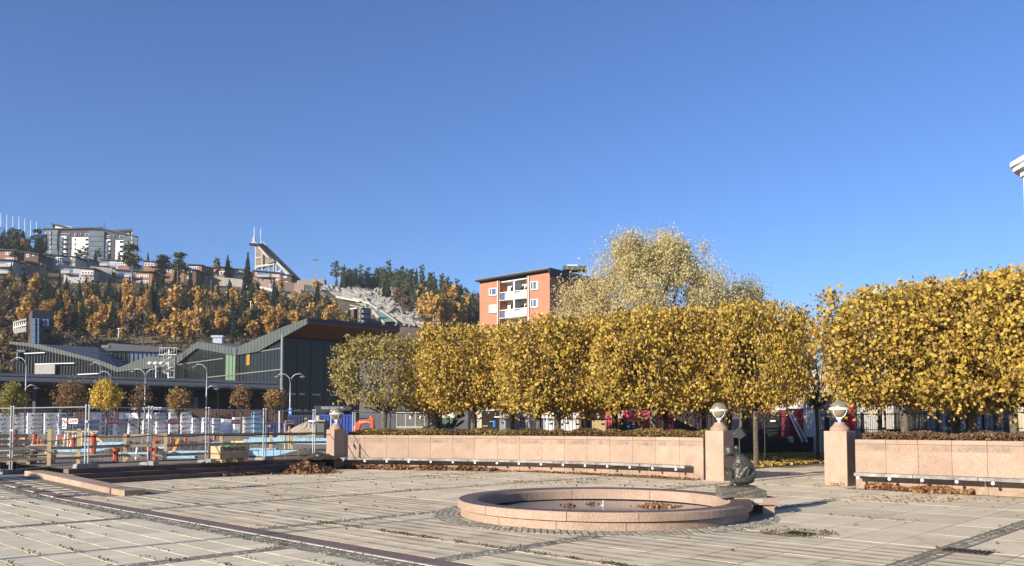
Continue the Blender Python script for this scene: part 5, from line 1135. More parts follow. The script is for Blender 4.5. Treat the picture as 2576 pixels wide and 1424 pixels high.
# long canopy in front
PC = Plane(0, 95, 690, 114); cp = thing('platform_canopy', 'long low bus canopy with two grey roof bands and a dark shaded underside', 'canopy', (PC.p(300, 1071).x, PC.p(300, 1071).y, 0))
bandl = [(-60, 936.5, 690, 960, -3.5, 6.5, m_canopy), (-60, 943.5, 700, 966.5, -3.3, 2.0, m_void), (-60, 945.5, 705, 968.5, 0, 9.0, m_canopy), (-60, 955, 705, 978.5, .1, 1.2, m_mull2), (-60, 957, 705, 979, -.1, 5.5, m_darkf)]  # the last, dark band paints the shadow below the fascia
for xa, ya, xb, yb, off, hh, m_ in bandl:
    a, c, a2, c2 = PC.p(xa, ya, off), PC.p(xb, yb, off), PC.p(xa, ya + hh, off), PC.p(xb, yb + hh * .9, off)
    for k in range(6): t0, t1 = k / 6 + .0004, (k + 1) / 6 - .0004; b = MB(); b.prism([a.lerp(c, t0), a.lerp(c, t1), a2.lerp(c2, t1), a2.lerp(c2, t0)], -PC.n * .25); part('roof_and_shade_band', b, m_, cp)
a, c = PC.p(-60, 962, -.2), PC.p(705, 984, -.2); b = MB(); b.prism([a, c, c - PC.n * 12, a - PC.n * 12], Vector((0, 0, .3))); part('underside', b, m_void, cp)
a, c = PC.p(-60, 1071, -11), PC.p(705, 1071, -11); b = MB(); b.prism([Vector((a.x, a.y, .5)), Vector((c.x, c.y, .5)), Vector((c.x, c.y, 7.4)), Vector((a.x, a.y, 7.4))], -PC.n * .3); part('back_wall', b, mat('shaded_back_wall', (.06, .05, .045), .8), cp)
for x_, w_, m_ in ((70, 30, m_mull), (102, 34, m_mull), (340, 40, m_mull), (420, 22, m_mull2), (486, 12, mat('pale_panel', (.5, .5, .48), .7)), (500, 60, m_mull), (640, 38, mat('reddish_panel', (.22, .12, .10), .8)), (600, 30, m_mull), (180, 60, m_mull), (250, 50, m_void)):
    a, c = PC.p(x_, 1000, -10.5), PC.p(x_ + w_, 1000, -10.5); b = MB(); b.prism([Vector((a.x, a.y, 1)), Vector((c.x, c.y, 1)), Vector((c.x, c.y, a.z)), Vector((a.x, a.y, a.z))], -PC.n * .2); part('wall_panel', b, m_, cp)
for k in range(11): p = PC.p(20 + k * 66, 1071, -2); b = MB(); b.box((p.x, p.y, 3.6), (.35, .35, 6.6)); part('column', b, m_darkf, cp)
# spiral stair, platform, small lamps
sp_ = thing('spiral_stair', 'white spiral fire stair at the junction of the two station roofs', 'stair', (W(421, 1071, 146).x, 144, 0)); o = Vector((W(421, 1071, 144).x, 144, 0)); z0, z1 = W(0, 950, 144).z, W(0, 893, 144).z
b = MB(); b.tube([o + Vector((0, 0, 3)), o + Vector((0, 0, z1 + 1))], .12, 8); part('centre_pole', b, m_whitep, sp_)
for k in range(26):
    a = k * R(30); z = z0 + (z1 - z0) * k / 26; b = MB(); b.bar(o + Vector((0, 0, z)), o + Vector((math.cos(a) * .95, math.sin(a) * .95, z)), .25, .05); part('tread', b, m_whitep, sp_)
b = MB(); b.tube([o + Vector((math.cos(k * R(15)) * .95, math.sin(k * R(15)) * .95, z0 + 1 + (z1 - z0) * k / 52)) for k in range(53)], .05, 5); part('handrail', b, m_whitep, sp_)
for k in range(0, 52, 3): q = o + Vector((math.cos(k * R(15)) * .95, math.sin(k * R(15)) * .95, z0 + (z1 - z0) * k / 52)); b = MB(); b.tube([q, q + Vector((0, 0, 1))], .03, 4); part('baluster', b, m_whitep, sp_)
for k in range(8): q = o + Vector((-1.4 + k * .42, -.5, z1)); b = MB(); b.tube([q, q + Vector((0, 0, 1.2))], .035, 4); part('baluster', b, m_whitep, sp_)
b = MB(); b.box(o + Vector((.05, 0, z1)), (3, 1.4, .1)); b.box(o + Vector((.05, -.5, z1 + 1.2)), (3, .06, .06)); part('landing', b, m_whitep, sp_)
# ------------------------------------------------------------------ street lamps and small trees before the canopy
def shade_lamp(loc, m=m_whitep): 
    b = MB(); b.lathe([(0, .12), (.10, .08), (.38, -.03), (.38, -.07), (.13, -.09), (.11, -.22), (0, -.25)], loc, 14); return b
def street_lamp(px, ytop, d, arms, lower, label, H0=.45):
    p = W(px, 1071, d); zt = W(px, ytop, d).z; t = thing('street_lamp', label, 'street lamp', (p.x, p.y, H0), 0, 'tall grey street lamps before the station'); h = zt - H0
    localpart('pole', MB().tube([(0, 0, 0), (0, 0, h * .5), (0, 0, h - 1.0)], [.09, .075, .055], 8), m_galv, t, True)
    for s in arms:
        localpart('arm', MB().tube([(0, 0, h - 1.0), (s * .12, 0, h - .45), (s * .5, 0, h - .08), (s * 1.0, 0, h), (s * 1.3, 0, h - .12)], .045, 6), m_galv, t, True); localpart('lamp_head', shade_lamp((s * 1.35, 0, h - .3)), m_mull2, t, True)
    if lower:
        zl = W(px, lower, d).z - H0; localpart('side_arm', MB().tube([(0, 0, zl), (.5, 0, zl + .35), (1.1, 0, zl + .2)], .05, 6), m_galv, t); localpart('lower_head', shade_lamp((1.2, 0, zl)), m_mull2, t, True)
street_lamp(62, 899, 90, (-1,), 976, 'tall street lamp at the far left with a second, lower head on its right')
street_lamp(363, 928, 92, (-1, 1), None, 'two-armed street lamp above the white canopy left of the middle trees')
street_lamp(518, 916, 94, (-1,), 978, 'street lamp before the hall with a second head lower right')
street_lamp(729, 940, 88, (-1, 1), None, 'two-armed street lamp carrying the parking sign right of the canopy')
street_lamp(276, 934, 103, (-1,), None, 'short one-armed street lamp rising from behind the canopy', 5)
street_lamp(250, 912, 125, (-1,), None, 'white one-armed mast lamp before the left station wing', 5)
t = thing('cluster_lamp', 'white pole with three small globes left of the spiral stair', 'street lamp', (W(389.5, 1071, 130).x, 130, 6)); zt = W(389, 914, 130).z - 6
localpart('pole', MB().tube([(0, 0, 0), (0, 0, zt)], .09, 6), m_whitep, t)
for dx_ in (-.9, 0, .9): b = MB(); blob(b, (dx_, 0, zt), (.42, .42, .30), 7); localpart('globe', b, m_whitep, t)
localpart('crossbar', MB().bar((-.9, 0, zt - .2), (.9, 0, zt - .2), .06), m_whitep, t)
# parking sign
p = W(729.5, 1071, 87.6); sg = thing('parking_sign', 'blue and white parking sign with a P on the lamp pole right of the canopy', 'sign', (p.x, 87.6, W(0, 1045, 87.6).z))
for y0, y1, nm in ((1026, 1034.2, 'parking_plate'), (1034.8, 1040.3, 'symbol_plate'), (1040.8, 1045.2, 'lower_plate')): wbox(nm, '', '', 725.6, 733.8, y0, 87.6, .04, mat('sign_blue', (.02, .12, .5), .5), yb=y1, parent=sg)
put_text(text_mesh('P', .28, m_whitep), sg, (p.x, 87.56, W(0, 1030, 87.6).z), Vector((0, -1, 0))); wbox('symbol', '', '', 727, 732, 1036, 87.57, .02, m_whitep, yb=1039, parent=sg)
# young trees
YM = {'yellow': leafmat('young_yellow_leaves', [(.55,.38,.05),(.68,.48,.07),(.45,.30,.06),(.72,.54,.12)]), 'brownish': leafmat('young_brown_leaves', [(.16,.09,.05),(.28,.15,.07),(.22,.15,.06),(.36,.22,.09)]), 'oliveish': leafmat('young_olive_leaves', [(.20,.17,.05),(.32,.27,.06),(.38,.32,.08),(.16,.13,.05)]), 'mixed': leafmat('young_mixed_leaves', [(.40,.26,.07),(.22,.12,.05),(.52,.36,.10),(.14,.08,.04)])}
def young(px, w, ytop, ybot, d, c, n, label, seed, z0=.45):
    rg = np.random.default_rng(seed); p = W(px, 1071, d); s = d / FD; rx = w / 2 * s; zt = W(px, ytop, d).z; zb = W(px, ybot, d).z; t = thing('young_tree', label, 'tree', (p.x, p.y, z0), 0, 'young street trees before the canopy')
    q = rg.normal(size=(70, 3)); q /= np.linalg.norm(q, axis=1, keepdims=True); q *= rg.uniform(.5, 1, (70, 1)); fl_ = 1 - .35 * np.maximum(0, q[:, 2:3]); q[:, :2] *= fl_
    cc = q * np.array([rx, rx, (zt - zb) / 2]) + np.array([0, 0, (zt + zb) / 2 - z0]); P = cc[rg.integers(0, 70, n)] + rg.normal(size=(n, 3)) * .26 * rx / 1.9
    V, F = leaves(P, .15, rg, up=.4, aspect=1.2); link('crown', npmesh('crown', V, F, [YM[c]]), t)
    b = MB(); b.tube([(0, 0, 0), (.03, 0, (zb - z0) * .6), (0, 0, zb - z0 + .6), (.0, 0, zt - z0 - .5)], [.11, .09, .07, .02], 7); localpart('trunk', b, m_bark, t); b = MB()
    for k in range(34): e = Vector(cc[k]); a = Vector((0, 0, max(.8, (e.z - 1.0) * .8))); b.tube([a, a.lerp(e, .5) + Vector((0, 0, .15)), e], [.04, .025, .008], 4, cap=False)
    localpart('branches', b, m_bark_d, t)
young(30, 74, 958, 1040, 88, 'oliveish', 4200, 'olive-green young tree at the left picture edge beside the street lamp', 1)
young(-25, 60, 955, 1040, 88, 'brownish', 1600, 'brown young tree cut by the left picture edge', 9)
young(178, 88, 955, 1034, 90, 'brownish', 2400, 'brown thinning young tree, second from the left', 2)
young(267, 78, 955, 1034, 84, 'yellow', 5200, 'bright yellow round young tree above the foam stacks', 3)
young(350, 64, 962, 1032, 92, 'brownish', 500, 'almost bare dark young tree right of the bright yellow one', 4)
young(450, 60, 972, 1034, 92, 'mixed', 2300, 'yellow-brown young tree in the middle before the canopy', 5)
young(606, 60, 970, 1032, 92, 'brownish', 1700, 'reddish-brown young tree in front of the right half of the canopy', 6)
young(692, 60, 972, 1036, 92, 'mixed', 1700, 'half-bare brown and yellow young tree at the right end of the canopy', 7)
# ------------------------------------------------------------------ things seen between hedge and lindens
def z4x(z): return 798.6 + z * .17947
def z5x(z): return 1182 + z * .17947
def z6x(z): return 1501.4 + z * .17947
def zy(z): return 990.26 + z * .17947
t = thing('excavator_arm', 'orange-red digger with bent boom rising behind the hedge at the left', 'excavator', (W(898, 1071, 46).x, 46, 0)); m_dig = mat('digger_orange', (.72, .10, .04), .4)
def zz(x, y, d=46): return W(z4x(x), zy(y), d)
b = MB(); b.prism([zz(495, 560), zz(500, 490), (zz(525, 420)), zz(590, 372), zz(680, 362), zz(735, 366), zz(728, 395), zz(660, 408), zz(610, 430), zz(575, 520), zz(560, 570)], Vector((0, .3, 0))); part('boom', b, m_dig, t, bevel=.02)
b = MB(); b.prism([zz(728, 355), zz(748, 298), zz(785, 350), zz(782, 500), zz(755, 515), zz(735, 400)], Vector((0, .25, 0))); part('dipper_arm', b, m_dig, t, bevel=.02)
b = MB(); b.tube([zz(570, 350), zz(620, 345), zz(700, 352)], .04, 6); b.tube([zz(785, 380), zz(810, 515)], .03, 6); part('hydraulic_rams', b, m_black, t)
b = MB(); b.box(Vector((zz(640, 480).x, 46.9, .75)), (1.5, 1.6, .7)); part('engine_house', b, m_dig, t, bevel=.05); b = MB(); b.box(zz(540, 640) + Vector((.4, 1, 0)), (2.0, 1.7, .5)); part('tracks', b, m_black, t, bevel=.1); b = MB(); b.prism([zz(650, 410, 46.3), zz(720, 405, 46.3), zz(716, 432, 46.3), zz(655, 434, 46.3)], Vector((0, .1, 0))); part('white_label', b, m_white, t)
put_text(text_mesh('KUBOTA', .10, m_whitep), t, zz(658, 402) + Vector((0, -.02, 0)), Vector((0, -1, 0)))
# gated shelter
d_ = 50; t = thing('barred_shelter', 'long barred bin shelter with a white top rail behind the hedge', 'shelter', (W(z4x(1315), 1071, d_).x, d_, 0))
wbox('back_wall', '', '', z4x(1095), z4x(1640), zy(285), d_ + 2.5, .2, mat('shelter_grey', (.18, .17, .15), .8), parent=t); wbox('top_rail', '', '', z4x(1085), z4x(1645), zy(262), d_, .1, m_white, yb=zy(277), parent=t); wbox('bottom_beam', '', '', z4x(1100), z4x(1540), zy(458), d_, .2, mat('pale_panel', (.5, .5, .48), .7), yb=zy(480), parent=t)
for k in range(34): x_ = 1100 + k * 13.4; wbox('bar', '', '', z4x(x_), z4x(x_ + 5), zy(277), d_ + .02, .03, m_mull2 if k % 10 else m_white, yb=zy(460), parent=t)
for x_, y_ in ((1285, 315), (1425, 310)): wbox('notice', '', '', z4x(x_), z4x(x_ + 28), zy(y_), d_ - .03, .02, m_white, yb=zy(y_ + 42), parent=t)
wbox('cabinet', 'grey metal cabinet with a dark side at the right end of the barred shelter', 'cabinet', z4x(1555), z4x(1650), zy(288), 49, 1.5, mat('cabinet_grey', (.22, .23, .26), .5)); wbox('cabinet', 'dark brown cabinet left of the white machine', 'cabinet', z4x(1652), z4x(1722), zy(290), 49.3, 1.5, m_brownhoard)
wbox('yellow_box', 'small yellowish box in front of the shelter beam', 'box', z4x(1478), z4x(1535), zy(455), 47, .5, mat('pale_yellow', (.7, .6, .3), .6), yb=zy(495))
t = thing('white_machine', 'white wheeled machine with a green-tinted cab behind the hedge', 'vehicle', (W(z4x(1820), 1071, 54).x, 54, 0)); wbox('body', '', '', z4x(1700), z4x(1935), zy(268), 54, 2, m_white, parent=t, bev=.15); wbox('cab_window', '', '', z4x(1737), z4x(1895), zy(335), 53.9, .1, mat('green_glass', (.10, .22, .17), .1), yb=zy(480), parent=t)
wbox('cab_post', '', '', z4x(1815), z4x(1830), zy(333), 53.8, .1, m_black, yb=zy(490), parent=t)
b = MB(); b.bar(W(z4x(1880), zy(480), 50), W(z4x(1960), zy(330), 50), .2, .25); b.bar(W(z4x(1960), zy(330), 50), W(z4x(2060), zy(290), 50), .2, .25); b.bar(W(z4x(1940), zy(460), 50.3), W(z4x(2050), zy(380), 50.3), .15, .15); tag(part('loader_arm', b, m_black, bevel=.03), 'black loader arm to the right of the white machine', 'loader arm')
# grey station side wall behind the left lindens
t = thing('grey_block', 'pale grey plastered building behind the leftmost linden', 'building', (W(1010, 1071, 92).x, 92, 0)); wbox('wall', '', '', 905, 1178, 905, 92, 10, mat('pale_grey_plaster', (.12, .12, .13), .8), parent=t); wbox('dark_base', '', '', z4x(1035), z4x(1520), zy(228), 91.6, .4, m_darkf, yb=zy(262), parent=t)
for k in range(5):
    for r_ in range(3): wbox('window', '', '', 930 + k * 48, 948 + k * 48, 930 + r_ * 30, 91.9, .1, m_win, yb=945 + r_ * 30, parent=t)
m_beige = mat('beige_panel', (.68, .60, .48), .7); d_ = 60
t = thing('open_garage', 'beige open-fronted site garage with tools and a blue suit inside', 'garage', (W(z5x(340), 1071, d_).x, d_, 0))
for xa, xb, ya, yb, dd_, dp, nm, m_ in ((100, 165, 200, 700, 60, .3, 'side_wall', m_beige), (165, 420, 200, 240, 60, .3, 'lintel', m_beige), (165, 600, 240, 700, 64, .2, 'inner_wall', m_void), (420, 590, 200, 700, 60, .3, 'side_wall', m_beige), (340, 420, 320, 335, 63, .5, 'shelf', m_white), (180, 320, 445, 462, 61, 1.0, 'work_bench', m_wood), (275, 335, 385, 395, 62, 1.0, 'shelf', m_wood)): wbox(nm, '', '', z5x(xa), z5x(xb), zy(ya), dd_, dp, m_, yb=(zy(yb) if yb < 690 else 1106), parent=t)
wbox('blue_bag', 'bright blue garment hanging in the open garage', 'garment', z5x(322), z5x(366), zy(372), 60.5, .5, mat('bright_blue', (.02, .18, .6), .7), yb=zy(480), bev=.1)
m_cgrey = mat('container_grey', (.30, .33, .37), .6, col2=(.24, .27, .31)); m_cwhite = mat('container_white', (.78, .78, .76), .6); m_cpink = mat('container_pink_red', (.58, .10, .12), .6, col2=(.50, .08, .10)); m_cdark = mat('container_dark', (.05, .035, .04), .7)
container('open-doored grey container right of the garage, doors to the front', z5x(590), z5x(832), zy(250), 61, m_cgrey, doors=True, zb=0); wbox('container_door', 'grey swung-open container door beside the garage', 'door', z5x(415), z5x(490), zy(270), 59.5, .1, m_cgrey, yb=1106)
container('white container left of the forked dark trunk', z5x(838), z5x(1182), zy(270), 62, m_cwhite, zb=0); container('white container right of the forked dark trunk', z5x(1280), z5x(1525), zy(270), 62, m_cwhite, zb=0)
wbox('brick_pier', 'narrow red brick pier right of the white containers', 'pier', z5x(1527), z5x(1552), zy(240), 66, 1, mat('brick_red', (.35, .12, .07), .85)); wbox('green_shed', 'pale green panel shed right of the white containers', 'shed', z5x(1553), z5x(1650), zy(310), 67, 2, mat('pale_green', (.42, .48, .33), .8)); wbox('roof_board', 'orange tiled porch roof seen under the lindens', 'roof', z5x(1475), z5x(1655), zy(135), 68, 3, mat('orange_tile', (.42, .13, .06), .8, scale=6), yb=zy(238)); wbox('log_pile', 'pale stacked timber behind the hedge, right of the green shed', 'timber stack', z5x(1705), z5x(1935), zy(375), 63, 2, m_wood)
T4, w4, h4 = container('pink-red container with open end and crates inside, left of the forked linden', z6x(165), z6x(745), zy(232), 56, m_cpink, zb=0)
wbox('painted_container_opening', 'dark open hatch of the pink container', 'hatch', z6x(275), z6x(548), zy(378), 55.8, .1, m_void, yb=zy(560)); wbox('white_poster', 'white sheet on the pink container', 'sheet', z6x(282), z6x(365), zy(285), 55.8, .05, m_white, yb=zy(352))  # the hatch is a dark sheet, its inner shade put into the colour
nm = ('orange', 'blue'); cm = (mat('crate_orange', (.75, .25, .05), .6), mat('crate_blue', (.04, .3, .7), .6), m_white, mat('crate_pink', (.7, .2, .2), .6))
for i, x_ in enumerate((285, 435, 498)):
    for r_ in range(5): wbox('crate', f'small {("orange", "blue", "light blue")[i]} crate, {ordn[r_]} from the top of its column in the pink container', 'crate', z6x(x_), z6x(x_ + 36), zy(385 + r_ * 34), 55.6, .2, cm[0] if (i == 0 or r_ == 0) else cm[1] if (r_ + i) % 3 else cm[2], yb=zy(402 + r_ * 34), grp='small crates in the pink container')
container('pink-red container with orange panel right of the forked linden', z6x(860), z6x(1088), zy(270), 54, m_cpink, zb=0); wbox('orange_panel', 'orange-yellow panel leaning on the right pink container', 'panel', z6x(868), z6x(940), zy(380), 53.8, .1, mat('peach', (.75, .42, .15), .7), yb=zy(520)); wbox('orange_panel', 'peach board leaning on the left pink container', 'panel', z6x(590), z6x(660), zy(330), 55.7, .1, mat('peach', (.75, .42, .15), .7), yb=zy(450))
container('dark shaded container behind the middle pillar', z6x(1088), z6x(1900), zy(250), 57, m_cdark, zb=0)
t = thing('stacked_boards', 'small stack of grey rolls left of the middle pillar lamp', 'stack', (W(z6x(1425), 1071, 50).x, 50, 0))
for k in range(4): wbox('roll', '', '', z6x(1395), z6x(1455), zy(290 + k * 32), 50, .3, m_mull2, yb=zy(312 + k * 32), parent=t, bev=.05)
wbox('red_gable', 'dark red wooden gable with a white window behind the nearly bare linden', 'house', 1925, 2006, 862, 75, 8, mat('falun_red', (.30, .06, .045), .85))
for xa, xb, ya, yb in ((1955, 2008, 930, 936), (1990, 2008, 936, 975), (1945, 2010, 974, 990)): wbox('white_trim', f'white trim board on the dark red gable at height {ya}', 'trim', xa, xb, ya, 74.8, .15, m_white, yb=yb)
for o_ in [o for o in bpy.data.objects if o.name.startswith('white_trim')]: o_['label'] = 'white trim board of the dark red gable seen through the bare linden'; o_['group'] = 'white trim boards on the red gable'
wbox('blue_grey_block', 'shaded blue-grey building behind the gap, right of the red gable', 'building', 2007, 2052, 862, 72, 10, mat('slate_blue', (.07, .08, .11), .8)); container('dark maroon corrugated container behind the ladder', 1985, 2035, 1028, 50, mat('maroon_paint', (.22, .03, .045), .6), zb=0)
# dark beam, ladder, tarp, dark fence in the gap
def z7x(z): return 1756.9 + z * .2243
def z7y(z): return 990.26 + z * .2243
m_dbeam = mat('dark_beam', (.055, .045, .04), .85); b = MB(); b.bar(W(z7x(395), z7y(590), 47), W(z7x(1420), z7y(580), 49), .4, 1.0); tag(part('dark_retaining_beam', b, m_dbeam), 'dark low retaining beam across the gap behind the leaf-covered ground', 'beam')
t = thing('dark_fence', 'black mesh fence with grey posts behind the gap', 'fence', (W(1950, 1071, 50).x, 50, 0))
for x_ in (490, 692, 912, 1090, 1240, 1345, 1400): wbox('post', '', '', z7x(x_), z7x(x_ + 9), z7y(258), 50, .08, m_mull, zb=.3, parent=t)
for y_ in (262, 432): b = MB(); b.bar(W(z7x(490), z7y(y_), 50), W(z7x(1400), z7y(y_ - 12), 50.5), .05); part('rail', b, m_mull, t)
wbox('dark_screen', 'black screen cloth on the fence in the gap', 'screen', z7x(498), z7x(1035), z7y(205), 51.5, .2, m_black); wbox('pale_tag', 'small white tag on the black screen', 'tag', z7x(808), z7x(866), z7y(298), 51.3, .05, m_white, yb=z7y(316)); wbox('navy_panel', 'navy hoarding right of the ladder in the gap', 'hoarding', z7x(1060), z7x(1300), z7y(150), 52.5, .2, mat('navy_hoard', (.03, .035, .06), .7))
t = thing('ladder', 'aluminium extension ladder leaning left with yellow tips, standing in the gap', 'ladder', (W(z7x(1200), 1071, 48).x, 48, 0)); m_alu = mat('aluminium', (.60, .62, .64), .35, metal=.6)
l0, l1, r0, r1 = W(z7x(1000), z7y(185), 48.6), W(z7x(1170), z7y(545), 47.6), W(z7x(1040), z7y(205), 48.6), W(z7x(1225), z7y(545), 47.6)
for a, c in ((l0, l1), (r0, r1)): b = MB(); b.bar(a, c, .05, .08); part('stile', b, m_alu, t)
for k in range(12): b = MB(); s_ = (k + .5) / 12; b.bar(l0.lerp(l1, s_), r0.lerp(r1, s_), .035); part('rung', b, m_alu, t)
b = MB(); b.box(l0, (.16, .12, .25)); b.box(r0, (.12, .1, .16)); part('yellow_tip', b, mat('yellow_plastic', (.7, .5, .08), .5), t)
b = MB(); b.prism([W(z7x(1010), z7y(490), 47.4), W(z7x(1060), z7y(480), 47.4), W(z7x(1075), z7y(548), 47.4), W(z7x(1025), z7y(548), 47.4)], Vector((0, .3, 0))); tag(part('step_stool', b, m_alu, bevel=.03), 'small pale stool left of the ladder foot', 'stool')
b = MB(); b.prism([W(z7x(395), z7y(415), 33), W(z7x(465), z7y(372), 33), W(z7x(530), z7y(470), 33), W(z7x(455), z7y(522), 33)], Vector((.2, .5, 0))); b.tube([W(z7x(460), z7y(520), 33.2), Vector((W(z7x(460), 1071, 33.2).x, 33.2, 0))], .03, 6); tag(part('tilted_sign_back', b, mat('grey_sheet', (.06, .065, .07), .6), bevel=.02), 'tilted grey sheet on a thin post behind the middle pillar', 'sign back')
# right hall, glass front, fence
m_corr = mat('white_corrugated', (.62, .60, .56), .6, col2=(.56, .54, .50), scale=.8); hall = thing('white_hall', 'white corrugated hall behind the right lindens with a red door frame', 'building', (W(2250, 1071, 48).x, 48, 0))
def z8x(z): return 2076.4 + z * .2243
wbox('wall', '', '', 2048, z8x(1100), 930, 48.1, 8, m_corr, parent=hall)
x_ = 2048
while x_ < z8x(1100) - 3: wbox('corrugation_rib', '', '', x_, x_ + 2.2, 931, 48.02, .1, m_corr, parent=hall); x_ += 5.0
wbox('red_door_frame', '', '', z8x(222), z8x(322), z7y(20), 47.8, .3, mat('bright_red', (.75, .03, .04), .5), parent=hall); wbox('door', '', '', z8x(0), z8x(40), z7y(265), 47.9, .1, m_void, parent=hall)
gl = thing('glass_front_building', 'dark glass-fronted building behind the right wall bench', 'building', (W(2430, 1071, 44).x, 44, 0)); wbox('wall', '', '', z8x(1100), z8x(2055), 940, 44.5, 8, mat('charcoal_wall', (.085, .09, .085), .7), parent=gl)
for k, x_ in enumerate((1180, 1290, 1510, 1600, 1690, 1780, 1930)): wbox('window', '', '', z8x(x_), z8x(x_ + 62), z7y(130 if k > 1 else 90), 44.35, .1, m_win2, yb=z7y(380), parent=gl); wbox('window_frame', '', '', z8x(x_ + 26), z8x(x_ + 31), z7y(130), 44.3, .05, m_white, yb=z7y(340), parent=gl)
for k in range(7): wbox('glazing_post', '', '', z8x(1150 + k * 130), z8x(1157 + k * 130), z7y(60), 43.5, .1, m_mull2, parent=gl)
for k, x_ in enumerate((620, 1180, 1350, 1520, 1680)): wbox('chair_back', f'pale garden seat back behind the right hedge, {ordn[k]} from the left', 'seat', z8x(x_), z8x(x_ + 58), z7y(378), 42, .4, mat('grey_seat', (.3, .3, .28), .7), yb=z7y(410), grp='garden seats behind the right hedge')
wbox('long_planter', 'long dark planter in front of the white hall', 'planter', z8x(745), z8x(1065), z7y(398), 42, .6, m_dbeam); wbox('yellow_house', 'cream house strip at the right picture edge behind the lindens', 'house', z8x(2060), 2680, 930, 60, 8, mat('cream_plaster', (.62, .54, .38), .8))
ft_ = thing('tall_mesh_fence', 'dark mesh fence with slim posts in front of the white hall', 'fence', (W(2300, 1071, 40).x, 40, 0))
for x_ in (5, 400, 418, 672, 785, 925, 1003, 1050): wbox('post', '', '', z8x(x_), z8x(x_ + 8), z7y(212), 40, .06, m_mull, parent=ft_)
for x_ in (1155, 1325, 1733, 1860, 1978, 2080): wbox('post', '', '', z8x(x_), z8x(x_ + 9), z7y(208), 40, .06, m_galv, parent=ft_)
b = MB(); b.bar(W(z8x(-60), z7y(240), 41), W(z8x(2220), z7y(208), 38.5), .05); b.bar(W(z8x(-60), z7y(412), 41), W(z8x(2220), z7y(390), 38.5), .04); part('rail', b, m_mull, ft_)
b = MB(); x_ = -40
while x_ < 2200: p = W(z8x(x_), z7y(225), 40); b.tube([p, Vector((p.x, p.y, .2))], .006, 3, cap=False); x_ += 26
part('wire_mesh', b, m_mull, ft_, kind='stuff')
ft_ = thing('dark_mesh_fence', 'dark mesh fence running behind the whole left hedge', 'fence', (W(1200, 1071, 52).x, 48, 0))
for x_ in [z4x(z) for z in (490, 520, 1015, 1085, 1550)] + [z5x(z) for z in (375, 800, 1578, 1920)] + [z6x(z) for z in (140, 600, 1080)]: wbox('post', '', '', x_, x_ + 2.0, zy(262 if x_ < 1080 else 345), 47 if x_ > 900 else 44, .08, m_mull if x_ > 900 else m_galv, parent=ft_)
b = MB(); b.bar(W(z4x(480), zy(262), 46), W(z4x(1660), zy(285), 46), .05); b.bar(W(z5x(100), zy(352), 47), W(z6x(1080), zy(360), 47), .06); b.bar(W(z5x(490), zy(370), 47), W(z5x(800), zy(468), 47), .05); part('rail', b, m_mull, ft_)
b = MB(); x_ = 870
while x_ < 1690: p = W(x_, zy(300 if x_ < 1080 else 355), 47); b.tube([p, Vector((p.x, p.y, .3))], .008, 3, cap=False); x_ += 3.4
part('wire_mesh', b, m_mull, ft_, kind='stuff')
for k, (x_, y_) in enumerate(((z5x(728), zy(415)), (z5x(1142), zy(423)), (z5x(1507), zy(430)), (z5x(1870), zy(427)), (z6x(632), zy(408)), (z6x(1030), zy(405)))): wbox('dark_plate', f'small dark plate on the fence behind the hedge, {ordn[k]} from the left', 'plate', x_ - 4.5, x_ + 4.5, y_ - 2, 46.8, .03, m_black, yb=y_ + 2, grp='small dark plates on the fence behind the hedge')
# ------------------------------------------------------------------ brick apartment block
PBk = Plane(1206.8, 129, 1382, 120); m_brick = mat('orange_brick', (.46, .19, .115), .85, col2=(.40, .155, .09), scale=1.2, fine=(9, .08)); m_brick_row = mat('brick_band', (.42, .165, .10), .85, fine=(12, .12))
def fx_(z): return 1182 + z * .31
def fy_(z): return 543 + z * .31
ap = thing('brick_apartments', 'red-brick apartment block with white balconies left of the big willow', 'building', (PBk.p(1300, 1071).x, PBk.p(1300, 1071).y, 0)); bkd = -PBk.n
def face(nm, x0, x1, y0a, y0b, y1, off, dep, m_, zb=None, y1b=None):
    a, c = PBk.p(fx_(x0), fy_(y0a), off), PBk.p(fx_(x1), fy_(y0b), off)
    if zb is not None: a2, c2 = Vector((a.x, a.y, zb)), Vector((c.x, c.y, zb))
    else: a2, c2 = PBk.p(fx_(x0), fy_(y1), off), PBk.p(fx_(x1), fy_(y1 if y1b is None else y1b), off)
    b = MB(); b.prism([a, c, c2, a2], bkd * dep); return part(nm, b, m_, ap)
face('brick_wall', 80, 243, 545, 528, 0, 0, 14, m_brick, zb=0); face('brick_wall', 462, 645, 486, 458, 0, 0, 14, m_brick, zb=0)
face('recess_wall', 243, 462, 520, 488, 0, -1.6, 12, mat('cream_white', (.74, .71, .62), .8), zb=0)
for (ya, yb) in ((690, 668), (835, 812), (545, 512)): face('balcony_slab', 243, 462, ya - 10, yb - 10, ya, 0 if ya > 600 else -.3, 1.5, mat('pale_slab', (.62, .60, .54), .8), y1b=yb)
for (ya, yb) in ((622, 598), (766, 742)):
    face('balcony_rail', 245, 460, ya, yb, ya + 6, .08, .06, m_white, y1b=yb + 5)
    face('balcony_front', 285, 350, ya + 10, yb + 18, ya + 58, .05, .05, mat('cream_panel', (.82, .78, .68), .6), y1b=yb + 68); face('balcony_front', 370, 460, ya + 4, yb + 4, ya + 50, .05, .05, mat('cream_panel', (.82, .78, .68), .6), y1b=yb + 56)
    face('balcony_glass', 248, 284, ya + 10, yb + 34, ya + 62, .03, .04, m_win2, y1b=yb + 84); face('divider', 352, 364, ya - 85, yb - 72, ya + 50, -.05, 1.4, m_white, y1b=yb + 62)
    for x_ in (270, 330, 415, 445): face('balcony_door', x_, x_ + 22, ya - 35, yb - 38, ya + 45, -1.5, .05, m_win, y1b=ya + 42)
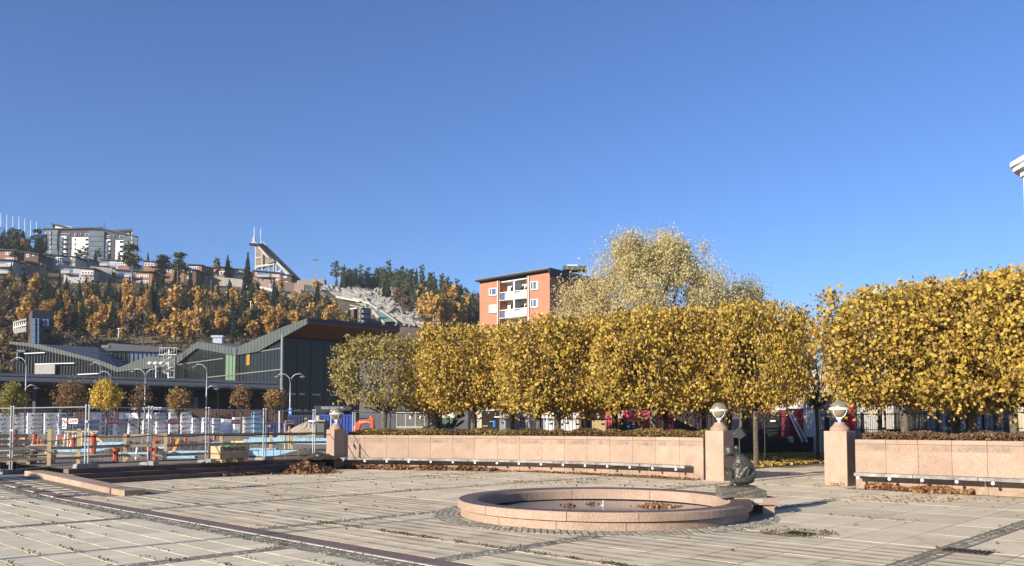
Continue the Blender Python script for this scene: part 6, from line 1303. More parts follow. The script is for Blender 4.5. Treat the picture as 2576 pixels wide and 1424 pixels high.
for x0, x1, ya, yb in ((155, 215, 588, 648), (155, 215, 724, 788), (490, 552, 533, 602), (490, 552, 678, 745)):
    f = face('window', x0, x1, ya, ya - 4, yb, .03, .2, m_white, y1b=yb - 4)
    w_ = (x1 - x0)
    face('pane', x0 + 4, x0 + w_ * .30, ya + 5, ya + 3, yb - 8, .06, .03, m_win2 if ya != 724 else m_white, y1b=yb - 10); face('pane', x0 + w_ * .38, x1 - (16 if x0 > 400 else 5), ya + 4, ya, yb - 8, .06, .03, m_win2 if ya != 724 else m_white, y1b=yb - 11)
    face('sill', x0 - 2, x1 + 2, yb, yb - 4, yb + 5, .12, .2, m_mull2, y1b=yb + 1)
for k in range(36):   # brick courses readable as slight relief bands
    z = .5 + k * .55
for x_ in (221, 470): face('downpipe', x_, x_ + 7, 527 if x_ < 300 else 488, 527 if x_ < 300 else 488, 0, .2, .1, mat('pale_pipe', (.6, .6, .58), .5), zb=2)
a, c = PBk.p(fx_(40), fy_(520), .9), PBk.p(fx_(640), fy_(420), .9); a2, c2 = PBk.p(fx_(78), fy_(546), 0), PBk.p(fx_(646), fy_(460), 0)
b = MB(); b.prism([a, c, c + Vector((0, 0, -.25)), a + Vector((0, 0, -.25))], bkd * 16); part('roof', b, m_darkf, ap); face('roof_edge', 40, 640, 517, 417, 523, .95, .15, m_mull2, y1b=424); face('top_wall', 80, 645, 524, 428, 545, -.02, 14, m_darkf, y1b=459)
sd = Vector((bkd.x, bkd.y, 0)); c0 = PBk.p(fx_(645), fy_(460), .0); b = MB(); q1 = c0 + sd * 14; b.prism([Vector((c0.x, c0.y, 0)), c0, q1, Vector((q1.x, q1.y, 0))], PBk.u * .06); part('side_wall', b, m_brick, ap)
b = MB(); e0 = PBk.p(fx_(640), fy_(420), .9); b.prism([e0, e0 + sd * 17, e0 + sd * 17 + Vector((0, 0, -1.6)), e0 + Vector((0, 0, -.9))], PBk.u * .15); part('gable_edge', b, m_darkf, ap)  # shaded side band under the roof, its shade put into the dark colour
a = PBk.p(fx_(850), fy_(392), -6) + Vector((0, 0, -.75)); b = MB(); b.box(a, (3.6, 2.4, .6)); part('plant_room', b, m_zinc, ap); b = MB(); b.box(a + Vector((-.4, 0, .42)), (1.6, 1.2, .25)); part('roof_box', b, m_white, ap)
# ------------------------------------------------------------------ cornice of the white house at the right edge
PW = Plane(2540, 30, 2640, 27.5); wh = thing('white_house', 'corner of a white house with a moulded cornice at the right picture edge', 'building', (PW.p(2600, 1071).x, PW.p(2600, 1071).y, 0)); m_wh = mat('white_cornice', (.85, .84, .80), .6)
EV = Vector((.74, .67, 0))
def wz(z): return 2491.7 + z * .07177
def wy(z): return 383.3 + z * .07177
for x0, ya, yb, off, nm in ((675, 368, 548, .75, 'cornice_top'), (775, 560, 712, .50, 'cornice_moulding'), (1030, 735, 880, .20, 'cornice_lower')):
    a = PW.p(wz(x0), wy(ya), off); c = PW.p(wz(x0), wy(yb), off); L = 6.0; e = a + PW.u * L; g2 = c + PW.u * L; b = MB(); b.prism([a, e, g2, c], EV * (7 + off)); part(nm, b, m_wh, wh, bevel=.02)
a = PW.p(wz(1145), wy(885), 0); b = MB(); e = a + PW.u * 5.6; b.prism([a, e, Vector((e.x, e.y, 0)), Vector((a.x, a.y, 0))], EV * 6.5); part('wall', b, m_wh, wh)
# lamp outside the picture whose shade throws the oval shadow at the left
# ------------------------------------------------------------------ hill
SKY = [(-400, 560), (-60, 590), (0, 600), (60, 612), (110, 645), (230, 655), (350, 668), (450, 684), (560, 696), (650, 706), (740, 714), (790, 718), (806, 717), (913, 722), (942, 728), (1000, 712), (1060, 722), (1120, 745), (1160, 765), (1210, 792), (1300, 830), (1500, 900), (1700, 960), (2000, 1010), (2600, 1040), (3200, 1050)]
SB = [(x - CX) / FD for x, _ in SKY]; SE = [(1071.4 - y) / FD for _, y in SKY]
def Hz(x, y, noise=True):
    b_ = x / max(y, 1); e = float(np.interp(b_, SB, SE)); zr = 1.6 + e * 430; zf = min(21.0, .30 * zr); d = y
    if d < 150: z = 0
    elif d < 200: z = zf * ((d - 150) / 50) ** 1.3
    elif d < 430: t = (d - 200) / 230; z = zf + (zr - zf) * (t + .10 * math.sin(t * math.pi))
    else: z = zr - .04 * (d - 430)
    if noise and 200 < d < 425: z += .5 * math.sin(x * .11 + y * .05) * math.sin(y * .09 - x * .03)
    return z
HZB = np.arange(-.80, .75, .01); HZD = np.concatenate([np.arange(150, 200, 6), np.arange(200, 431, 6), [432, 445, 480, 540, 700, 1000]])
V = []; F = []
for b_ in HZB:
    for d in HZD: V.append((b_ * d, d, Hz(b_ * d, d) - .06))
n = len(HZD)
for i in range(len(HZB) - 1):
    for j in range(n - 1): F.append((i*n+j, i*n+j+1, (i+1)*n+j+1, (i+1)*n+j))
m_hill = mat('autumn_hillside', (.17, .12, .07), .95, col2=(.085, .075, .045), scale=.07, bump=.8, detail=8, fine=(.9, .35))
b = MB(); b.v = V; b.f = F; struct('hillside', b, m_hill, True)
def hit(px, py, dmax=470):
    r = ray(px, py); y = 150.0; last = None
    while y < dmax:
        x = r.x / r.y * y; z = CAMH + r.z / r.y * y
        if z < Hz(x, y): return Vector((x, y, Hz(x, y)))
        y += 1.5
    x = r.x / r.y * 428; return Vector((x, 428, Hz(x, 428)))
def bx_(z): return 383.3 + z * .17947
def by_(z): return 543.06 + z * .17947
def ax_(z): return z * .17947
def ay_(z): return 511.1 + z * .17947
def cx_(z): return 798.6 + z * .17947
def cy_(z): return 638.9 + z * .17947
def drape(name, rows, m, lift=.35, nx=10, kind='structure', label=None, cat=None, rough=0.0):
    V = []; F = []; rg = random.Random(5)
    for (y, x0, x1) in rows:
        for k in range(nx + 1):
            p = hit(x0 + (x1 - x0) * k / nx, y); V.append((p.x, p.y, p.z + lift + rg.gauss(0, rough)))
    for j in range(len(rows) - 1):
        for k in range(nx): F.append((j*(nx+1)+k, (j+1)*(nx+1)+k, (j+1)*(nx+1)+k+1, j*(nx+1)+k+1))
    b = MB(); b.v = V; b.f = F
    if kind == 'structure': return struct(name, b, m)
    c = Vector(V[0]); o = part(name, b, m); return tag(o, label, cat)
m_scree = mat('grey_gravel_slope', (.34, .32, .28), .95, col2=(.17, .16, .14), scale=.35, bump=.8, detail=9, fine=(1.6, .35))
def lin(pts, y): pts = sorted(pts, key=lambda p: p[1]); return float(np.interp(y, [p[1] for p in pts], [p[0] for p in pts]))
Lg = [(806, 718), (812, 735), (861, 751), (905, 768), (935, 790), (965, 820)]; Rg = [(920, 722), (950, 738), (958, 763), (985, 780), (1010, 792), (1075, 822)]
rows = [(y, lin(Lg, y), lin(Rg, y)) for y in np.arange(719.5, 826, 4)]; drape('gravel_slope', rows, m_scree, nx=26, rough=.35)
m_green = mat('green_landing_mat', (.16, .27, .22), .8, col2=(.12, .21, .17), scale=.4)
Lk = [(932, 777), (936, 793), (950, 806), (966, 822)]; Rk = [(934, 777), (965, 798), (985, 812), (998, 822)]
drape('landing_slope', [(y, lin(Lk, y), lin(Rk, y)) for y in np.arange(777.5, 824, 3)], m_green, lift=1.3, nx=6, kind='t', label='green plastic landing slope of the ski jump on the gravel hillside', cat='ski slope')
m_conc = mat('pale_concrete_edge', (.46, .44, .38), .85)
for L_, lb in (([(932, 777), (965, 798), (985, 812), (998, 822)], 'pale board edge on the right side of the green landing slope'), ([(936, 790), (950, 806), (966, 823)], 'pale board edge on the left side of the green landing slope'), ([(846, 756), (870, 762), (905, 768)], 'pale concrete edge of the lower inrun above the judges house'), ([(888, 760), (932, 774)], 'pale roof-like edge leading down to the judges house')):
    b = MB(); 
    for (xa, ya), (xb, yb) in zip(L_[:-1], L_[1:]): p, q = hit(xa, ya), hit(xb, yb); b.bar(p + Vector((0, 0, 1.2)), q + Vector((0, 0, 1.2)), .4, .6)
    tag(part('slope_edge', b, m_conc), lb, 'edge board')
# meadow and path at the foot of the wood
m_mead = mat('dry_meadow', (.20, .17, .09), .95, col2=(.11, .10, .055), scale=.12, bump=.6, detail=8, fine=(1.2, .3)); drape('meadow', [(y, -60, 560) for y in np.arange(843, 875, 4)], m_mead, lift=.25, nx=30)
m_path = mat('grey_path', (.22, .20, .18), .9, col2=(.16, .15, .13), scale=.3); drape('hill_path', [(843, 130, 560), (846.5, 130, 560)], m_path, lift=.5, nx=20)
m_bare = mat('grey_bare_bank', (.20, .18, .155), .95, col2=(.10, .095, .08), scale=.2, detail=8, fine=(1.0, .35)); drape('bare_bank', [(y, 560 + (y - 700) * 1.5, 815 + (y - 730) * 1.0) for y in np.arange(722, 760, 4)], m_bare, lift=.4, nx=20, rough=.2)
# ------------------------------------------------------------------ houses on the hill
m_hb = mat('hill_brick', (.27, .13, .08), .85, col2=(.22, .105, .065), scale=.6); m_hbd = mat('hill_brick_brown', (.12, .065, .048), .85); m_hw = mat('hill_white', (.38, .375, .36), .7); m_hroof = mat('hill_roof_felt', (.035, .035, .042), .7); m_hwall = mat('hill_retaining_wall', (.26, .24, .22), .9, col2=(.20, .185, .17), scale=.4); m_hwin = m_win2
def house(lb, x0, x1, yr0, yr1, yb, col, wins, balc=None, dep=9, ang=0.0, gable=None, bt=None):
    p = hit((x0 + x1) / 2, yb); d = p.y; s = d / FD; w = (x1 - x0) * s; z0 = W(0, yb, d).z; t = thing('terrace_house', lb, 'house', (W((x0 + x1) / 2, 1071, d).x, d, z0), ang, 'flat-roofed terrace houses in rows on the hill'); hA, hB = (yb - yr0) * s, (yb - yr1) * s; X = w / 2
    def P(x): return (x - (x0 + x1) / 2) * s
    def Z(y): return (yb - y) * s
    b = MB(); b.prism([(-X, 0, -4), (X, 0, -4), (X, 0, hB - .1), (-X, 0, hA - .1)], (0, dep, 0)); localpart('wall', b, col, t, False)
    b = MB(); b.prism([(-X - .7, -.9, hA), (X + .7, -.9, hB), (X + .7, -.9, hB + .35), (-X - .7, -.9, hA + .35)], (0, dep + 1.5, 0)); localpart('roof', b, m_hroof, t, False)
    for (wx0, wx1, wy0, wy1, np_) in wins:
        b = MB(); b.box(((P(wx0) + P(wx1)) / 2, -.06, (Z(wy0) + Z(wy1)) / 2), (P(wx1) - P(wx0), .12, Z(wy0) - Z(wy1))); f = localpart('window', b, m_whitep, t, False); ww = (P(wx1) - P(wx0)) / np_
        for q in range(np_): b = MB(); b.box((P(wx0) + ww * (q + .5), -.14, (Z(wy0) + Z(wy1)) / 2), (ww - .35, .06, Z(wy0) - Z(wy1) - .35)); localpart('pane', b, m_hwin, f, False)
    if balc:
        for (bx0, bx1, by0, by1) in balc:
            b = MB(); b.box(((P(bx0) + P(bx1)) / 2, -1.0, Z(by1)), (P(bx1) - P(bx0), 2.0, .2)); localpart('balcony_floor', b, m_hw, t, False)
            b = MB(); b.box(((P(bx0) + P(bx1)) / 2, -.05, Z(by1) + 1.4), (P(bx1) - P(bx0), .06, 1.9)); localpart('balcony_glazing', b, m_hwin, t, False)
            b = MB(); n_ = max(3, int((P(bx1) - P(bx0)) / .9)); 
            for q in range(n_ + 1): b.box((P(bx0) + (P(bx1) - P(bx0)) * q / n_, -2.0, Z(by1) + .55), (.12, .06, 1.1))
            b.box(((P(bx0) + P(bx1)) / 2, -2.0, Z(by1) + 1.1), (P(bx1) - P(bx0), .1, .14)); b.box(((P(bx0) + P(bx1)) / 2, -2.02, Z(by1) + .45), (P(bx1) - P(bx0), .03, .75)); localpart('balcony_railing', b, m_hw, t, False)
    if bt:
        for (ax0, ax1, ay0, ay1, m_) in bt: b = MB(); b.box(((P(ax0) + P(ax1)) / 2, -.03, (Z(ay0) + Z(ay1)) / 2), (P(ax1) - P(ax0), .06, Z(ay0) - Z(ay1))); localpart('facade_panel', b, m_, t, False)
    return t
house('pale terrace house cut by the left picture edge, upper row', -20, 30, 629, 632, 655, m_hb, [(0, 25, 634, 641, 4), (0, 22, 649, 654, 3)])
house('dark brown house with one window left of the apartment tower', 48, 84, 634, 641, 664, m_hbd, [(54, 61, 639, 647, 1), (70, 73, 641, 644, 1)])
house('white-balconied house at the left edge, lower row', -25, 21, 653, 656, 692, m_hw, [(0, 20, 661, 672, 4)], [(-15, 16, 664, 673), (-15, 16, 682, 690)])
house('brick house with two wide windows at the lower left, behind a pine', 22, 64, 658, 662, 692, m_hb, [(42, 55, 664, 671, 2), (24, 36, 681, 689, 2), (40, 55, 681, 690, 3)])
house('brick and white house with a balcony below the left part of the apartment tower', 103, 178, 641, 647, 673, m_hw, [(147, 174, 648, 655, 5), (148, 154, 663, 671, 1), (165, 172, 664, 671, 1), (127, 144, 647, 668, 3)], [(103, 122, 647, 656), (105, 124, 660, 669)], bt=[(145.5, 177, 655.5, 662, m_hb), (156, 163.5, 662.2, 672, m_hb)])
house('low house with a dark flat roof right of the brick and white house', 178, 212, 649, 653, 672, m_hwall, [(218 - 22, 205, 667, 672, 1)])
house('brick house with a balcony among the spruces, lower row', 150, 226, 670, 677, 712, m_hw, [(195, 224, 682, 690, 4), (197, 205, 697, 704, 1), (215, 222, 698, 706, 1)], [(151, 172, 680, 689)], bt=[(194, 226, 690, 696.5, m_hb), (205.5, 214.5, 696.8, 711, m_hb)])
house('dark flat-roofed garage right of the lower brick house', 232, 258, 681, 682, 704, m_hwall, [])
house('white house with double balcony left of the tall pine', 247, 317, 653, 659, 688, m_hw, [(265, 284, 658, 670, 4), (287, 314, 659, 667, 5)], [(247, 267, 661, 670), (247, 267, 677, 684)], bt=[(287, 316, 667.5, 678, m_hb)])
house('wide house with glazed lower floor behind the tall pine', 282, 379, 679, 686, 713, m_hb, [(336, 366, 691, 697, 5), (336, 366, 706, 712, 4)], [(288, 330, 689, 699), (288, 330, 702, 711)], bt=[(287, 332, 682, 689, m_hw)])
house('upper house right of the tall pine', 352, 392, 656, 662, 684, m_hb, [(355, 384, 661, 668, 4)])
house('brick house with orange side behind the second pine', 372, 432, 671, 677, 704, m_hb, [(384, 400, 677, 683, 3), (405, 425, 678, 685, 3)], [(382, 405, 686, 694)])
house('brick house behind the pair of pines', 425, 462, 668, 674, 708, m_hb, [(432, 447, 676, 683, 2), (434, 447, 692, 698, 2)])
house('dark brown house side with two small windows right of the pines', 456, 486, 677, 680, 718, m_hbd, [(463, 475, 681, 686, 2), (463, 475, 696, 701, 2)])
house('upper brick house with a white window row', 468, 500, 666, 668, 696, m_hb, [(470, 493, 670, 678, 4), (487, 494, 686, 691, 1)])
house('brown house with one window in the middle of the upper row', 501, 528, 671, 674, 697, m_hbd, [(508, 518, 676, 680, 2)])
house('brick house with orange gable left of the small spruce', 531, 567, 674, 672, 704, m_hb, [(538, 562, 682, 690, 3)], bt=[(531, 541, 677, 684, mat('orange_gable', (.62, .28, .13), .8))])
house('brick house with two window rows right of the small spruce', 572, 607, 675, 680, 707, m_hb, [(585, 601, 681, 687, 3), (580, 602, 693, 700, 4)])
house('small brown brick house left of the ski jump', 606, 632, 683, 686, 702, m_hbd, [(612, 622, 686, 690, 2)])
house('long brick house with a glazed balcony at the foot of the ski jump', 633, 702, 681, 688, 716, m_hb, [(679, 698, 691, 697, 4), (679, 698, 702, 709, 4)], [(641, 675, 690, 698), (643, 674, 705, 712)], bt=[(636, 641, 684, 690, mat('orange_gable', (.62, .28, .13), .8))])
house('dark brown end house below the ski jump inrun', 703, 728, 690, 694, 720, m_hbd, [(708, 717, 694, 699, 2), (711, 720, 708, 717, 2)])
b = MB()
def hwall(L_, hh, m_, lb): 
    b = MB()
    for (xa, ya), (xb, yb) in zip(L_[:-1], L_[1:]): p, q = hit(xa, ya), hit(xb, yb); b.bar(p + Vector((0, 0, hh / 2 - 1)), q + Vector((0, 0, hh / 2 - 1)), .5, hh + 2)
    tag(part('retaining_wall', b, m_), lb, 'wall')
hwall([(488, 712), (530, 716), (575, 720), (610, 724)], 3.0, m_hwall, 'grey-brown retaining wall below the middle terrace houses'); hwall([(636, 722), (680, 730), (740, 736), (765, 740)], 3.5, mat('brown_wall', (.22, .16, .13), .9), 'long brown retaining wall below the right terrace houses'); hwall([(556, 718), (600, 722), (640, 728), (690, 738)], 1.4, m_conc, 'pale concrete wall strip in front of the brown retaining wall'); hwall([(65, 694), (100, 698), (112, 702)], 5, m_hwall, 'grey retaining wall at the lower left between houses and trees'); hwall([(225, 708), (280, 712)], 5, m_hwall, 'grey retaining wall behind the spruces left of the tall pine')
for i, (x, y0, y1) in enumerate(((bx_(655), by_(825), by_(935)), (bx_(822), by_(915), by_(1010)), (bx_(1650), by_(960), by_(1085)), (bx_(1375), by_(1200), by_(1424)), (298, 830, 855), (1, 1, 1))):
    if x < 5: continue
    p = hit(x, y1); h = (y1 - y0) / FD * p.y; b = MB(); b.tube([p, p + Vector((0, 0, h))], .12, 5); b.box(p + Vector((0, 0, h)), (.6, .3, .2)); tag(part('road_lamp', b, m_whitep), ('thin road lamp before the middle terrace houses', 'thin road lamp above the wood left of the small spruce', 'thin road lamp before the long brick house', 'tall pale pole standing out of the autumn wood', 'small post beside the hill path')[i], 'lamp post')
# ------------------------------------------------------------------ apartment tower
AD = 452.0; at_ = thing('apartment_tower', 'high apartment block with white and dark panels and glazed bays on the hilltop', 'building', (W(230, 1071, AD).x, AD, W(0, 668, AD).z)); m_dw = mat('tower_dark_panel', (.04, .042, .048), .7); m_tw = mat('tower_white_panel', (.80, .78, .73), .7); m_tg = mat('tower_balcony_glass', (.10, .135, .16), .25, col2=(.06, .085, .11), scale=.25)
b = MB(); b.prism([W(x, y, AD) for x, y in ((112, 577), (147, 577.5), (235, 575), (262, 578), (311, 589), (346, 597), (346, 672), (112, 672))], Vector((-6.3, 14, 0))); part('body', b, m_dw, at_)
b = MB(); b.prism([W(x, y, AD) for x, y in ((111, 574.5), (147, 575), (235, 572.5), (262, 575), (348, 595), (348, 598.5), (262, 578.3), (235, 576), (147, 578), (111, 578))] , Vector((-7.2, 16, 0))); 
b.v = [(v[0], v[1] - 1.2, v[2]) for v in b.v]; part('roof', b, m_hroof, at_)
for pts_, nm, m_ in ((((130, 563), (139, 566), (139, 576), (180, 574.5), (180, 571)), 'penthouse_left', m_tw), (((284, 580), (325, 578), (325, 590), (310, 588)), 'penthouse_right', m_tw)): b = MB(); b.prism([W(x, y, AD + 2) for x, y in pts_], Vector((-3.6, 8, 0))); part(nm, b, m_, at_)
for pts_, nm in ((((128.5, 561), (131, 564.5), (181, 575), (183, 573)), 'wing_roof'), (((285, 579), (334, 575.5), (334, 581), (326, 581.5), (290, 583)), 'wing_roof')): b = MB(); b.prism([W(x, y, AD + .5) for x, y in pts_], Vector((-5.4, 12, 0))); part(nm, b, m_hroof, at_)
for x0, x1, y0, y1, m_, nm in ((168 - 22, 168, 594, 644, m_tw, 'white_panel'), (181, 223, 597, 662, m_tw, 'white_panel'), (263, 278, 602.5, 662, m_tw, 'white_panel'), (291, 311, 604, 658, m_tw, 'white_panel')): wbox(nm, '', '', x0, x1, y0, AD - .25, .25, m_, yb=y1, parent=at_)
for x0, x1, y0, y1, nf in ((112, 146, 579, 650, 6), (147, 158, 596, 645, 4), (223, 262, 582, 668, 7), (311, 346, 594, 650, 5), (264, 271, 610, 660, 4)):
    wbox('glazed_bay', '', '', x0, x1, y0, AD - (1.2 if x1 - x0 > 15 else .6), 1.0, m_tg, yb=y1, parent=at_)
    for k in range(1, nf): yy = y0 + (y1 - y0) * k / nf; wbox('bay_floor', '', '', x0 - .1, x1 + .1, yy, AD - 1.35, .2, m_dw, yb=yy + 1.3, parent=at_); wbox('bay_rail', '', '', x0 + (k % 3) * (x1 - x0) * .2, x0 + (x1 - x0) * (.5 + .15 * (k % 3)), yy + 4.8, AD - 1.4, .1, mat('tower_rail', (.35, .4, .45), .5), yb=yy + 5.4, parent=at_)
for xq in (114.5, 125.5, 331): 
    for k in range(5): wbox('bay_post', '', '', xq, xq + 1.6, 583 + k * 11.9, AD - 1.5, .2, m_tw, yb=590 + k * 11.9, parent=at_)
tw_rows = [588] + [600.3 + 11.9 * k for k in range(5)]
for r_, yy in enumerate(tw_rows):
    for x_, n_ in ((150, 3), (161.5, 2), (173, 1), (187.5, 1), (202.3, 1), (214.5, 2), (270, 2), (285.2, 1), (301, 3)):
        sm_ = x_ in (173, 202.3, 285.2); yq = yy + (x_ - 187) * .012 * (2 if x_ > 230 else 0) + (x_ > 230) * 3
        if yq > 640 and x_ < 180: continue
        if r_ == 0: wbox('window_frame', '', '', x_ - .6 if not sm_ else x_ - .4, x_ + (2.0 if sm_ else 3.6 * n_ + .6), yq - .7, AD - .35, .1, m_tw, yb=yq + (2.6 if sm_ else 5.6), parent=at_)
        for q in range(n_): wbox('window', '', '', x_ + q * 3.6 + .2, x_ + q * 3.6 + (1.8 if sm_ else 3.0), yq, AD - .45, .12, m_win, yb=yq + (2.0 if sm_ else 4.8), parent=at_)
b = MB(); q = W(262, 576, AD + 5); b.tube([q, q + Vector((0, 0, 3.6))], .15, 5); b.box(q + Vector((-2.4, 0, .4)), (2.2, 2, 1.3)); part('roof_mast', b, m_hroof, at_)
# ------------------------------------------------------------------ flagpoles
for i, (zx, zt, zb_) in enumerate(((12, 150, 290), (97, 170, 335), (182, 187, 368), (266, 197, 350), (348, 222, 405), (430, 250, 420), (511, 265, 400))):
    a, c = W(ax_(zx), ay_(zb_ + 40), 440), W(ax_(zx), ay_(zt), 440); b = MB(); b.tube([a, c], [.22, .13], 6); b.tube([c, c + Vector((0, 0, .25))], .2, 6); tag(part('flagpole', b, m_whitep), f'white bare flagpole on the hilltop at the left, {ordn[i]} of seven from the left', 'flagpole', 'flagpoles on the hilltop')
# ------------------------------------------------------------------ ski jump
JD = 425.0; sj = thing('ski_jump', 'tall wooden ski jump tower with its long sloping inrun on the hilltop', 'ski jump', (W(650, 1071, JD).x, JD, W(0, 712, JD).z)); m_jw = mat('weathered_jump_wood', (.30, .24, .17), .9, col2=(.21, .165, .12), scale=.5, fine=(2, .2)); m_jc = mat('pale_jump_concrete', (.58, .54, .47), .8); m_jt = mat('dark_inrun_track', (.03, .035, .04), .7)
J = lambda x, y, d=JD: W(bx_(x), by_(y), d)
b = MB(); b.prism([J(1387, 365), J(1440, 362), J(1640, 590), J(1640, 625), J(1440, 405), J(1395, 395)], Vector((0, .8, 0))); part('side_beam', b, m_jc, sj)
b = MB(); b.prism([J(1710, 640), J(1720, 612), J(1925, 812), J(1940, 850), J(1900, 842)], Vector((0, .8, 0))); part('side_beam', b, m_jc, sj)
b = MB(); b.prism([J(1470, 388), J(1560, 388, JD + 5), J(2130, 955, JD + 5), J(2120, 968), J(1930, 830), J(1640, 600)], Vector((0, .4, 0))); part('inrun_track', b, m_jt, sj)
b = MB(); b.prism([J(1556, 383, JD + 5.5), J(1572, 383, JD + 5.5), J(2135, 945, JD + 5.5), J(2120, 957, JD + 5.5)], Vector((0, .5, 0))); part('far_rail', b, m_jc, sj)
for k in range(42): x_ = 1575 + k * 13; y_ = 392 + (x_ - 1565) * .985; b = MB(); b.box(J(x_, y_ + 8, JD + 4.9), (.35, .2, .9)); part('rail_post', b, m_jc, sj)
b = MB(); b.prism([J(1452, 415), J(1530, 498), J(1530, 712), J(1452, 720)], Vector((0, 6, 0))); part('cladding', b, m_jw, sj); b = MB(); b.prism([J(1548, 525), J(1640, 612), J(1640, 680), J(1548, 705)], Vector((0, 6, 0))); part('cladding', b, m_jw, sj)
for x0, y0, y1, w_ in ((1438, 412, 775, 12), (1528, 505, 780, 14), (1628, 600, 800, 12), (1692, 640, 800, 10), (1728, 690, 800, 12), (1790, 745, 860, 14), (1935, 850, 940, 10)):
    b = MB(); b.prism([J(x0, y0), J(x0 + w_, y0), J(x0 + w_, y1), J(x0, y1)], Vector((0, .8, 0))); part('column', b, m_jc, sj); b = MB(); b.prism([J(x0 + 8, y0 + 8, JD + 5), J(x0 + 8 + w_, y0 + 8, JD + 5), J(x0 + 8 + w_, y1, JD + 5), J(x0 + 8, y1, JD + 5)], Vector((0, .8, 0))); part('column', b, m_jc, sj)
b = MB(); b.bar(J(1450, 718), J(1710, 672), .8, 1.0); part('cross_beam', b, m_jc, sj); b = MB(); b.bar(J(1450, 588, JD - .1), J(1530, 578, JD - .1), .2, .6); part('cross_beam', b, m_jc, sj); b = MB(); b.bar(J(1730, 795), J(1800, 770), .5, .8); part('cross_beam', b, m_jc, sj)
b = MB(); b.box(J(1560, 590, JD - .2), (.01, .01, .01)); b = MB(); b.prism([J(1552, 540, JD - .1), J(1574, 560, JD - .1), J(1574, 690, JD - .1), J(1552, 695, JD - .1)], Vector((0, .2, 0))); part('dark_opening', b, m_void, sj)
for k in range(4): b = MB(); x_ = 1468 + k * 16; b.prism([J(x_, 652, JD - .1), J(x_ + 10, 650, JD - .1), J(x_ + 10, 675, JD - .1), J(x_, 677, JD - .1)], Vector((0, .1, 0))); f = part('window', b, m_jc, sj); b = MB(); b.prism([J(x_ + 3, 657, JD - .2), J(x_ + 7, 656, JD - .2), J(x_ + 7, 670, JD - .2), J(x_ + 3, 671, JD - .2)], Vector((0, .1, 0))); part('pane', b, m_void, f)
b = MB(); b.prism([J(1605, 650, JD - 1), J(1640, 600, JD - 1), J(1700, 605, JD - 1), J(1705, 640, JD - 1), J(1660, 660, JD - 1), J(1615, 668, JD - 1)], Vector((0, 2, 0))); part('start_platform', b, m_jw, sj)
b = MB()
for k in range(9): b.bar(J(1560 + k * 8, 765 - k * 7), J(1575 + k * 8, 765 - k * 7), .8, .12)
b.bar(J(1555, 770), J(1640, 695), .1, .1); part('stair_flight', b, m_galv, sj)
b = MB(); b.box(J(1415, 402), (3.4, 3, .9)); part('under_deck', b, m_void, sj)
for x_, y0, y1, r in ((1429, 160, 362, .16), (1520, 180, 390, .14), (1400, 305, 365, .12), (1552, 355, 385, .12)): b = MB(); b.tube([J(x_, y1), J(x_, y0)], r, 6); part('mast', b, m_whitep, sj)
b = MB(); b.tube([J(1427, 290), J(1427, 362)], .35, 6); part('mast_base', b, m_whitep, sj)
m_sig = mat('sign_steel_blue', (.05, .12, .25), .5)
b = MB(); b.bar(J(1432, 288), J(1520, 300), .12, .12); b.bar(J(1432, 338), J(1520, 352), .12, .16); b.bar(J(1500, 322), J(1560, 330), .12, .12); b.bar(J(1560, 330), J(1560, 385), .12, .12); part('sign_frame', b, m_sig, sj)
tm = text_mesh('FV', 2.6, m_sig, ext=.08); put_text(tm, sj, J(1478, 318), Vector((0, -1, 0)))
b = MB(); b.prism([J(1940, 850), J(2010, 905), J(2120, 968), J(1920, 955)], Vector((0, 5, 0))); part('concrete_foot', b, m_jc, sj)
# masts, pylons, hut, judges' house
def mast(lb, x, y0, y1, d, w_, heads, m_=m_galv, cat='mast'):
    t = thing('lattice_mast', lb, cat, (W(x, 1071, d).x, d, W(x, y1, d).z)); h = W(x, y0, d).z - W(x, y1, d).z; b = MB()
    for sx in (-1, 1): b.tube([(sx * w_, 0, -3), (sx * w_ * .6, 0, h)], .08, 4)
    localpart('leg_pair', b, m_, t, False); b = MB(); k = 0; z = 0
    while z < h - 1.5: b.tube([(-w_ if k % 2 else w_, 0, z), (w_ if k % 2 else -w_, 0, z + 1.5)], .05, 3); z += 1.5; k += 1
    localpart('bracing', b, m_, t, False)
    if heads:
        for q in range(4): b = MB(); b.box((-1.0 + q * .7, -.3, h + .3 * (q % 2)), (.5, .4, .5)); localpart('floodlight', b, m_mull, t, False)
    return t
mast('lattice floodlight mast on the ridge right of the ski jump', bx_(2260), by_(625), by_(940), 425, .55, True)
mast('lattice mast at the left edge of the gravel slope', cx_(250), cy_(300), cy_(570), 400, .5, True); mast('tall thin lattice mast left of the judges house', cx_(398), cy_(450), cy_(860), 380, .6, False); mast('thin lattice mast before the foot of the green slope', cx_(1062), cy_(905), cy_(1080), 300, .45, False)
for lb, x, y0, y1, d in (('T-shaped ski lift pylon on the ridge above the gravel slope', cx_(325), cy_(265), cy_(450), 425), ('leaning ski lift pylon among the pines on the rocky knoll', cx_(970), cy_(378), cy_(580), 395)):
    t = thing('lift_pylon', lb, 'pylon', (W(x, 1071, d).x, d, W(x, y1, d).z)); h = (y1 - y0) / FD * d; localpart('column', MB().tube([(0, 0, -2), (0, 0, h)], [.5, .3], 8), mat('pylon_steel', (.12, .12, .12), .6), t); localpart('crossarm', MB().box((0, 0, h), (5.2, .4, .4)), mat('pylon_steel', (.12, .12, .12), .6), t)
    for s_ in (-1, 1): localpart('sheave_bank', MB().box((s_ * 2.3, 0, h - .35), (1.2, .5, .5)), m_galv, t)
    localpart('top_frame', MB().box((0, 0, h + .9), (3.5, .15, .15)).box((-1.2, 0, h + .4), (.12, .12, .9)).box((1.2, 0, h + .4), (.12, .12, .9)), m_galv, t)
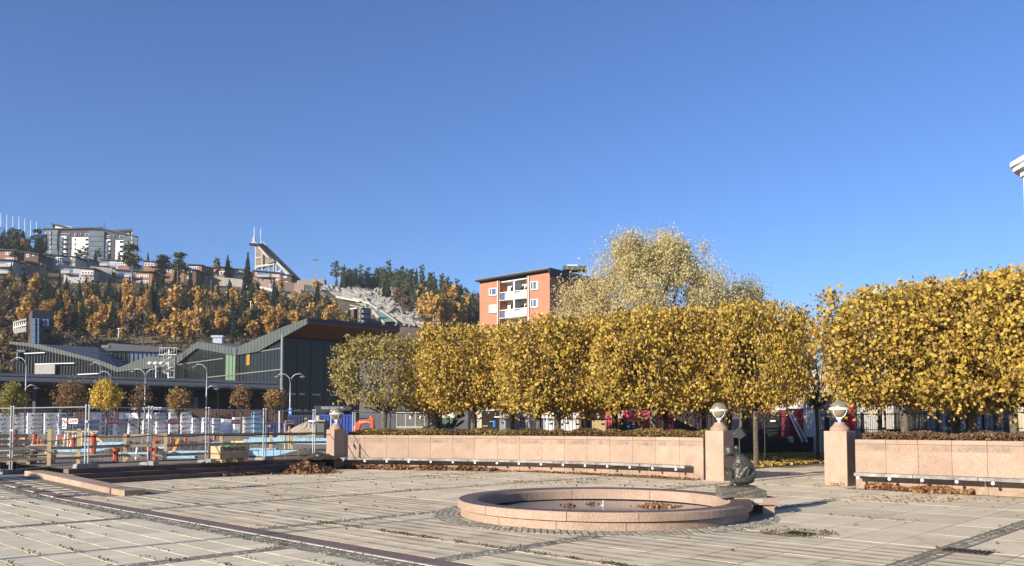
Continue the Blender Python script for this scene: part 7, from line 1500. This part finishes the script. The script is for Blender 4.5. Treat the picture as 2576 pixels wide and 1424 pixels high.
KD = 415.0; kh = thing('lookout_house', 'dark hut with a wide flat roof on top of the rocky knoll', 'house', (W(990, 1071, KD).x, KD, W(0, 716, KD).z)); K_ = lambda x, y, d=KD: W(cx_(x), cy_(y), d)
b = MB(); b.prism([K_(925, 310), K_(1210, 310), K_(1210, 440), K_(925, 440)], Vector((0, 8, 0))); part('wall', b, m_dw, kh); b = MB(); b.prism([K_(885, 303), K_(965, 265), K_(1245, 298), K_(1235, 310), K_(960, 285), K_(900, 310)], Vector((0, 10, 0))); part('roof', b, m_hroof, kh); b = MB(); b.prism([K_(965, 263), K_(1245, 296), K_(1245, 300), K_(965, 268)], Vector((0, 10, 0))); part('roof_edge', b, m_galv, kh)
for k in range(7): b = MB(); x_ = 1030 + k * 26; b.prism([K_(x_, 335, KD - .2), K_(x_ + 13, 336, KD - .2), K_(x_ + 13, 372, KD - .2), K_(x_, 371, KD - .2)], Vector((0, .1, 0))); part('window', b, mat('painted_pale_light', (.5, .5, .47), .6), kh)
QD = min(hit(874, 800).y, hit(905, 806).y, hit(930, 812).y) - 9; jh = thing('judges_house', 'three-storey wooden judges house with white slanted roof edges beside the green slope', 'house', (W(905, 1071, QD).x, QD, W(0, 830, QD).z)); Q_ = lambda x, y, d=QD: W(cx_(x), cy_(y), d)
m_jbr = mat('brown_boarding', (.13, .09, .06), .85)
cA, cB, cD = Q_(610, 760), Q_(747, 772, QD + 4), Q_(480, 735, QD + 7)
def vpr(nm, pts, zt, m_, ex=(0, .3, 0), zb=None): b = MB(); zb = W(0, 835, QD).z if zb is None else zb; b.prism(pts + [Vector((p.x, p.y, zb)) for p in pts[::-1]], Vector(ex)); return part(nm, b, m_, jh)
vpr('front_wall', [cA, cB], 0, m_darkf); vpr('side_wall', [cD, cA], 0, m_jbr); vpr('inner_wall', [Q_(540, 765, QD + 3.5), cA + Vector((-.2, .2, -1))], 0, m_jbr); vpr('annex_wall', [Q_(400, 815, QD + 6), Q_(462, 775, QD + 4), Q_(512, 768, QD + 1.5)], 0, m_jbr); vpr('annex_side', [Q_(512, 768, QD + 1.5), Q_(545, 772, QD + 5)], 0, m_void)
b = MB(); b.prism([Q_(455, 712, QD + 7), Q_(612, 745, QD - .5), Q_(765, 768, QD + 4), Q_(765, 774, QD + 4), Q_(612, 758, QD - .5), Q_(455, 720, QD + 7)], Vector((0, 1.0, 0))); part('roof_edge', b, m_whitep, jh); b = MB(); b.prism([Q_(398, 815, QD + 6), Q_(460, 762, QD + 3.5), Q_(550, 752, QD + 2), Q_(550, 764, QD + 2), Q_(462, 775, QD + 3.5), Q_(400, 822, QD + 6)], Vector((0, .8, 0))); part('annex_roof_edge', b, m_whitep, jh)
for r_ in range(3):
    for k in range(8 if r_ < 2 else 4):
        x_ = 618 + k * 15.5; q0 = QD - .3 + 4 * (x_ - 610) / 137; b = MB(); y_ = 783 + r_ * 71 + k * 1.0; b.prism([Q_(x_, y_, q0), Q_(x_ + 11, y_ + 1, q0), Q_(x_ + 11, y_ + 38, q0), Q_(x_, y_ + 37, q0)], Vector((0, .1, 0))); part('window', b, mat('tower_rail', (.35, .4, .45), .5), jh)
    b = MB(); y_ = 782 + 72 * r_; b.prism([Q_(586, y_), Q_(605, y_), Q_(605, y_ + 38), Q_(586, y_ + 36)], Vector((0, .1, 0))); part('window', b, m_whitep, jh); b = MB(); b.prism([Q_(590, y_ + 5, QD - .15), Q_(600, y_ + 5, QD - .15), Q_(600, y_ + 30, QD - .15), Q_(590, y_ + 29, QD - .15)], Vector((0, .1, 0))); part('pane', b, m_void, jh)
b = MB(); b.box(Q_(305, 635, 390), (8, 5, 3.4)); tag(part('start_hut', b, m_dw), 'small grey hut where the lower inrun begins', 'hut'); b = MB(); b.box(Q_(310, 605, 390) + Vector((.5, 0, 0)), (12, 7, .5)); tag(part('hut_roof', b, m_hroof), 'flat dark roof slab over the small inrun hut', 'roof')
b = MB(); b.box(J(2180, 985, 415), (9, 5, 5)); b.box(J(2260, 965, 418), (12, 5, 5)); tag(part('summit_station', b, m_hwall), 'low grey service building at the lower end of the inrun on the ridge', 'building')
# ------------------------------------------------------------------ woods
FM = {'birch': leafmat('birch_autumn_leaves', [(.34,.19,.05),(.60,.35,.08),(.70,.44,.12),(.46,.27,.07),(.28,.18,.06)], patch=.05), 'rust': leafmat('rust_leaves', [(.12,.085,.05),(.19,.125,.065),(.15,.11,.07),(.10,.075,.05),(.24,.14,.07)], patch=.05), 'olivew': leafmat('olive_wood_leaves', [(.15,.115,.045),(.23,.17,.06),(.12,.10,.045),(.30,.21,.07)], patch=.05),
      'spruce': leafmat('spruce_needles', [(.018,.030,.014),(.035,.055,.024),(.05,.065,.03),(.025,.04,.018)], trans=.05, patch=.08), 'pine': leafmat('pine_needles', [(.03,.045,.018),(.06,.075,.03),(.09,.10,.045),(.045,.055,.025)], trans=.05, patch=.08)}
m_ptrunk = mat('pine_trunk', (.26, .17, .11), .9); m_btrunk = mat('pale_birch_trunk', (.42, .38, .32), .8); m_bushy = mat('grey_twigs', (.16, .12, .09), .95)
def join2(parts_): # list of (V,F4,mat)
    V = np.concatenate([p[0] for p in parts_]); off = 0; F = []; mi = []; mats_ = []
    for k, (v, f, m_) in enumerate(parts_): F.append(f + off); off += len(v); mi.append(np.full(len(f), k)); mats_.append(m_)
    return V, np.concatenate(F), np.concatenate(mi), mats_
def trunk_np(h, r, n=5, lean=0.0):
    V = []; 
    for z, rr_ in ((-1.5, r), (h * .5, r * .8), (h, r * .25)):
        for k in range(n): a = 2*math.pi*k/n; V.append((rr_*math.cos(a) + lean * z, rr_*math.sin(a), z))
    F = [(j*n+k, j*n+(k+1)%n, (j+1)*n+(k+1)%n, (j+1)*n+k) for j in range(2) for k in range(n)]; return np.array(V), np.array(F)
def decid(seed, h=8.0, r=2.3, n=420, sz=.62, m_='birch', low=.18, tm=m_btrunk):
    rg = np.random.default_rng(seed); q = rg.normal(size=(22, 3)); q /= np.linalg.norm(q, axis=1, keepdims=True); q *= rg.uniform(.3, 1, (22, 1)); top_ = 1 - .55 * np.clip(q[:, 2:3], 0, 1); q[:, :2] *= top_
    c = q * np.array([r, r, h * (1 - low) / 2]) + np.array([0, 0, h * (1 + low) / 2]); P = c[rg.integers(0, 22, n)] + rg.normal(size=(n, 3)) * np.array([.38, .38, .6]) * r / 2.3
    V, F = leaves(P, sz, rg, up=.2, aspect=1.5); tv, tf = trunk_np(h * .85, .12); return join2([(V, F, FM[m_]), (tv, tf, tm)])
def spruce(seed, h=11.0, r=2.2, m_='spruce', low=.06):
    rg = np.random.default_rng(seed); V = []; F = []; z = h * low; 
    while z < h * .98:
        f = 1 - z / h; rr_ = r * (f ** .85) * rg.uniform(.85, 1.12); k = max(4, int(9 * f + 4))
        for j in range(k):
            a = 2*math.pi*j/k + rg.uniform(0, 1.2); L = rr_ * rg.uniform(.75, 1.1); w = .34 + .22 * f; dz = -.22 * L - .15; ca, sa = math.cos(a), math.sin(a); i = len(V)
            V += [(0, 0, z + .25), (ca*L*.6 - sa*w, sa*L*.6 + ca*w, z + dz*.5), (ca*L, sa*L, z + dz), (ca*L*.6 + sa*w, sa*L*.6 - ca*w, z + dz*.5 - .1)]; F.append((i, i+1, i+2, i+3))
            V += [(ca*L*.2, sa*L*.2, z + .2), (ca*L*.55, sa*L*.55, z - .35 + dz*.5), (ca*L, sa*L, z + dz), (ca*L*.6, sa*L*.6, z + dz*.3 + .2)]; i += 4; F.append((i, i+1, i+2, i+3))
        z += .42 + .25 * f
    tv, tf = trunk_np(h * .97, .16); return join2([(np.array(V), np.array(F), FM[m_]), (tv, tf, m_ptrunk)])
def pine(seed, h=14.0, r=2.6, bare=.45, n=800):
    rg = np.random.default_rng(seed); K_ = 22; t = rg.uniform(bare, 1.0, K_); rad = r * np.sin((1 - (t - bare) / (1 - bare)) * 2.2 + .5).clip(.15) ; a = rg.uniform(0, 2*math.pi, K_); c = np.stack([np.cos(a)*rad*rg.uniform(.2, 1, K_), np.sin(a)*rad*rg.uniform(.2, 1, K_), t * h], 1)
    P = c[rg.integers(0, K_, n)] + rg.normal(size=(n, 3)) * np.array([.55, .55, .32]); V, F = leaves(P, .42, rg, aspect=2.0); tv, tf = trunk_np(h * .96, .2, lean=rg.uniform(-.02, .02)); return join2([(V, F, FM['pine']), (tv, tf, m_ptrunk)])
def M_(name, t): return npmesh(name, t[0], t[1], t[3], t[2])
meshes = {'birch': [M_('birch', decid(10 + k, 7.5 + k * .5, 1.8 + .2 * (k % 3))) for k in range(5)], 'rust': [M_('rust_tree', decid(30 + k, 6.5 + k * .5, 2.2, m_='rust', n=380, tm=m_bushy)) for k in range(4)], 'olivew': [M_('olive_tree', decid(50 + k, 6.5 + k * .4, 2.6, m_='olivew', n=460, tm=m_bushy)) for k in range(4)],
          'spruce': [M_('spruce', spruce(70 + k, 10 + k * .8, 2.1 + .15 * k)) for k in range(5)], 'pine': [M_('pine', pine(90 + k, 12 + k, 2.3 + .2 * k)) for k in range(5)], 'bare': [M_('bare_birch', decid(110 + k, 9, 1.6, n=110, m_='rust')) for k in range(2)]}
LBL = {'birch': ('birch_tree', 'slender golden-orange birch in the autumn wood on the hillside', 'golden birches in the hillside wood'), 'rust': ('rowan_tree', 'rust-brown leaved tree in the autumn wood on the hillside', 'rust-brown trees in the hillside wood'), 'olivew': ('sallow_tree', 'bushy olive-yellow tree in the autumn wood on the hillside', 'olive-yellow bushy trees in the hillside wood'), 'spruce': ('spruce_tree', 'dark green pointed spruce in the wood on the hillside', 'dark spruces in the hillside wood'), 'pine': ('pine_tree', 'dark pine growing on the rocky knoll right of the gravel slope', 'pines on the rocky knoll'), 'bare': ('bare_birch', 'thin nearly bare birch with a pale trunk on the knoll', 'bare birches on the knoll')}
def put(kind, p, sc=1.0, label=None, group=None, var=None):
    me = random.choice(meshes[kind]) if var is None else meshes[kind][var]; o = link(LBL[kind][0], me, None, p + Vector((0, 0, -.3))); o.rotation_euler = (0, 0, random.uniform(0, 6.28)); o.scale = (sc * random.uniform(.85, 1.2), sc * random.uniform(.85, 1.2), sc * random.uniform(.9, 1.1)); tag(o, label or LBL[kind][1], 'tree', group or (LBL[kind][2] if not label else None)); return o
UP = [(-60, 724), (60, 724), (110, 728), (150, 738), (200, 742), (300, 744), (420, 740), (500, 742), (560, 748), (640, 768), (740, 782), (800, 790), (850, 822), (880, 862), (960, 870), (1000, 880)]
spots = []; tries = 0
def wob(x, y): return math.sin(x * .021 + 1.3) * math.sin(y * .055 + x * .009) + .6 * math.sin(x * .05 + y * .031 + 2)
grid = {}
while len(spots) < 1100 and tries < 30000:
    tries += 1; px, py = random.uniform(-50, 985), random.uniform(690, 862)
    if py < interp(UP, px) + 2: continue
    if py > 846 and random.random() < .9: continue
    if py > 838 and 130 < px < 560 and random.random() < .8: continue
    p = hit(px, py); key = (int(p.x / 4.1), int(p.y / 5.8))
    if key in grid: continue
    grid[key] = 1; w_ = wob(px, py); 
    top_dark = (py < 765 and 60 < px < 640) or (py < 790 and 60 < px < 420 and w_ > .2)
    r_ = random.random()
    if top_dark and r_ < .80: kd = 'spruce'
    elif w_ > .55 and r_ < .55: kd = 'spruce'
    elif px > 740 and r_ < .6: kd = 'olivew'
    elif px < 60 and r_ < .5: kd = 'rust'
    else: kd = random.choices(('birch', 'rust', 'olivew', 'spruce'), (.42, .20, .17, .22 if px > 60 else .03))[0]
    spots.append((kd, p, random.uniform(.60, 1.05) * (1.0 if py > 775 else .72)))
byk = {}
for s in sorted(spots, key=lambda s: s[1].y): byk.setdefault(s[0], []).append(s)
restV, restF, restM, restMats, off = [], [], [], [], 0
for kd, ls in byk.items():
    for i, (k_, p, sc) in enumerate(ls):
        if i < 230:
            px_ = CX + FD * p.x / p.y; di = p.y; ra = 'low in' if di < 250 else 'midway up' if di < 320 else 'high up in'
            wh_ = 'above the lift tower' if px_ < 150 else 'below the apartment tower' if px_ < 330 else 'above the spiral stair' if px_ < 480 else 'above the roof ventilator' if px_ < 620 else 'below the ski jump' if px_ < 760 else 'left of the judges house'
            ad = {'birch': 'golden-orange birch', 'rust': 'rust-brown leafy tree', 'olivew': 'bushy olive-yellow tree', 'spruce': 'dark pointed spruce'}[kd]; put(kd, p, sc, f'{ad} {ra} the hillside wood, {wh_}', LBL[kd][2])
        else:
            me = random.choice(meshes[kd]); v = np.empty(len(me.vertices) * 3); me.vertices.foreach_get('co', v); v = v.reshape(-1, 3); a = random.uniform(0, 6.28); Rm = np.array([[math.cos(a), -math.sin(a), 0], [math.sin(a), math.cos(a), 0], [0, 0, 1]]); v = (v @ Rm.T) * sc + np.array(p); f = np.empty(len(me.loops), dtype=np.int32); me.loops.foreach_get('vertex_index', f); f = f.reshape(-1, 4); mi = np.empty(len(f), dtype=np.int32); me.polygons.foreach_get('material_index', mi)
            for m_ in me.materials:
                if m_ not in restMats: restMats.append(m_)
            mp = np.array([restMats.index(m_) for m_ in me.materials]); restV.append(v); restF.append(f + off); restM.append(mp[mi]); off += len(v)
if restV: o = link('distant_wood', npmesh('distant_wood', np.concatenate(restV), np.concatenate(restF), restMats, np.concatenate(restM))); tag(o, 'autumn wood high on the hillside where single trees merge', 'wood', kind='stuff')
# knoll trees
KN = [(820, 714, 'pine'), (835, 718, 'spruce'), (858, 720, 'pine'), (868, 720, 'pine')]; cnt = 0; grid = {}
KT = [(815, 722), (913, 724), (942, 729), (1000, 716), (1060, 726), (1120, 748), (1160, 768), (1210, 795)]
while cnt < 210:
    px = random.uniform(845, 1215); py = random.uniform(716, 830); lo = interp(KT, px)
    if py < lo or py < interp([(x, y) for x, y in Rg] , 0) * 0: continue
    if px < 960 and py > 727: continue
    if px < lin(Rg, py) + 6 and py > 727: continue
    if py > 790 and px < 1060: continue
    p = hit(px, py); key = (int(p.x / 4.5), int(p.y / 8))
    if key in grid: 
        if random.random() < .98: continue
    grid[key] = 1; cnt += 1; r_ = random.random()
    if px > 1000 and py > 775 and r_ < .45: put('rust' if r_ < .2 else 'birch', p, random.uniform(.7, 1.1), 'small rusty-orange tree at the foot of the rocky knoll, ' + ('nearest the gravel slope' if px < 1060 else 'in the middle' if px < 1130 else 'towards the brick block'), 'small orange trees below the knoll')
    elif px > 1120 and r_ < .25: put('bare', p, 1.0)
    elif r_ < .55: put('spruce', p, random.uniform(.5, .8), 'narrow spruce on the rocky knoll right of the gravel slope', 'spruces on the rocky knoll')
    else: o_ = put('pine', p, random.uniform(.50, .72), 'dark pine on the rocky knoll, ' + ('below the lookout house' if px < 1010 else 'right of the lookout house' if px < 1090 else 'on its falling right flank' if px < 1150 else 'at its far right end beside the brick block'), 'pines on the rocky knoll'); o_.scale[0] *= .62; o_.scale[1] *= .62
for i, (x, y, k_, s_, lb) in enumerate(((331, 722, 'pine', 1.12, 'tall pine with a bare trunk right below the apartment tower'), (407, 722, 'pine', 1.05, 'tall wide pine with a bare trunk before the terrace houses, second of three'), (447, 716, 'pine', 1.0, 'tall pine with a domed crown before the terrace houses, third of three'), (572, 716, 'spruce', .95, 'dark conical spruce standing before the brick houses in the middle'), (38, 696, 'pine', 1.05, 'pine before the brick houses at the left'), (622, 742, 'spruce', 1.25, 'large spruce rising from the wood below the ski jump'), (546, 716, 'bare', 1.2, 'thin yellowish birch before the orange-gabled house'), (60, 640, 'birch', .9, 'single orange birch left of the dark brown house'), (742, 722, 'spruce', .35, 'tiny spruce by the foot of the inrun'), (705, 738, 'birch', .6, 'small golden tree below the brown retaining wall'), (796, 738, 'birch', .8, 'golden birch at the top left of the gravel slope'), (300, 668, 'olivew', .5, 'small tree in front of the right white tower panel'), (197, 668, 'pine', .55, 'small pine before the left white tower panel'), (213, 672, 'pine', .5, 'second small pine before the white tower panel'), (90, 640, 'pine', .8, 'tall dark pine beside the last flagpole'), (107, 644, 'pine', .75, 'dark pine at the left corner of the apartment tower'), (840, 722, 'pine', .6, 'single pine at the top of the gravel slope, left of the lift pylon'))):
    o = put(k_, hit(x, y), s_, lb)
for i in range(64):
    px = random.uniform(862, 1000); put('spruce' if random.random() < .6 else 'pine', hit(px, interp(SKY, px) + random.uniform(.5, 2.5)), random.uniform(.42, .68), 'conifer on the skyline above the gravel slope', 'conifers on the skyline above the gravel slope')
for i in range(90):  # dark crest wood at the far left
    px = random.uniform(-60, 112); py = random.uniform(600 + max(0, (px) * .35), 652); put(random.choice(('pine', 'spruce', 'spruce')), hit(px, py), random.uniform(.42, .66), 'dark conifer on the crest below the flagpoles', 'dark conifers below the flagpoles')
for i in range(34):
    px = random.uniform(240, 640); py = interp(SKY, px) + random.uniform(-1, 4); put(random.choice(('pine', 'bare', 'spruce')), hit(px, py), random.uniform(.35, .6), 'small tree showing above the roofs of the terrace houses', 'small trees above the terrace houses')
for i in range(60):
    px = random.uniform(-40, 150) ; py = random.uniform(855, 950); p = W(px, 1071, random.uniform(158, 200)); p.z = Hz(p.x, p.y); kd_ = random.choice(('olivew', 'rust')); put(kd_, p, random.uniform(.6, .95), ('olive' if kd_ == 'olivew' else 'brown') + ' shrub ' + ('at the picture edge left' if px < 40 else 'just in front' if px < 90 else 'behind the glass') + ' of the station wing', 'shrubs by the station wing')
for i, (x, y, s_) in enumerate(((308, 855, .35), (335, 853, .25), (370, 852, .3), (430, 852, .3), (275, 852, .3), (500, 858, 1.2), (470, 860, .5))): put('birch', hit(x, y), s_, 'young yellow birch on the meadow above the station, ' + ordn[i] + ' planted', 'young birches on the meadow'); 
# undergrowth on the slope and rocks on the knoll
P = []
while len(P) < 20000:
    px, py = random.uniform(-50, 985), random.uniform(695, 880)
    if py < interp(UP, px) - 24: continue
    p = hit(px, py) if random.random() < .12 else None
    if p is None: continue
    for _ in range(9): P.append((p.x + random.gauss(0, 1.6), p.y + random.gauss(0, 3.0), 0))
P = np.array(P); P[:, 2] = [Hz(x, y) + random.uniform(.1, 1.4) for x, y in P[:, :2]]
V, F = leaves(P, .55, rng, aspect=1.2); o = link('undergrowth', npmesh('undergrowth', V, F, [FM['rust']])); tag(o, 'brown undergrowth between the trees of the hillside', 'undergrowth', kind='stuff')
m_rock = mat('grey_rock', (.34, .32, .29), .9, col2=(.18, .17, .155), scale=.8, bump=.8)
def rocks(n, reg, lb, grp, smin, smax):
    bs = []
    for v_ in range(4):
        b = MB(); blob(b, (0, 0, 0), (1, .8, .7), 5); rr = random.Random(v_); b.v = [(x * rr.uniform(.75, 1.2), y * rr.uniform(.75, 1.2), z * rr.uniform(.75, 1.2)) for x, y, z in b.v]; bs.append(b.mesh('rock', m_rock))
    for _ in range(n):
        px, py = reg(); p = hit(px, py); o = link('rock', random.choice(bs), None, p + Vector((0, 0, .2))); s_ = random.uniform(smin, smax); o.scale = (s_ * 1.4, s_, s_); o.rotation_euler = (random.uniform(-.3, .3), random.uniform(-.3, .3), random.uniform(0, 6)); tag(o, lb, 'rock', grp)
rocks(90, lambda: (random.uniform(950, 1110), random.uniform(728, 792)), 'grey boulder between the pines of the rocky knoll', 'boulders on the rocky knoll', 1.0, 2.6)
rocks(60, lambda: (random.uniform(925, 1060), random.uniform(738, 815)), 'pale boulder along the edge of the gravel slope', 'boulders along the gravel slope', .5, 1.3)
# poles out of the picture at the left whose shadows fall on the plaza
def caster(tip, h, label, disc_r=None, name='plaza_pole'):
    k = h / math.tan(SUN_EL); hd = Vector((SUN_TO.x, SUN_TO.y, 0)).normalized(); p = Vector((tip.x, tip.y, 0)) + hd * k; t = thing(name, label, 'pole', p); localpart('pole', MB().tube([(0, 0, 0), (0, 0, h)], [.06, .04], 8), m_galv, t, True)
    if disc_r: b = MB(); b.lathe([(0, h + .1), (disc_r, h), (disc_r, h - .08), (0, h - .12)], (0, 0, 0), 24); localpart('lamp_disc', b, m_galv, t, True)
caster(GF(1715, 2040), 6.0, 'grey pole outside the picture at the left whose shadow ends near the basin'); caster(GF(543, 2036), 6.0, 'grey pole outside the picture at the far left near the cobbled strip')
caster(GF(130, 1893, .06), 4.6, 'lamp with a wide round shade outside the picture at the left', .85, 'disc_lamp'); caster(GF(1010, 1915), 5.2, 'lamp with a small round shade outside the picture at the left', .22, 'disc_lamp')


# ------------------------------------------------------------------ thin air haze
hb_ = MB(); hb_.box((0, 445, 79), (2240, 1310, 161.8)); hm = bpy.data.materials.new('haze'); hm.use_nodes = True; hn = hm.node_tree; hn.nodes.clear(); ho = hn.nodes.new('ShaderNodeOutputMaterial'); pv_ = hn.nodes.new('ShaderNodeVolumePrincipled')
pv_.inputs['Color'].default_value = (.78, .87, 1, 1); pv_.inputs['Density'].default_value = .00017; hn.links.new(pv_.outputs[0], ho.inputs['Volume'])
hz = link('haze', hb_.mesh('haze', hm)); hz['kind'] = 'stuff'; tag(hz, 'thin pale haze in the air over the whole scene', 'haze')
